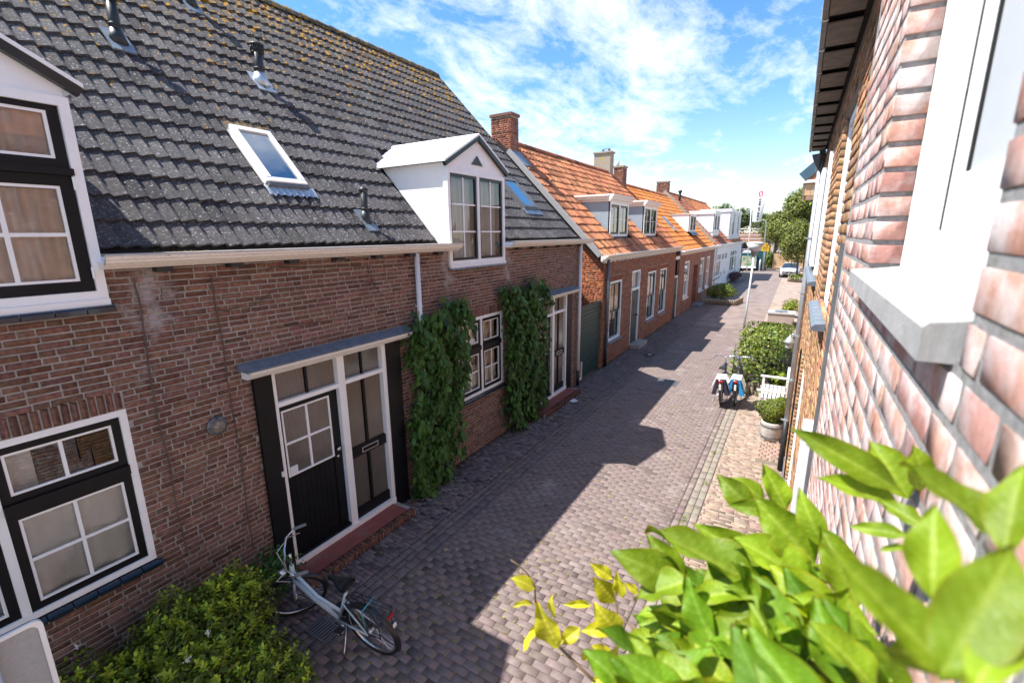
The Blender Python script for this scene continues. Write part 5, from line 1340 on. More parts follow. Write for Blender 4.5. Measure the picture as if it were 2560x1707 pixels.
b = MB(); b.box(-.06, .9, 20.05, 20.5, 5.55, 5.95)
b = b.build('soffit_box', 'wood_soffit', HG)
for i in range(5):
    q = MB(); q.box(-.058 + i * .19, -.058 + i * .19 + .18, 20.03, 20.048, 5.56, 5.94); q.build('board', 'wood_pale', b)
b = MB(); b.box(.0, .95, 19.98, 20.5, 5.40, 5.545); b.build('ledge', 'wood_soffit', HG)

# ================================================================== bicycles
def bicycle(name, label, mw, lean, steer, frame, wheelr=.34, stand='side', bag=None, group=None, rackcol='iron'):
    """heading +x, wheels on z = 0; mw places it"""
    t_ = thing(name, label, 'bicycle', group=group, local=mw @ Matrix.Rotation(lean, 4, 'X'))
    rh = np.array([0, 0, wheelr]); bb = np.array([.46, 0, .29]); head_t = np.array([.98, 0, .86]); head_b = np.array([1.04, 0, .62]); fh = np.array([1.12, 0, wheelr]); seat = np.array([.22, 0, .93])
    St = lambda p: np.array((Matrix.Translation(head_b) @ Matrix.Rotation(steer, 4, Vector(head_t - head_b)) @ Matrix.Translation(-Vector(head_b)) @ Vector(p))[:])
    def wheel(c, f, nm):
        q = MB(); n = 36
        V = [f(c + np.array([(wheelr - .02 + .021 * math.cos(b)) * math.cos(a), .021 * math.sin(b), (wheelr - .02 + .021 * math.cos(b)) * math.sin(a)])) for a in np.linspace(0, 2 * math.pi, n, False) for b in np.linspace(0, 2 * math.pi, 8, False)]
        F = [(i * 8 + j, i * 8 + (j + 1) % 8, ((i + 1) % n) * 8 + (j + 1) % 8, ((i + 1) % n) * 8 + j) for i in range(n) for j in range(8)]
        q.add(V, F); w_ = q.build(nm, 'rubber', t_, True)
        q = MB(); V = [f(c + np.array([r_ * math.cos(a), y_, r_ * math.sin(a)])) for a in np.linspace(0, 2 * math.pi, n, False) for r_, y_ in ((wheelr - .032, -.012), (wheelr - .032, .012), (wheelr - .052, .009), (wheelr - .052, -.009))]
        F = [(i * 4 + j, i * 4 + (j + 1) % 4, ((i + 1) % n) * 4 + (j + 1) % 4, ((i + 1) % n) * 4 + j) for i in range(n) for j in range(4)]
        q.add(V, F); q.build('rim', 'chrome', w_, True)
        q = MB()
        for k in range(28):
            a = 2 * math.pi * k / 28; a2 = a + (.5 if k % 2 else -.5); y_ = .03 if k % 4 < 2 else -.03
            q.tube([f(c + np.array([.025 * math.cos(a2), y_, .025 * math.sin(a2)])), f(c + np.array([(wheelr - .045) * math.cos(a), 0, (wheelr - .045) * math.sin(a)]))], .0016, 3, 0, False)
        q.build('spokes', 'chrome', w_)
        q = MB(); q.tube([f(c + np.array([0, -.055, 0])), f(c + np.array([0, .055, 0]))], .024, 10); q.build('hub', 'chrome', w_, True)
    I = lambda p: p
    wheel(rh, I, 'wheel'); wheel(fh, St, 'wheel')
    q = MB(); q.tube([head_b + (0, 0, .0), (head_b + bb) / 2 + np.array([.03, 0, -.02]), bb], .027, 10); q.tube([head_t * .6 + head_b * .4, np.array([.72, 0, .50]), np.array([.40, 0, .42])], .020, 8)
    q.tube([bb, seat - np.array([.0, 0, .14])], .018, 8)
    for sg in (-1, 1): q.tube([bb + np.array([0, .03 * sg, 0]), rh + np.array([0, .06 * sg, 0])], .011, 6); q.tube([np.array([.31, .02 * sg, .62]), rh + np.array([0, .06 * sg, 0])], .009, 6)
    q.tube([head_b, head_t], .024, 10); q.build('frame', frame, t_, True)
    q = MB()
    for sg in (-1, 1): q.tube([St(head_b + np.array([.005, .045 * sg, -.02])), St(np.array([1.08, .055 * sg, .48])), St(fh + np.array([0, .055 * sg, 0]))], .012, 6)
    q.build('fork', frame, t_, True)
    q = MB(); q.tube([St(head_t), St(head_t + (head_b - head_t) * -.75)], .014, 8); stem = head_t + (head_b - head_t) * -.75
    pts = [stem + np.array(d) for d in ((-.16, -.30, .01), (-.05, -.29, .02), (.03, -.20, .03), (.055, -.07, .01), (.05, 0, 0), (.055, .07, .01), (.03, .20, .03), (-.05, .29, .02), (-.16, .30, .01))]
    q.tube([St(p) for p in pts], .012, 8); q.build('handlebar', 'chrome', t_, True)
    for sg in (-1, 1):
        q = MB(); q.tube([St(stem + np.array([-.18, .30 * sg, .01])), St(stem + np.array([-.05, .29 * sg, .02]))], .018, 10); q.build('grip', 'grip', t_, True)
        q = MB(); q.tube([St(stem + np.array([-.02, .27 * sg, .02])), St(stem + np.array([.03, .24 * sg, -.02])), St(stem + np.array([-.09, .27 * sg, -.05]))], .006, 5); q.build('brake_lever', 'chrome', t_, True)
    q = MB(); q.tube([St(stem + np.array([.02, .2, .02])), St(stem + np.array([.15, .22, -.05])), St(stem + np.array([.1, .1, -.3])), St(head_b + np.array([.06, .03, 0]))], .004, 5); q.tube([St(stem + np.array([.02, -.2, .02])), St(stem + np.array([.14, -.1, -.02])), St(head_b + np.array([.02, -.03, .1]))], .004, 5); q.build('brake_cable', 'white_plastic', t_, True)
    q = MB(); lp = St(np.array([1.10, 0, .80])); q.lathe([(.01, -.05), (.04, -.03), (.045, .03), (.02, .04)], lp, 12, 0, St(np.array([1, 0, 0]) + head_b) - St(head_b)); q.build('headlight', 'chrome', t_, True)
    # saddle
    V = []; F = []; rows_ = 9; cols_ = 8
    for i in range(rows_):
        t = i / (rows_ - 1); x_ = .27 - .28 * t + .06; hw = .022 + .085 * max(0, (t - .28) / .72) ** .8 if t > .28 else .022
        if i == rows_ - 1: hw *= .8
        if i == 0: hw *= .6
        zt_ = .975 + .012 * math.cos(t * 3.1) + (.012 if t > .7 else 0)
        for j in range(cols_):
            a = -1.25 * math.pi / 2 + 2.5 * math.pi / 2 * j / (cols_ - 1); V.append((x_ + .08, hw * math.sin(a), zt_ - .055 + .055 * math.cos(a) * (1 if abs(a) < 1.2 else .7)))
    for i in range(rows_ - 1):
        for j in range(cols_ - 1): k = i * cols_ + j; F.append((k, k + 1, k + cols_ + 1, k + cols_))
    F += [tuple(range(cols_)), tuple(range((rows_ - 1) * cols_, rows_ * cols_))[::-1]]
    q = MB(); q.add(V, F); q.build('saddle', 'leather', t_, True)
    q = MB(); q.tube([seat - np.array([-.02, 0, .25]), seat], .013, 8); q.build('seat_post', 'chrome', t_, True)
    # mudguards
    for c, f, a0, a1 in ((rh, I, .15, 3.5), (fh, St, .9, 3.3)):
        q = MB(); V = []; F = []; n = 16
        for i in range(n + 1):
            a = a0 + (a1 - a0) * i / n
            for y_, dr in ((-.028, -.012), (-.014, 0), (.014, 0), (.028, -.012)): V.append(f(c + np.array([(wheelr + .022 + dr) * math.cos(a), y_, (wheelr + .022 + dr) * math.sin(a)])))
        for i in range(n):
            for j in range(3): k = i * 4 + j; F.append((k, k + 1, k + 5, k + 4))
        q.add(V, F); q.build('mudguard', 'bike_dark' if frame != 'white_plastic' else 'chrome', t_, True)
    # chain case, cranks, pedals
    q = MB(); q.prism([(p[0], -.045, p[1]) for p in ((.55, .22), (.58, .29), (.55, .37), (.46, .39), (.05, .40), (-.03, .36), (-.03, .32), (.05, .29), (.42, .20))], (0, .015, 0)); q.build('chain_case', 'bike_dark', t_)
    for sg in (-1, 1):
        e = bb + np.array([.155 * sg, -.09 * sg, -.06 * sg]); q = MB(); q.tube([bb + np.array([0, -.065 * sg, 0]), e + np.array([0, .01 * sg, 0])], .010, 6); q.build('crank', 'chrome', t_, True)
        q = MB(); q.obox(e + np.array([0, -.05 * sg, 0]), (.045, 0, 0), (0, .035, 0), (0, 0, .012)); pd = q.build('pedal', 'rubber', t_)
        q = MB(); k = e + np.array([0, -.05 * sg, 0]); q.tube([k + np.array([.048 * math.cos(a), .04 * math.sin(a), .004]) for a in np.linspace(0, 6.283, 13)], .005, 5); q.build('pedal_cage', 'chrome', pd, True)
    # carrier
    q = MB()
    for y_ in (-.07, -.035, 0, .035, .07): q.tube([(.18, y_, .735), (-.28, y_, .735)], .005, 5)
    q.tube([(-.28 - .05 * math.sin(a), .075 * math.cos(a), .735) for a in np.linspace(0, math.pi, 9)], .011, 6); q.tube([(.18, -.075, .735), (.18, .075, .735)], .006, 5)
    for sg in (-1, 1): q.tube([(-.02, .06 * sg, .36), (-.22, .09 * sg, .44), (-.24, .085 * sg, .73)], .006, 5); q.tube([(-.02, .06 * sg, .36), (.12, .08 * sg, .73)], .006, 5)
    q.build('carrier', rackcol, t_, True)
    q = MB(); q.obox((-.335, 0, .715), (.008, 0, 0), (0, .035, 0), (0, 0, .014)); q.build('tail_light', 'red_lens', t_)
    if bag is None:
        q = MB(); q.tube([(-.05, -.1, .45), (-.05, -.085, .74), (-.06, 0, .75), (-.05, .085, .74), (-.05, .1, .5)], .007, 5); q.build('strap', 'strap', t_, True)
        q = MB(); q.obox((-.36, .0, .60), (.006, 0, 0), (0, .02, 0), (0, 0, .02)); q.build('reflector', 'white_plastic', t_)
    else:
        side, topm = bag
        for sg, sm in ((-1, side[0]), (1, side[1])):
            q = MB(); q.prism([(-.33, sg * .07, .74), (-.33, sg * .10, .40), (.13, sg * .10, .42), (.15, sg * .07, .74)], (0, 0, 0.001)) if False else q.add([(-.33, sg * .06, .75), (.14, sg * .06, .75), (.16, sg * .10, .40), (-.35, sg * .10, .37), (-.33, sg * .10, .75), (.14, sg * .10, .75), (.16, sg * .20, .42), (-.35, sg * .20, .38)], [(0, 1, 2, 3), (4, 7, 6, 5), (0, 4, 5, 1), (1, 5, 6, 2), (2, 6, 7, 3), (3, 7, 4, 0)])
            q.build('pannier', sm, t_)
        q = MB(); q.add([(-.34, -.21, .52), (-.30, -.11, .77), (-.30, .11, .77), (-.34, .21, .52), (.16, -.21, .54), (.15, -.11, .78), (.15, .11, .78), (.16, .21, .54)], [(0, 1, 5, 4), (1, 2, 6, 5), (2, 3, 7, 6)]); q.build('pannier_lid', topm, t_)
        q = MB(); q.obox((-.355, 0, .72), (.012, 0, 0), (0, .045, 0), (0, 0, .022)); q.build('rear_reflector', 'red_lens', t_)
        q = MB(); q.obox((-.375, 0, .58), (.012, 0, 0), (0, .022, 0), (0, 0, .07)); q.build('mudguard_end', 'white_plastic', t_)
    if stand == 'side':
        q = MB(); q.tube([(.34, .03, .27), (.30, .17, .07), (.285, .215, .012)], [.012, .012, .009], 6); q.tube([(.285, .215, .03), (.275, .235, .0)], .014, 6); q.build('kickstand', 'chrome', t_, True)
    return t_
bicycle('bicycle', 'pale blue-white bicycle on its kickstand beside the red doorstep', Matrix.Translation((-3.34, 2.67, 0)) @ Matrix.Rotation(R(186), 4, 'Z'), R(-11), R(48), 'bike_white')
GB = 'bicycles parked by the hedge'
bicycle('bicycle', 'bicycle with white and dark purple panniers parked nearer the road', Matrix.Translation((-1.27, 12.28, 0)) @ Matrix.Rotation(R(92), 4, 'Z'), R(-3), R(4), 'bike_dark', bag=(('bag_dark', 'bag_dark'), 'bag_white'), group=GB, rackcol='chrome')
bicycle('bicycle', 'bicycle with white and bright blue panniers parked nearer the bench', Matrix.Translation((-.95, 12.42, 0)) @ Matrix.Rotation(R(91), 4, 'Z'), R(-2), R(-3), 'bike_dark', bag=(('bag_blue', 'bag_blue'), 'bag_white'), group=GB, rackcol='chrome')

# ================================================================== bench, planter, lantern
t_ = thing('garden_bench', 'weathered white slatted garden bench against the right-hand wall', 'bench', (-.15, 12.6, 0))
for i in range(6):
    b = MB(); x = -.42 + i * .088; b.box(x, x + .062, 11.98, 13.28, .405, .425); b.build('seat_slat', 'bench', t_)
for y in (11.95, 13.26):
    b = MB(); b.box(-.44, -.385, y, y + .055, 0, .62); b.build('leg', 'bench', t_)
    b = MB(); b.box(.10, .155, y, y + .055, 0, .94); b.build('leg', 'bench', t_)
    b = MB(); b.box(-.49, .10, y - .012, y + .07, .62, .655); b.build('armrest', 'bench', t_)
    b = MB(); b.box(-.384, .099, y + .01, y + .045, .35, .40); b.build('side_rail', 'bench', t_)
for i in range(13):
    b = MB(); y = 12.03 + i * .096; b.box(.118, .136, y, y + .05, .43, .87); b.build('back_slat', 'bench', t_)
b = MB(); b.box(.10, .155, 12.006, 13.259, .87, .93); b.box(.11, .145, 12.006, 13.259, .43, .47); b.build('back_rail', 'bench', t_)

t_ = thing('barrel_planter', 'grey half-barrel planter below the clipped box bush', 'planter', (-.07, 10.42, .085))
b = MB(); c = (-.07, 10.42, .09); b.lathe([(.17, 0), (.185, .01), (.205, .12), (.215, .25), (.212, .38), (.205, .40), (.185, .40), (.18, .36), (.02, .35)], c, 22); b.build('barrel', 'pot', t_, True)
for zq in (.08, .32):
    b = MB(); r_ = .2 if zq < .2 else .217; b.lathe([(r_ - .005, zq - .015), (r_ + .006, zq - .015), (r_ + .006, zq + .015), (r_ - .005, zq + .015)], c, 22); b.build('hoop', 'zinc_dark', t_)
for sg in (-1, 1):
    b = MB(); b.box(-.07 + sg * .13 - .03, -.07 + sg * .13 + .03, 10.25, 10.31, .086, .12); b.build('foot', 'pot', t_)
t_ = thing('box_bush', 'clipped round box bush growing in the grey barrel planter', 'shrub', (-.07, 10.42, .45))
Pq, Nq = crown_points((-.09, 10.44, .70), (.33, .30, .37), 14000, 7, .75)
foliage(t_, Pq, Nq, .032, 'leaf_box', .35, .3, name='crown'); b = MB(); b.tube([(-.07, 10.42, .42), (-.07, 10.42, .75)], [.025, .012], 6); b.build('trunk', 'bark', t_)

t_ = thing('wall_lantern', 'pale metal coach lantern on a bracket past the downpipe', 'lantern', (.2, 10.9, 2.0))
c = np.array([.045, 10.9, 1.98])
b = MB(); b.lathe([(.07, 0), (.085, .10), (.02, .10)], c, 6); b.build('glass_body', 'lamp_opal', t_)
b = MB(); b.lathe([(.115, .10), (.12, .112), (.07, .15), (.06, .19), (.02, .22), (.012, .25)], c, 12); b.build('hood', 'zinc', t_, True)
b = MB(); b.lathe([(.02, -.03), (.075, -.008), (.075, .0)], c, 6); b.build('base', 'zinc', t_)
b = MB(); b.tube([c + np.array([0, 0, .25]), c + np.array([.05, 0, .28]), c + np.array([.155, 0, .27])], .009, 6); b.tube([c + np.array([.155, 0, .2]), c + np.array([.155, 0, .34])], .015, 6); b.build('bracket', 'zinc', t_, True)

# ================================================================== hedge and mulleins on the right
t_ = thing('laurel_hedge', 'big rounded glossy hedge behind the two bicycles', 'hedge', (-.55, 15.6, 0))
P1, N1 = crown_points((-.50, 15.85, .74), (.85, 1.75, .78), 9000, 16, .7, 2.0, -.95)
foliage(t_, P1, N1, .085, 'leaf_dark', .35, .35, name='foliage', kind8=True, parts=300)
b = MB()
for i in range(14): x, y = random.uniform(-1.1, .1), random.uniform(14.2, 16.9); b.tube([(x, y, 0), (x + random.uniform(-.1, .1), y, .6), (x + random.uniform(-.2, .2), y + random.uniform(-.2, .2), 1.15)], [.02, .014, .005], 5)
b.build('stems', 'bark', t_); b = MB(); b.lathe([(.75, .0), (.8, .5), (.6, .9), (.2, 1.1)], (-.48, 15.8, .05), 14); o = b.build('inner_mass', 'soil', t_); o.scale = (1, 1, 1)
def mullein(x, y, h, label, ln):
    t_ = thing('mullein', label, 'plant', (x, y, 0), 'mullein plants before the hedge')
    for i in range(26):
        f = i / 25; a = i * 2.4; l_ = ln * (1 - f * .75); z = .06 + f * h * .9
        D = np.array([math.cos(a), math.sin(a), .25 + f * .9 - (.25 if f < .3 else 0)]); D /= np.linalg.norm(D)
        Y_ = np.cross((0, 0, 1), D); Y_ /= np.linalg.norm(Y_); Z_ = np.cross(D, Y_)
        V = []; F = []
        for k, (t, wd) in enumerate(((0, .05), (.25, .16), (.5, .21), (.75, .15), (1, .01))):
            p = np.array([x, y, z]) + D * l_ * t - np.array([0, 0, .22 * l_ * t * t])
            for sg in (-1, 0, 1): V.append(p + Y_ * sg * wd * l_ + Z_ * (.05 * l_ * abs(sg)))
        for k in range(4):
            for j in range(2): q = k * 3 + j; F.append((q, q + 1, q + 4, q + 3))
        b = MB(); b.add(V, F, 0, tuple(leaf_tints(1, .2, .3)[0])); b.build('leaf', 'leaf_mullein', t_, True)
    b = MB(); b.tube([(x, y, 0), (x, y, h * .6), (x, y, h * 1.12)], [.02, .018, .006], 6); b.build('stalk', 'leaf_mullein', t_)
mullein(-1.22, 13.95, 1.15, 'mullein plant leftmost before the hedge, near the handlebars', .5)
mullein(-.86, 13.75, .95, 'middle mullein plant before the hedge', .42)
mullein(-.52, 13.7, 1.15, 'mullein plant before the hedge, nearest the bench', .5)
t_ = thing('log_edging', 'row of upright logs edging the hedge bed behind the bicycles', 'edging', (-.6, 13.55, 0))
for i in range(11):
    b = MB(); x = -1.0 + i * .112; h_ = random.uniform(.30, .36); b.lathe([(.048, 0), (.05, .02), (.05, h_ - .015), (.04, h_), (.01, h_)], (x, 13.52 + random.uniform(-.01, .01), 0), 9); b.build('log', 'wood_log', t_, True)
b = MB(); b.box(-1.3, .18, 13.58, 17.3, 0, .2); b = b.build('soil_bed', 'soil'); struct(b)
t_ = thing('ground_shrub', 'low bright leaved plant growing between bench and hedge', 'plant', (-.15, 13.75, 0))
P1, N1 = crown_points((-.1, 13.78, .42), (.3, .22, .26), 420, 6, .5); foliage(t_, P1, N1, .10, 'leaf_bush', .3, .25, kind8=True, name='foliage', parts=120)
b = MB(); b.tube([(-.1, 13.78, .1), (-.1, 13.78, .5)], .012, 5); b.build('stem', 'bark', t_)

# concrete box and shrub farther on
t_ = thing('concrete_box', 'low pebbled concrete box with a metal lid beyond the hedge', 'box', (-.35, 25.5, 0))
b = MB(); b.box(-.92, .18, 25.0, 26.05, 0, .50); b.build('body', 'aggregate', t_)
b = MB(); b.box(-.95, .2, 24.97, 26.08, .501, .56); b.build('rim', 'stone', t_)
b = MB(); b.box(-.65, -.15, 25.25, 25.75, .561, .60); b.build('lid', 'lead', t_)
b = MB(); b.box(-.45, -.35, 25.2, 25.26, .565, .59); b.build('lid_handle', 'iron', t_)
t_ = thing('green_shrub', 'small yellow-green shrub behind the concrete box', 'shrub', (.0, 27.6, 0))
P1, N1 = crown_points((.0, 27.6, .5), (.45, .45, .55), 1200, 8, .5); foliage(t_, P1, N1, .085, 'leaf_bush', .4, .3, name='crown'); branchy(t_, (0, 27.6, 0), (0, 27.6, .9), .03, 'bark', 4)

# ================================================================== lower-left bush and sign
t_ = thing('privet_bush', 'sprawling yellow-green bush against the wall under the big window', 'bush', (-4.4, 1.0, 0))
cl_ = []
for cc, rr_, nn_ in (((-4.42, 1.45, .55), (.62, .62, .52), 6500), ((-4.0, 1.35, .40), (.55, .62, .48), 5500), ((-4.6, .75, .42), (.55, .55, .48), 4200), ((-4.0, .55, .3), (.6, .5, .45), 3500), ((-3.75, 1.75, .35), (.36, .36, .40), 2600), ((-3.45, 1.62, .36), (.36, .36, .40), 2600), ((-4.4, 1.85, .6), (.4, .34, .45), 3000)): cl_.append(crown_points(cc, rr_, nn_, 12, .62, 1.0, -.75))
P1 = np.concatenate([c[0] for c in cl_]); N1 = np.concatenate([c[1] for c in cl_]); kp = (P1[:, 0] > -5.12) & (P1[:, 2] > .02); P1, N1 = P1[kp], N1[kp]
TB = []; XB = []
n0 = len(P1); s0 = .05 * RNG.uniform(.65, 1.25, n0); nn = N1 + .6 * rdir(n0) + np.array([0, 0, .5]); D = np.cross(nn, rdir(n0)); D[:, 2] -= .2
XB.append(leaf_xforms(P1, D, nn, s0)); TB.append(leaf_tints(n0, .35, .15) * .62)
tops = np.argsort(-(N1[:, 2] + .25 * N1[:, 0] + RNG.normal(0, .35, n0) + .5 * P1[:, 2]))[:int(n0 * .16)]; tops = RNG.choice(tops, 420, False)
SPR = []
for i_ in tops:
    ax = np.array([N1[i_, 0] * .5 + random.gauss(0, .3), N1[i_, 1] * .5 + random.gauss(0, .3), 1.0]); ax /= np.linalg.norm(ax); hh = random.uniform(.05, .13); SPR.append((P1[i_], P1[i_] + ax * hh))
    k_ = random.randint(7, 11); ph = np.arange(k_) * 2.4 + random.random() * 6; tt = np.linspace(.25, 1.0, k_)
    u_ = np.cross(ax, (1, 0, 0)); u_ /= np.linalg.norm(u_); v_ = np.cross(ax, u_)
    dd = np.cos(ph)[:, None] * u_ + np.sin(ph)[:, None] * v_ + ax * (.25 + .9 * tt ** 3)[:, None]
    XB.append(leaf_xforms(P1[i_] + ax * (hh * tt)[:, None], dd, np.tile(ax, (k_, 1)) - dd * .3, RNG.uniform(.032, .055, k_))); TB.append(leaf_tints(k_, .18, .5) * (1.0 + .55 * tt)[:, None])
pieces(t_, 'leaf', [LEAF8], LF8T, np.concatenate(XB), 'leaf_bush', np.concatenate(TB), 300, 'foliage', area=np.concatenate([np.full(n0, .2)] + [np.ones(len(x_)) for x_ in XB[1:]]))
b = MB()
for i in range(34):
    x, y = random.uniform(-4.8, -3.8), random.uniform(.4, 2.0); p0 = np.array([x, y, .05]); d = np.array([random.uniform(-.4, .5), random.uniform(-.4, .4), random.uniform(.5, 1.0)]); d *= random.uniform(.5, .95)
    b.tube([p0, p0 + d * .5 + np.array([0, 0, .05]), p0 + d], [.011, .008, .004], 5)
for p_, q_ in SPR[::2]: b.tube([p_ - (q_ - p_) * .6, q_], .0022, 4)
b.build('branches', 'twig', t_)
b = MB()
for i in range(9):
    q = P1[RNG.integers(0, len(P1))] + np.array([0, 0, .05])
    for k in range(26): d = rdir(1)[0] * random.uniform(.0, .03); b.box(q[0] + d[0] - .003, q[0] + d[0] + .003, q[1] + d[1] - .003, q[1] + d[1] + .003, q[2] + d[2], q[2] + d[2] + .006)
b.build('blossom', 'white_plastic', t_, kind='stuff')
t_ = thing('rose_bush', 'small dark leafy plant by the end of the red doorstep', 'bush', (-4.75, 2.62, 0))
P1, N1 = crown_points((-4.82, 2.5, .42), (.24, .32, .42), 700, 6, .4); foliage(t_, P1, N1, .06, 'leaf_vine', .12, .3, kind8=True, parts=150); b = MB()
for i in range(6): b.tube([(-4.85, 2.5, 0), (-4.85 + random.uniform(-.15, .2), 2.5 + random.uniform(-.25, .3), random.uniform(.4, .85))], [.008, .003], 4)
b.build('stem', 'bark', t_)
t_ = thing('wall_weeds', 'dark weeds at the foot of the brick wall behind the bush', 'plant', (-5.05, 1.9, 0))
P1, N1 = crown_points((-5.02, 1.95, .3), (.12, .5, .32), 500, 7, .4); foliage(t_, P1, N1, .05, 'leaf_vine', .15, .3); b = MB(); b.tube([(-5.05, 1.9, 0), (-5.0, 1.95, .55)], [.01, .004], 5); b.build('stem', 'bark', t_)

t_ = thing('sign_panel', 'grey back of a white-rimmed sign panel in the lower left corner', 'sign', (-4.2, .3, 0))
b = MB(); rc = .05
pts = []
for cx_, cy_, a0 in ((.565 - rc, 1.755 - rc, 0), (.02 + rc, 1.755 - rc, 90), (.02 + rc, .95 + rc, 180), (.565 - rc, .95 + rc, 270)):
    for k in range(5): a = R(a0 + 22.5 * k); pts.append((cx_ + rc * math.cos(a), cy_ + rc * math.sin(a)))
b.prism([(-4.215, u, v) for u, v in pts], (.012, 0, 0)); b.build('plate', 'sign_grey', t_)
b = MB(); n = len(pts); V = []; F = []
for u, v in pts:
    du, dv = u - .2925, v - 1.3525; s_ = .94; V += [(-4.218, u, v), (-4.18, u, v), (-4.18, u - .028 * np.sign(du), v - .028 * np.sign(dv)), (-4.2, u - .028 * np.sign(du), v - .028 * np.sign(dv))]
for i in range(n):
    k, l_ = i * 4, ((i + 1) % n) * 4; F += [(k, l_, l_ + 1, k + 1), (k + 1, l_ + 1, l_ + 2, k + 2), (k + 2, l_ + 2, l_ + 3, k + 3)]
b.add(V, F); b.build('rim', 'white', t_)
b = MB(); b.box(-4.2, -4.165, .26, .33, 1.58, 1.62); b.box(-4.2, -4.165, .26, .33, 1.1, 1.14); b.build('clamp', 'white', t_); b = MB(); b.tube([(-4.14, .295, 0), (-4.14, .295, 1.8)], .03, 10); b.build('post', 'post', t_, True)

# drain grates
def grate(x, y, w, l_, label, rot=0):
    t_ = thing('drain_grate', label, 'drain', (x, y, 0)); b = MB(); b.box(x - w, x + w, y - l_, y + l_, -.01, .004); b.build('pit', 'underlay', t_)
    b = MB(); b.box(x - w - .02, x + w + .02, y - l_ - .02, y - l_, 0, .009); b.box(x - w - .02, x + w + .02, y + l_, y + l_ + .02, 0, .009); b.box(x - w - .02, x - w, y - l_, y + l_, 0, .009); b.box(x + w, x + w + .02, y - l_, y + l_, 0, .009); b.build('frame', 'zinc_dark', t_)
    k = int(2 * w / .04)
    for i in range(k):
        q = MB(); xx = x - w + (i + .5) * 2 * w / k; q.box(xx - .011, xx + .011, y - l_, y + l_, .004, .010); q.build('bar', 'zinc_dark', t_)
grate(-2.87, 13.45, .26, .28, 'square iron drain grate in the road near the dormer shadow'); grate(-4.08, 2.55, .16, .1, 'small iron drain slot under the parked bicycle')
# scraps on the ground
b = MB(); b.add([(-4.75, 10.55, .012), (-4.58, 10.5, .02), (-4.52, 10.68, .012), (-4.68, 10.76, .025)], [(0, 1, 2, 3)]); tag(b.build('paper_scrap', 'paper'), 'white scrap of paper on the dark path by the farther doorstep', 'litter')
t_ = thing('valve_cover', 'dark street cover with a white mark on the left path', 'cover', (-4.2, 16.4, 0)); b = MB(); b.box(-4.4, -4.05, 16.2, 16.6, 0, .012); b.build('plate', 'iron', t_); b = MB(); b.box(-4.26, -4.16, 16.36, 16.44, .0122, .02); b.build('mark', 'paper', t_)
# moss and weeds in the joints, fallen leaves
P1 = np.stack([RNG.uniform(-3.85, -1.3, 5200), 1.6 + 14 * RNG.random(5200) ** 1.5, np.full(5200, .001)], 1)
P1[:, 0] = np.round((P1[:, 0] + 3.9) / .203) * .203 - 3.9 + RNG.normal(0, .03, 5200) ; P1[:, 1] = .6 + np.round((P1[:, 1] - .6) / .092) * .092 - .004 + RNG.normal(0, .004, 5200)
kp = np.sin(P1[:, 0] * 3.1) * np.sin(P1[:, 1] * 1.7 + P1[:, 0]) + RNG.normal(0, .6, 5200) > .1; P1 = P1[kp]
X = leaf_xforms(P1, rdir(len(P1)) * [1, 1, .4], np.tile([0, 0, 1.0], (len(P1), 1)) + .4 * rdir(len(P1)), RNG.uniform(.012, .036, len(P1)))
A = np.einsum('nij,kj->nki', X[:, :3, :3], LEAF4) + X[:, None, :3, 3]
me = npmesh('joint_moss', A.reshape(-1, 3), (LF4[None] + (np.arange(len(P1)) * 4)[:, None, None]).reshape(-1, 3), 'moss', np.repeat(leaf_tints(len(P1), .4, .6), 4, 0)); o = link('joint_moss', me, None, 'stuff'); o['label'] = 'moss growing in the joints of the road'; o['category'] = 'moss'
def tufts(name, pts, n, h_, mname, label):
    Pl = []
    for (x, y, s_) in pts:
        for i in range(n): Pl.append((x + random.gauss(0, s_), y + random.gauss(0, s_ * 1.6), 0))
    Pl = np.array(Pl); D = np.stack([RNG.normal(0, .5, len(Pl)), RNG.normal(0, .5, len(Pl)), np.ones(len(Pl))], 1)
    X = leaf_xforms(Pl, D, rdir(len(Pl)), RNG.uniform(.5, 1.2, len(Pl)) * h_); A = np.einsum('nij,kj->nki', X[:, :3, :3], LEAF4 * [1, .35, .5]) + X[:, None, :3, 3]
    o = link(name, npmesh(name, A.reshape(-1, 3), (LF4[None] + (np.arange(len(Pl)) * 4)[:, None, None]).reshape(-1, 3), mname, np.repeat(leaf_tints(len(Pl), .3, .4), 4, 0)), None, 'stuff'); o['label'] = label; o['category'] = 'weeds'
tufts('path_weeds', [(-5.08, y, .05) for y in np.arange(14.5, 24, .8)] + [(-4.15, y, .07) for y in np.arange(14, 26, 1.1)] + [(-.95, 8.0, .03), (-1.05, 6.7, .03), (-1.0, 9.3, .02), (-4.6, 3.15, .02), (-.3, 7.4, .03)], 22, .06, 'leaf_bush', 'weeds and moss along the path edges')
for i, (x, y, m_) in enumerate(((-3.75, 4.25, 'straw'), (-3.62, 4.33, 'wood_soffit'), (-4.5, 3.72, 'leaf_young'), (-3.8, 3.4, 'straw'), (-4.45, 11.0, 'leaf_bush'))):
    b = MB(); a = random.uniform(0, 3); b.add([(x, y, .006), (x + .05 * math.cos(a) + .02, y + .03, .016), (x + .1 * math.cos(a), y + .1 * math.sin(a), .008), (x + .03, y + .06, .02)], [(0, 1, 2, 3)])
    tag(b.build('fallen_leaf', m_), ['curled dry leaf on the gutter strip before the first doorstep', 'dark withered leaf beside the curled dry leaf', 'yellow fallen leaf on the path near the red doorstep', 'brown fallen leaf on the path behind the saddle', 'green fallen leaf by the white paper scrap'][i], 'leaf')

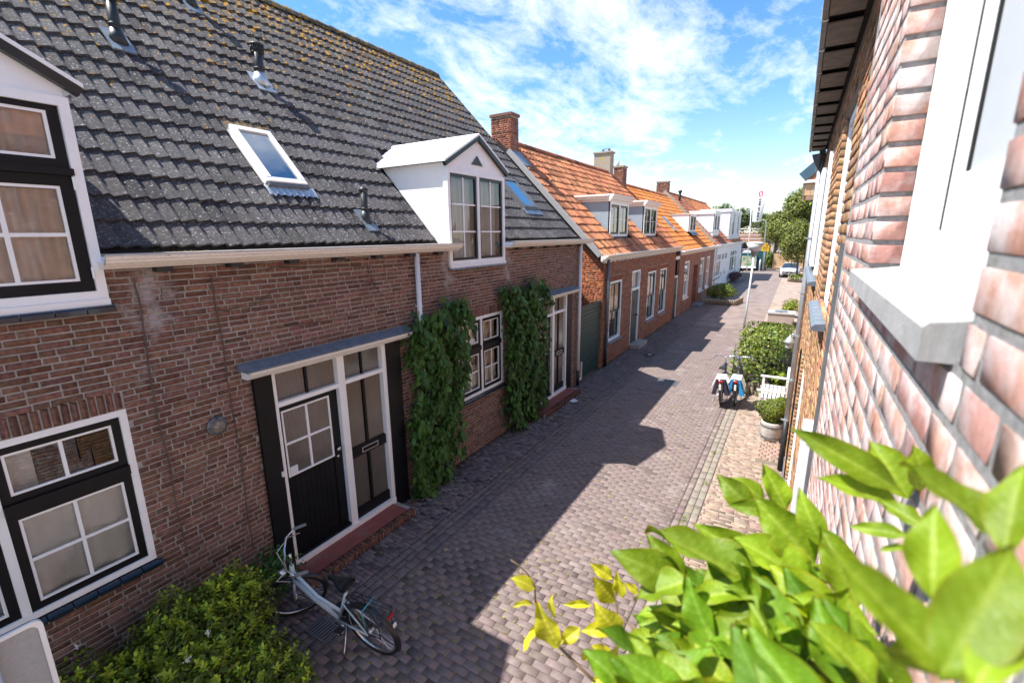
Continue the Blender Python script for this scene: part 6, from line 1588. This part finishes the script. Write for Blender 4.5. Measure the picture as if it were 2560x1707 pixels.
# ================================================================== street lamp
t_ = thing('street_lamp', 'pale street lamp with an upturned cone head in mid street', 'street lamp', (-1.77, 23.46, 0))
a0 = np.array([-1.77, 23.46, 0]); a1 = np.array([-1.68, 23.46, 3.25])
b = MB(); b.tube([a0, a0 + (a1 - a0) * .3, a1], [.055, .045, .04], 12); b.build('post', 'post', t_, True)
b = MB(); b.lathe([(.045, -.02), (.06, .0), (.165, .235), (.17, .24)], a1, 20); b.build('lamp_base', 'lamp_grey', t_, True)
b = MB(); b.lathe([(.17, .241), (.36, .56), (.02, .56)], a1, 24); b.build('lamp_shade', 'lamp_opal', t_, True)
b = MB(); b.lathe([(.37, .561), (.375, .575), (.33, .61), (.15, .64), (.02, .645)], a1, 24); b.build('lamp_cap', 'post', t_, True)

# ================================================================== shrubs by the third house
t_ = thing('front_shrub', 'rounded green shrub in a log-edged bed before the third house', 'shrub', (-3.9, 31.6, 0))
P1, N1 = crown_points((-3.85, 31.6, .62), (.95, 1.1, .62), 3800, 14, .6, 1.0, -.9); foliage(t_, P1, N1, .10, 'leaf_dark', .3, .35, name='crown'); branchy(t_, (-3.85, 31.6, 0), (-3.85, 31.6, 1.0), .05, 'bark', 6)
t_ = thing('log_edging', 'row of upright grey logs round the shrub bed of the third house', 'edging', (-3.9, 30.5, 0))
for i in range(16):
    b = MB(); x = -4.75 + i * .118; b.lathe([(.054, 0), (.056, .3), (.04, .33), (.01, .33)], (x, 30.45 + .02 * math.sin(i), 0), 8); b.build('log', 'wood_log', t_, True)
for i in range(12):
    b = MB(); b.lathe([(.054, 0), (.056, .3), (.04, .33), (.01, .33)], (-2.92 + .02 * i, 30.5 + i * .16, 0), 8); b.build('log', 'wood_log', t_, True)
t_ = thing('purple_shrub', 'low dark purple shrub under the window of the white house', 'shrub', (-4.7, 46, 0))
P1, N1 = crown_points((-4.65, 46.5, .45), (.45, 2.4, .5), 1500, 8, .5); foliage(t_, P1, N1, .12, 'leaf_purple', .1, .3, name='crown'); branchy(t_, (-4.65, 46.5, 0), (-4.65, 46.5, .6), .04, 'bark', 4)

# ================================================================== the end of the street
t_ = thing('silver_car', 'small silver open-nosed car parked under the tree at the street end', 'car', (-.55, 53.5, 0))
cy0 = 51.9; cxm = -.55
secs = [(0, .62, .22, .50, .58), (.12, .74, .2, .60, .66), (.5, .80, .18, .66, .74), (1.15, .84, .18, .74, .84), (1.9, .86, .18, .84, .90), (2.8, .86, .18, .86, .90), (3.7, .82, .2, .82, .86), (4.05, .72, .28, .72, .78)]
V = []; F = []
for (dy, hw, zb, zs, zt) in secs:
    for (fx, zq) in ((-.92, zb), (-1, (zb + zs) / 2), (-.97, zs), (-.72, zt), (0, zt + .03), (.72, zt), (.97, zs), (1, (zb + zs) / 2), (.92, zb)): V.append((cxm + fx * hw, cy0 + dy, zq))
for i in range(len(secs) - 1):
    for j in range(8): k = i * 9 + j; F.append((k, k + 1, k + 10, k + 9))
F += [tuple(range(9)), tuple(range((len(secs) - 1) * 9, len(secs) * 9))[::-1]]
b = MB(); b.add(V, F); b.build('body', 'silver', t_, True)
V = []; F = []
for (dy, hw, z) in ((1.25, .74, .86), (1.95, .58, 1.27), (2.55, .57, 1.30), (3.4, .70, .90)):
    for fx, dz in ((-1, -.05), (-.9, 0), (0, .03), (.9, 0), (1, -.05)): V.append((cxm + fx * hw, cy0 + dy, z + dz))
for i in range(3):
    for j in range(4): k = i * 5 + j; F.append((k, k + 1, k + 6, k + 5))
b = MB(); b.add(V[5:], [f_ for f_ in [(0, 1, 6, 5), (1, 2, 7, 6), (2, 3, 8, 7), (3, 4, 9, 8), (5, 6, 11, 10), (6, 7, 12, 11), (7, 8, 13, 12), (8, 9, 14, 13)]]); b.build('roof', 'silver', t_, True)
b = MB(); b.add(V[:10], [(0, 1, 6, 5), (1, 2, 7, 6), (2, 3, 8, 7), (3, 4, 9, 8)]); b.build('windscreen', 'glass_blue', t_)
b = MB(); b.add([(cxm - .745, cy0 + 1.35, .84), (cxm - .60, cy0 + 1.97, 1.2), (cxm - .59, cy0 + 2.5, 1.22), (cxm - .72, cy0 + 3.2, .86)], [(0, 1, 2, 3)]); b.build('side_window', 'glass_blue', t_)
for sg in (-1, 1):
    for dy in (.75, 3.2):
        b = MB(); b.lathe([(.2, -.1), (.31, -.1), (.32, 0), (.31, .1), (.2, .1)], (cxm + sg * .74, cy0 + dy, .31), 18, 0, (1, 0, 0)); w = b.build('wheel', 'rubber', t_, True); b = MB(); b.lathe([(.02, -.105), (.19, -.105), (.2, .105), (.02, .105)], (cxm + sg * .74, cy0 + dy, .31), 12, 0, (1, 0, 0)); b.build('rim', 'chrome', w)
    b = MB(); b.lathe([(.02, -.02), (.11, -.01), (.13, .05), (.12, .12)], (cxm + sg * .52, cy0 + .02, .56), 12, 0, (0, 1, .35)); b.build('headlight', 'chrome', t_, True)
    b = MB(); b.obox((cxm + sg * .92, cy0 + 1.5, .92), (.08, 0, 0), (0, .05, 0), (0, 0, .05)); b.build('wing_mirror', 'silver', t_)
b = MB(); b.box(cxm - .27, cxm + .27, cy0 - .02, cy0 + .05, .43, .53); b.build('grille', 'iron', t_); b = MB(); b.lathe([(.01, -.03), (.07, -.025), (.07, .0)], (cxm, cy0 - .01, .49), 12, 0, (0, 1, 0)); b.build('badge', 'chrome', t_); b = MB(); b.box(cxm - .5, cxm + .5, cy0 + .0, cy0 + .08, .22, .32); b.build('air_intake', 'iron', t_)

t_ = thing('log_planter', 'half-round log edging round the foot of the street tree', 'edging', (.1, 47.9, 0))
for i in range(15):
    b = MB(); a = math.pi + math.pi * i / 14; b.lathe([(.075, 0), (.075, .4), (.05, .43), (.01, .43)], (.35 + .85 * math.cos(a), 48.3 + .8 * math.sin(a), 0), 8); b.build('log', 'wood_log', t_, True)
t_ = thing('street_tree', 'slender green tree in the log-edged bed beside the silver car', 'tree', (.15, 48.2, 0))
branchy(t_, (.15, 48.2, 0), (-.1, 48.2, 4.6), .10, 'bark', 10, .5)
P1, N1 = crown_points((-.2, 48.2, 2.95), (1.35, 1.3, 2.3), 8500, 18, .4); foliage(t_, P1, N1, .17, 'leaf_tree', .35, .35, name='crown')
t_ = thing('bed_plants', 'low green plants at the foot of the street tree', 'plant', (.2, 48.1, 0))
P1, N1 = crown_points((.1, 48.0, .4), (.75, .6, .4), 700, 7, .5); foliage(t_, P1, N1, .14, 'leaf_dark', .3, .3); b = MB(); b.tube([(.1, 48, 0), (.1, 48, .5)], .02, 5); b.build('stem', 'bark', t_)

t_ = thing('timber_gate', 'pale diagonal-boarded timber gate in a black frame at the street end', 'gate', (-1.6, 64, 0))
b = MB(); b.box(-2.62, -2.52, 63.95, 64.05, 0, 1.97); b.box(.6, .7, 63.95, 64.05, 0, 1.97); b.box(-2.52, .6, 63.95, 64.05, 1.88, 1.97); b.box(-2.52, .6, 63.95, 64.05, .03, .1); b.build('gate_frame', 'iron', t_)
for i in range(24):
    u = -2.5 + i * .22 - 1.8; w_ = .205; z0, z1 = .105, 1.875; P_ = []
    for q in ((u, z0), (u + w_, z0), (u + w_ + (z1 - z0), z1), (u + (z1 - z0), z1)): P_.append(q)
    def clip(poly, xm, sgn):
        o_ = []
        for k in range(len(poly)):
            p, q = poly[k], poly[(k + 1) % len(poly)]; ip, iq = sgn * (p[0] - xm) >= 0, sgn * (q[0] - xm) >= 0
            if ip: o_.append(p)
            if ip != iq: t = (xm - p[0]) / (q[0] - p[0]); o_.append((xm, p[1] + t * (q[1] - p[1])))
        return o_
    P_ = clip(P_, -2.515, 1); P_ = clip(P_, .595, -1) if len(P_) > 2 else P_
    if len(P_) > 2: b = MB(); b.prism([(x, 63.97, z) for x, z in P_], (0, .03, 0)); b.build('board', 'wood_pale', t_)
b = MB(); b.box(.7, 9, 64, 64.2, 0, 2.0); tag(b.build('garden_wall', 'wood_pale'), 'timber fence running on behind the street tree', 'fence')
t_ = thing('flag', 'white banner flag with red block emblem and vertical VAN WIJNEN lettering', 'flag', (-4.85, 58, 0))
b = MB(); b.tube([(-4.72, 58, 0), (-4.85, 58, 5), (-4.98, 58, 8.95)], [.06, .05, .03], 10); b.build('pole', 'white', t_, True)
def flagpt(u, v, off=0.0):      # u 0..1 across, v 0..1 downward
    top = np.array([-4.95, 58, 8.82]); bot = np.array([-4.70, 58, 5.42]); wd = 1.40 - .52 * v + .04 * math.sin(v * 5)
    p = top + (bot - top) * v + np.array([wd * u, 0, .0])
    return p + np.array([0, .10 * math.sin(u * 4.5 + v * 3.0) * u - off, -.03 * u + .03 * u * v])
V = []; F = []
for j in range(25):
    for i in range(11): V.append(flagpt(i / 10, j / 24))
for j in range(24):
    for i in range(10): k = j * 11 + i; F.append((k, k + 1, k + 12, k + 11))
b = MB(); b.add(V, F); b.build('cloth', 'flag', t_, True)
def patch(poly): return [flagpt(u, v, .012) for u, v in poly]
def flagquad(mb, u0, u1, v0, v1, sk=0.0): mb.add(patch([(u0 + sk, v0), (u1 + sk, v0), (u1 - sk, v1), (u0 - sk, v1)]), [(0, 1, 2, 3)])
b = MB()
for (u0, u1, v0, v1, sk) in ((.50, .72, .065, .095, 0), (.64, .735, .10, .185, 0), (.46, .68, .20, .23, 0), (.44, .53, .12, .195, 0), (.40, .5, .095, .117, .0), (.70, .76, .19, .215, 0)): flagquad(b, u0, u1, v0, v1, sk)
b.build('emblem', 'flag_red', t_)
GL = {'V': [((0, 1), (.45, 0)), ((.9, 1), (.45, 0))], 'A': [((0, 0), (.45, 1)), ((.9, 0), (.45, 1)), ((.2, .35), (.7, .35))], 'N': [((.05, 0), (.05, 1)), ((.05, 1), (.8, 0)), ((.8, 0), (.8, 1))],
      'W': [((0, 1), (.25, 0)), ((.25, 0), (.5, .8)), ((.5, .8), (.75, 0)), ((.75, 0), (1, 1))], 'I': [((.2, 0), (.2, 1))], 'J': [((.5, 1), (.5, .15)), ((.5, .15), (.25, 0)), ((.25, 0), (.05, .15))], 'E': [((.1, 0), (.1, 1)), ((.1, 1), (.7, 1)), ((.1, .5), (.6, .5)), ((.1, 0), (.7, 0))]}
v = .29
for ch in 'VAN WIJNEN':
    if ch == ' ': v += .04; continue
    wch = {'W': 1.15, 'I': .5, 'J': .7}.get(ch, 1.0) * .068; b = MB()
    for (p, q) in GL[ch]:          # letters read downward, turned a quarter clockwise
        def tr(a): return np.array([.48 + a[1] * .20, v + a[0] * .068])
        A, Bq = tr(p), tr(q); d = Bq - A; d = d / (np.linalg.norm(d * [1.2, 3.4]) + 1e-9); nrm = np.array([d[1] * 3.4 / 1.2, -d[0] * 1.2 / 3.4]); nrm = nrm / np.linalg.norm(nrm * [1.2, 3.4]) * .035
        b.add(patch([tuple(A - nrm), tuple(Bq - nrm), tuple(Bq + nrm), tuple(A + nrm)]), [(0, 1, 2, 3)])
    b.build('letter', 'flag_black', t_); v += wch + .008

t_ = thing('printed_van', 'white van with a green landscape print standing behind the lamp post', 'van', (-4.9, 61.5, 0))
b = MB(); b.prism([(-5.75, 60.0, .3), (-4.05, 60.0, .3), (-4.02, 60.0, 1.2), (-4.12, 60.0, 2.0), (-4.3, 60.0, 2.15), (-5.5, 60, 2.15), (-5.68, 60, 2.0), (-5.78, 60, 1.2)], (0, 4, 0)); b.build('body', 'white_cool', t_)
b = MB(); b.box(-5.70, -4.10, 59.975, 59.995, .55, 1.62); b.build('print_panel', 'print', t_)
b = MB(); b.box(-5.55, -4.25, 59.98, 59.996, 1.68, 2.02); b.build('rear_window', 'teal', t_); b = MB(); b.box(-5.8, -4.0, 59.93, 60.0, .3, .45); b.build('bumper', 'white', t_)
for x in (-5.55, -4.25):
    b = MB(); b.lathe([(.15, -.1), (.3, -.1), (.31, .1), (.15, .1)], (x, 60.7, .31), 14, 0, (1, 0, 0)); b.build('wheel', 'rubber', t_, True)
t_ = thing('teal_container', 'dark teal container beside the printed van', 'container', (-3.6, 61, 0))
for i in range(6):
    b = MB(); b.box(-4.0 + i * .135, -4.0 + i * .135 + .12, 60.55, 60.7, .1, 2.2); b.build('side_rib', 'teal', t_)
b = MB(); b.box(-4.0, -3.2, 60.7, 62.2, .05, 2.22); b.build('body', 'teal', t_)
b = MB(); b.lathe([(.07, 0), (.07, 1.2), (.05, 1.28), (.01, 1.3)], (-3.6, 59.8, 0), 10); tag(b.build('bollard', 'white', None, True), 'white bollard before the teal container', 'bollard')
t_ = thing('lamp_column', 'thin grey lamp column with curved arm by the yellow sign', 'street lamp', (-3.35, 60, 0))
b = MB(); b.tube([(-3.30, 60, 0), (-3.38, 60, 3), (-3.44, 60, 5.3), (-3.55, 60, 5.6), (-3.85, 60, 5.65)], [.06, .05, .04, .035, .03], 8); b.build('column', 'zinc', t_, True); b = MB(); b.obox((-3.98, 60, 5.62), (.16, 0, .02), (0, .08, 0), (0, 0, .03)); b.build('lamp_head', 'lamp_grey', t_)
t_ = thing('yellow_sign', 'yellow information sign with lines of black text at the street end', 'sign', (-3.25, 59.8, 0))
b = MB(); b.box(-3.60, -2.86, 59.74, 59.78, 2.25, 2.84); b.build('panel', 'yellow', t_); b = MB(); b.box(-3.60, -3.05, 59.74, 59.78, 2.92, 3.12); b.build('name_panel', 'yellow', t_)
for i in range(4):
    b = MB(); b.box(-3.5, -3.02 + .04 * (i % 2), 59.732, 59.738, 2.70 - i * .11, 2.735 - i * .11); b.build('text_line', 'iron', t_)
b = MB(); b.tube([(-3.22, 59.82, 0), (-3.22, 59.82, 3.15)], .04, 8); b.build('post', 'zinc', t_, True)
t_ = thing('floodlight', 'grey floodlight on a bracket beside the flag pole', 'lamp', (-5.4, 59, 6.3))
b = MB(); b.obox((-5.25, 59, 6.55), (.16, 0, -.1), (0, .1, 0), (.05, 0, .09)); b.build('lamp_head', 'lamp_grey', t_); b = MB(); b.tube([(-5.2, 59, 6.45), (-4.95, 59, 6.3), (-4.85, 58.05, 6.3)], .03, 6); b.build('bracket', 'zinc', t_)
t_ = thing('scaffolded_building', 'brick building behind scaffolding at the far end of the street', 'building', (-6, 78, 0))
b = MB(); b.box(-14, -3.9, 76.5, 86, 0, 4.2); b.build('wall', 'wall_far_red_side', t_)
b = MB(); b.box(-14, -3.9, 76.4, 76.49, 2.0, 2.9); b.build('dark_opening', 'room', t_)
for i in range(14):
    b = MB(); b.tube([(-13.5 + i * .72, 75.6, 0), (-13.5 + i * .72, 75.6, 5.0)], .035, 5); b.build('scaffold_pole', 'zinc', t_)
for z in (1.9, 2.9, 3.4, 3.9, 4.4, 4.8):
    b = MB(); b.tube([(-13.7, 75.55, z), (-4.0, 75.55, z)], .035, 5); b.build('scaffold_rail', 'zinc', t_)
b = MB(); b.box(-13.7, -4.0, 75.4, 76.3, 3.0, 3.06); b.build('scaffold_deck', 'wood_pale', t_)

def tree(base, crown, rad, n, size, mname, label, group='trees at the end of the street', yellow=.3, lumps=22, shell=.45):
    t_ = thing('broadleaf_tree', label, 'tree', base, group); b_ = np.array(base, float); c = np.array(crown, float)
    branchy(t_, b_, (c[0], c[1], c[2] + rad[2] * .5), .16 + .03 * rad[2], 'bark', 12, .45, seed=int(abs(c[0] * 10)))
    P1, N1 = crown_points(c, rad, n, lumps, shell); foliage(t_, P1, N1, size, mname, yellow, .38, name='crown')
tree((.8, 71, 0), (.3, 71, 6.6), (2.9, 2.6, 3.5), 15000, .27, 'leaf_tree', 'tallest green tree above the silver car, at the right of the street end')
tree((-2.6, 69, 0), (-2.4, 69, 4.3), (2.3, 2.2, 2.7), 10000, .25, 'leaf_tree', 'yellowish bushy tree right of the flag')
tree((-1.0, 67, 0), (-.7, 67, 3.6), (2.2, 1.8, 2.3), 9000, .23, 'leaf_tree', 'dense tree directly behind the timber gate')
tree((-5.2, 82, 0), (-5.0, 82, 5.0), (2.2, 2, 2.4), 3000, .3, 'leaf_tree2', 'darker green tree behind the flag and scaffolding')
tree((-9.4, 88, 0), (-9.0, 88, 5.6), (2.6, 2.2, 2.9), 3600, .3, 'leaf_tree2', 'round green tree above the scaffolding left of the flag pole')
tree((-12.6, 92, 0), (-12.4, 92, 6.5), (2.8, 2.2, 3.0), 3600, .3, 'leaf_tree2', 'dark green treetop rising over the white house')
tree((-.2, 61, 0), (.2, 61, 2.6), (1.5, 1.2, 2.4), 6000, .2, 'leaf_tree', 'leafy bush-like tree beside the silver car, before the timber gate')
tree((4.5, 60, 0), (4.2, 60, 5.0), (3.0, 2.5, 3.5), 3500, .3, 'leaf_tree', 'green tree behind the downpipe on the right', yellow=.4)
t_ = thing('street_end_hedge', 'green hedge beside the timber gate at the street end', 'hedge', (-3.0, 64.4, 0))
P1, N1 = crown_points((-3.0, 64.3, .9), (.55, .8, 1.3), 1600, 8, .5, 1.6, -.7); foliage(t_, P1, N1, .16, 'leaf_dark', .2, .3); b = MB(); b.tube([(-3.0, 64.3, 0), (-3.0, 64.3, 1.4)], .06, 6); b.build('stem', 'bark', t_)

# ================================================================== the plant in the foreground
FG = [(0.1246,0.6042,4.0255,0.0124,0.6087,4.074,0.26),(0.1553,0.7045,3.9707,0.1086,0.7397,4.0283,0.55),(0.161,0.6786,3.9953,0.1444,0.6839,4.052,0.55),(0.1361,0.3916,4.1038,0.08,0.4028,4.1389,0.38),(0.1262,0.3629,4.1091,0.1403,0.4076,4.1529,0.36),(0.0893,0.3229,4.0897,0.0903,0.3596,4.1339,0.42),(0.081,0.258,4.0915,0.1148,0.3169,4.143,0.36),(0.0965,0.286,4.0708,0.0309,0.2957,4.1219,0.3),(0.1355,0.6045,4.0021,0.0445,0.581,4.0325,0.33),(-0.0153,0.7636,3.8647,-0.0774,0.7838,3.902,0.5),(0.0013,0.7985,3.867,-0.0546,0.7967,3.8981,0.5),(0.0294,0.77,3.876,-0.0134,0.7855,3.9408,0.42),(0.0318,0.7497,3.8845,-0.0543,0.7212,3.8853,0.3),(0.0691,0.6701,3.862,-0.0156,0.6845,3.9287,0.5),(0.0693,0.6561,3.8985,0.0347,0.6767,3.9638,0.4),(0.0143,0.6279,3.8306,-0.1466,0.6141,3.8775,0.36),(0.0321,0.6837,3.8187,-0.0955,0.6886,3.8587,0.36),(0.0757,0.6447,3.8423,-0.0359,0.6379,3.8923,0.5),(-0.0825,0.6299,3.791,-0.1944,0.5962,3.8311,0.42),(-0.0786,0.6152,3.8167,-0.1516,0.5829,3.7742,0.5),(0.0134,0.6085,3.85,-0.0846,0.5638,3.8186,0.3),(-0.0883,0.6477,3.7809,-0.1601,0.6656,3.8315,0.4),(0.0854,0.6001,3.8777,-0.0142,0.5683,3.853,0.22),(0.1214,0.5608,3.8736,0.0307,0.5567,3.8859,0.38),(0.1233,0.5575,3.8572,0.0417,0.5819,3.8653,0.3),(0.112,0.6213,3.8515,0.0633,0.6608,3.9294,0.42),(-0.0811,0.6208,3.7544,-0.1597,0.6122,3.723,0.28),(0.0425,0.5865,3.8362,-0.0518,0.5568,3.8071,0.3),(0.0449,0.576,3.8364,-0.0252,0.5479,3.803,0.36),(0.0241,0.5036,3.8828,0.0724,0.5516,3.8619,0.35),(-0.0375,0.5244,3.7448,-0.1083,0.5359,3.7695,0.5),(-0.0192,0.5781,3.7237,-0.0891,0.5886,3.7427,0.4),(0.0016,0.5324,3.774,-0.0582,0.5475,3.7876,0.4),(0.0511,0.5233,3.8062,-0.006,0.5309,3.8298,0.5),(0.0953,0.515,3.8527,0.0413,0.5306,3.855,0.36),(0.1189,0.4699,3.8994,0.0704,0.4813,3.8737,0.36),(0.1239,0.4933,3.8855,0.0994,0.5218,3.8684,0.36),(0.0731,0.3054,4.0621,0.1408,0.3715,4.0196,0.32),(0.0896,0.2533,4.0988,0.1167,0.2967,4.1086,0.34),(0.1374,0.5604,4.0128,0.1031,0.5885,4.0164,0.4),(0.1225,0.5386,4.0108,0.0745,0.5427,4.0011,0.3),(0.1239,0.5361,3.9982,0.1005,0.5314,3.9896,0.3),(-0.3735,0.6914,3.6118,-0.4193,0.6693,3.6338,0.5),(-0.3085,0.6609,3.5301,-0.3542,0.656,3.6149,0.46),(-0.3579,0.6817,3.5406,-0.3835,0.6507,3.485,0.4),(-0.3739,0.6832,3.5825,-0.4127,0.6575,3.5756,0.26),(-0.3438,0.7129,3.5349,-0.3551,0.7191,3.5834,0.45),(-0.2394,0.7584,3.6436,-0.2821,0.74,3.6722,0.42),(-0.2294,0.7521,3.598,-0.2737,0.7382,3.6469,0.55),(-0.2744,0.7433,3.5785,-0.3245,0.7126,3.579,0.24),(-0.2035,0.7119,3.5687,-0.254,0.6963,3.6255,0.6),(-0.2829,0.7062,3.5502,-0.3144,0.6783,3.5189,0.5),(-0.2067,0.7132,3.5808,-0.2697,0.6736,3.5774,0.4),(-0.2148,0.7098,3.4983,-0.2551,0.6953,3.5357,0.55),(-0.2586,0.7096,3.5078,-0.276,0.6938,3.4891,0.6),(-0.2126,0.7448,3.6217,-0.2309,0.7471,3.6713,0.4),(-0.1883,0.7619,3.6297,-0.2141,0.7518,3.6506,0.4),(-0.1599,0.7019,3.5225,-0.1729,0.7111,3.5855,0.36),(-0.2162,0.7098,3.5012,-0.2479,0.6868,3.4883,0.4),(-0.165,0.6928,3.5005,-0.2037,0.6794,3.5386,0.5),(-0.2152,0.6905,3.5166,-0.205,0.706,3.5506,0.45),(-0.2098,0.6894,3.5004,-0.243,0.664,3.4823,0.4)]
STEMS = [[(-0.4278, 0.6834, 3.6605), (-0.4111, 0.6903, 3.6481), (-0.3939, 0.6961, 3.6306), (-0.3797, 0.6982, 3.6065), (-0.3717, 0.6855, 3.586), (-0.3387, 0.6784, 3.5296), (-0.3118, 0.6782, 3.5126), (-0.2743, 0.6734, 3.4989), (-0.2324, 0.6705, 3.4821)],[(-0.2363, 0.76, 3.6423), (-0.2271, 0.7442, 3.6079), (-0.2061, 0.7205, 3.5623), (-0.1904, 0.7138, 3.5465), (-0.1638, 0.699, 3.5206), (-0.1492, 0.6926, 3.5084)],[(-0.2118, 0.7347, 3.5826), (-0.1611, 0.7189, 3.5873), (-0.1098, 0.7011, 3.5834), (-0.0525, 0.6474, 3.6108)]]
t_ = thing('window_climber', 'bright yellow-green climber with large glossy leaves below the open window', 'climber', (.05, .65, 3.3))
def big_leaf(fold, curl, wav, seed):
    rs = np.random.default_rng(seed); V = []; F = []; nl, nc = 64, 10
    for i in range(nl + 1):
        t = i / nl; w = .56 * (math.sin(math.pi * min(1, t ** .84)) ** 1.05) * (1 - .16 * t) + .003
        for j in range(nc + 1):
            s_ = (j / nc - .5) * 2
            z = fold * abs(s_) ** 1.3 * w + curl * (t - .5) ** 2 * -1 + wav * math.sin(t * 13 + s_ * 2) * s_ * s_ * .05 + .011 * math.sin(6.283 * 8 * (t - .22 * abs(s_))) * (1 - abs(s_)) * min(1, abs(s_) * 3) + .02 * math.sin(t * 5 + seed) * s_
            V.append((t, s_ * w, z))
    for i in range(nl):
        for j in range(nc): k = i * (nc + 1) + j; F.append((k, k + 1, k + nc + 2, k + nc + 1))
    V = np.array(V); sj = np.abs((np.arange(len(V)) % (nc + 1)) / nc - .5) * 2; ti = np.repeat(np.arange(nl + 1) / nl, nc + 1)
    vein = np.maximum(sj < .05, (np.sin(6.283 * 8 * (ti - .22 * sj)) > .86) * (sj < .85) * .45)
    return V, np.array(F), vein
BLV = [big_leaf(f, c, w, i) for i, (f, c, w) in enumerate(((.25, .25, 1), (.4, .45, 1.4), (.15, .6, .8), (.35, .1, 1.6)))]
def leaf_mesh(v, tint, mname):
    V, F, mid = BLV[v]; T = np.tile(tint, (len(V), 1))
    edge = (np.abs((np.arange(len(V)) % 11) - 5) > 4.5); T[edge] *= (1.2, .88, .7); T[V[:, 0] > .965] *= (1.1, .6, .5); T *= 1 + mid[:, None] * np.array((.55, .35, 3.0))
    return npmesh('leaf', V, F, mname, T, True)
LM = {}
for i, f in enumerate(FG):
    b_ = np.array(f[:3]); q = np.array(f[3:6]); D = q - b_; ln = np.linalg.norm(D); D /= ln
    young = i >= 42
    view = CAM - (b_ + q) / 2; view /= np.linalg.norm(view)
    nn = view * .55 + np.array([-.3, -.15, .8]) + .5 * rdir(1)[0]; Y_ = np.cross(nn, D); Y_ /= np.linalg.norm(Y_); Z_ = np.cross(D, Y_)
    v = i % 4; tk = (v, i % 3, young)
    if tk not in LM: LM[tk] = leaf_mesh(v, np.array((1, 1, 1)) * (0.8, 1.0, 1.2)[i % 3], 'leaf_young' if young else 'leaf_fore')
    o = bpy.data.objects.new('leaf', LM[tk]); COL.objects.link(o); o.parent = t_; o.matrix_parent_inverse = EMPTY_LOC[t_.name]
    X = np.eye(4); X[:3, 0] = D * ln; X[:3, 1] = Y_ * ln * f[6] * 1.05; X[:3, 2] = Z_ * ln * .6; X[:3, 3] = b_; o.matrix_basis = Matrix(X.tolist())
for i in range(420):              # leaves deeper in the climber
    b_ = np.array([RNG.uniform(-.11, .13), RNG.uniform(.34, .74), 0]); b_[2] = 3.82 + .30 * (.62 - b_[1]) + .55 * b_[0] - .02 - RNG.uniform(.0, 1.0) ** 1.5 * .3 - (.04 if b_[0] < -.08 else 0)
    D = np.array([RNG.normal(-.55, .4), RNG.normal(-.1, .5), RNG.normal(.35, .4)]); D /= np.linalg.norm(D); ln = RNG.uniform(.05, .10)
    nn = np.array([-.3, -.3, 1]) + .5 * rdir(1)[0]; Y_ = np.cross(nn, D); Y_ /= np.linalg.norm(Y_); Z_ = np.cross(D, Y_); v = i % 4; tk = (v, 3 + i % 5, False)
    if tk not in LM: LM[tk] = leaf_mesh(v, np.array(((.55, .75, 1), (.75, .95, 1), (1.05, 1.05, 1), (1.3, 1.2, 1), (.9, .95, 1))[i % 5]), 'leaf_fore')
    o = bpy.data.objects.new('leaf', LM[tk]); COL.objects.link(o); o.parent = t_; o.matrix_parent_inverse = EMPTY_LOC[t_.name]
    X = np.eye(4); X[:3, 0] = D * ln; X[:3, 1] = Y_ * ln * .45; X[:3, 2] = Z_ * ln * .6; X[:3, 3] = b_; o.matrix_basis = Matrix(X.tolist())
for k, s_ in enumerate(STEMS):
    b = MB(); n = len(s_); b.tube(s_, [.0012 + .0022 * i / n for i in range(n)], 6); b.build('stem', 'stem', t_, True)
b = MB()
for i in range(9):
    x0, y0 = RNG.uniform(.06, .14), RNG.uniform(.45, .72); b.tube([(.12, y0, 2.6), (x0, y0, 3.3), (x0 - .05, y0 - .03, 3.62), (x0 - .12, y0 - .05, 3.78)], [.008, .006, .004, .002], 6)
b.build('woody_stems', 'stem', t_, True)
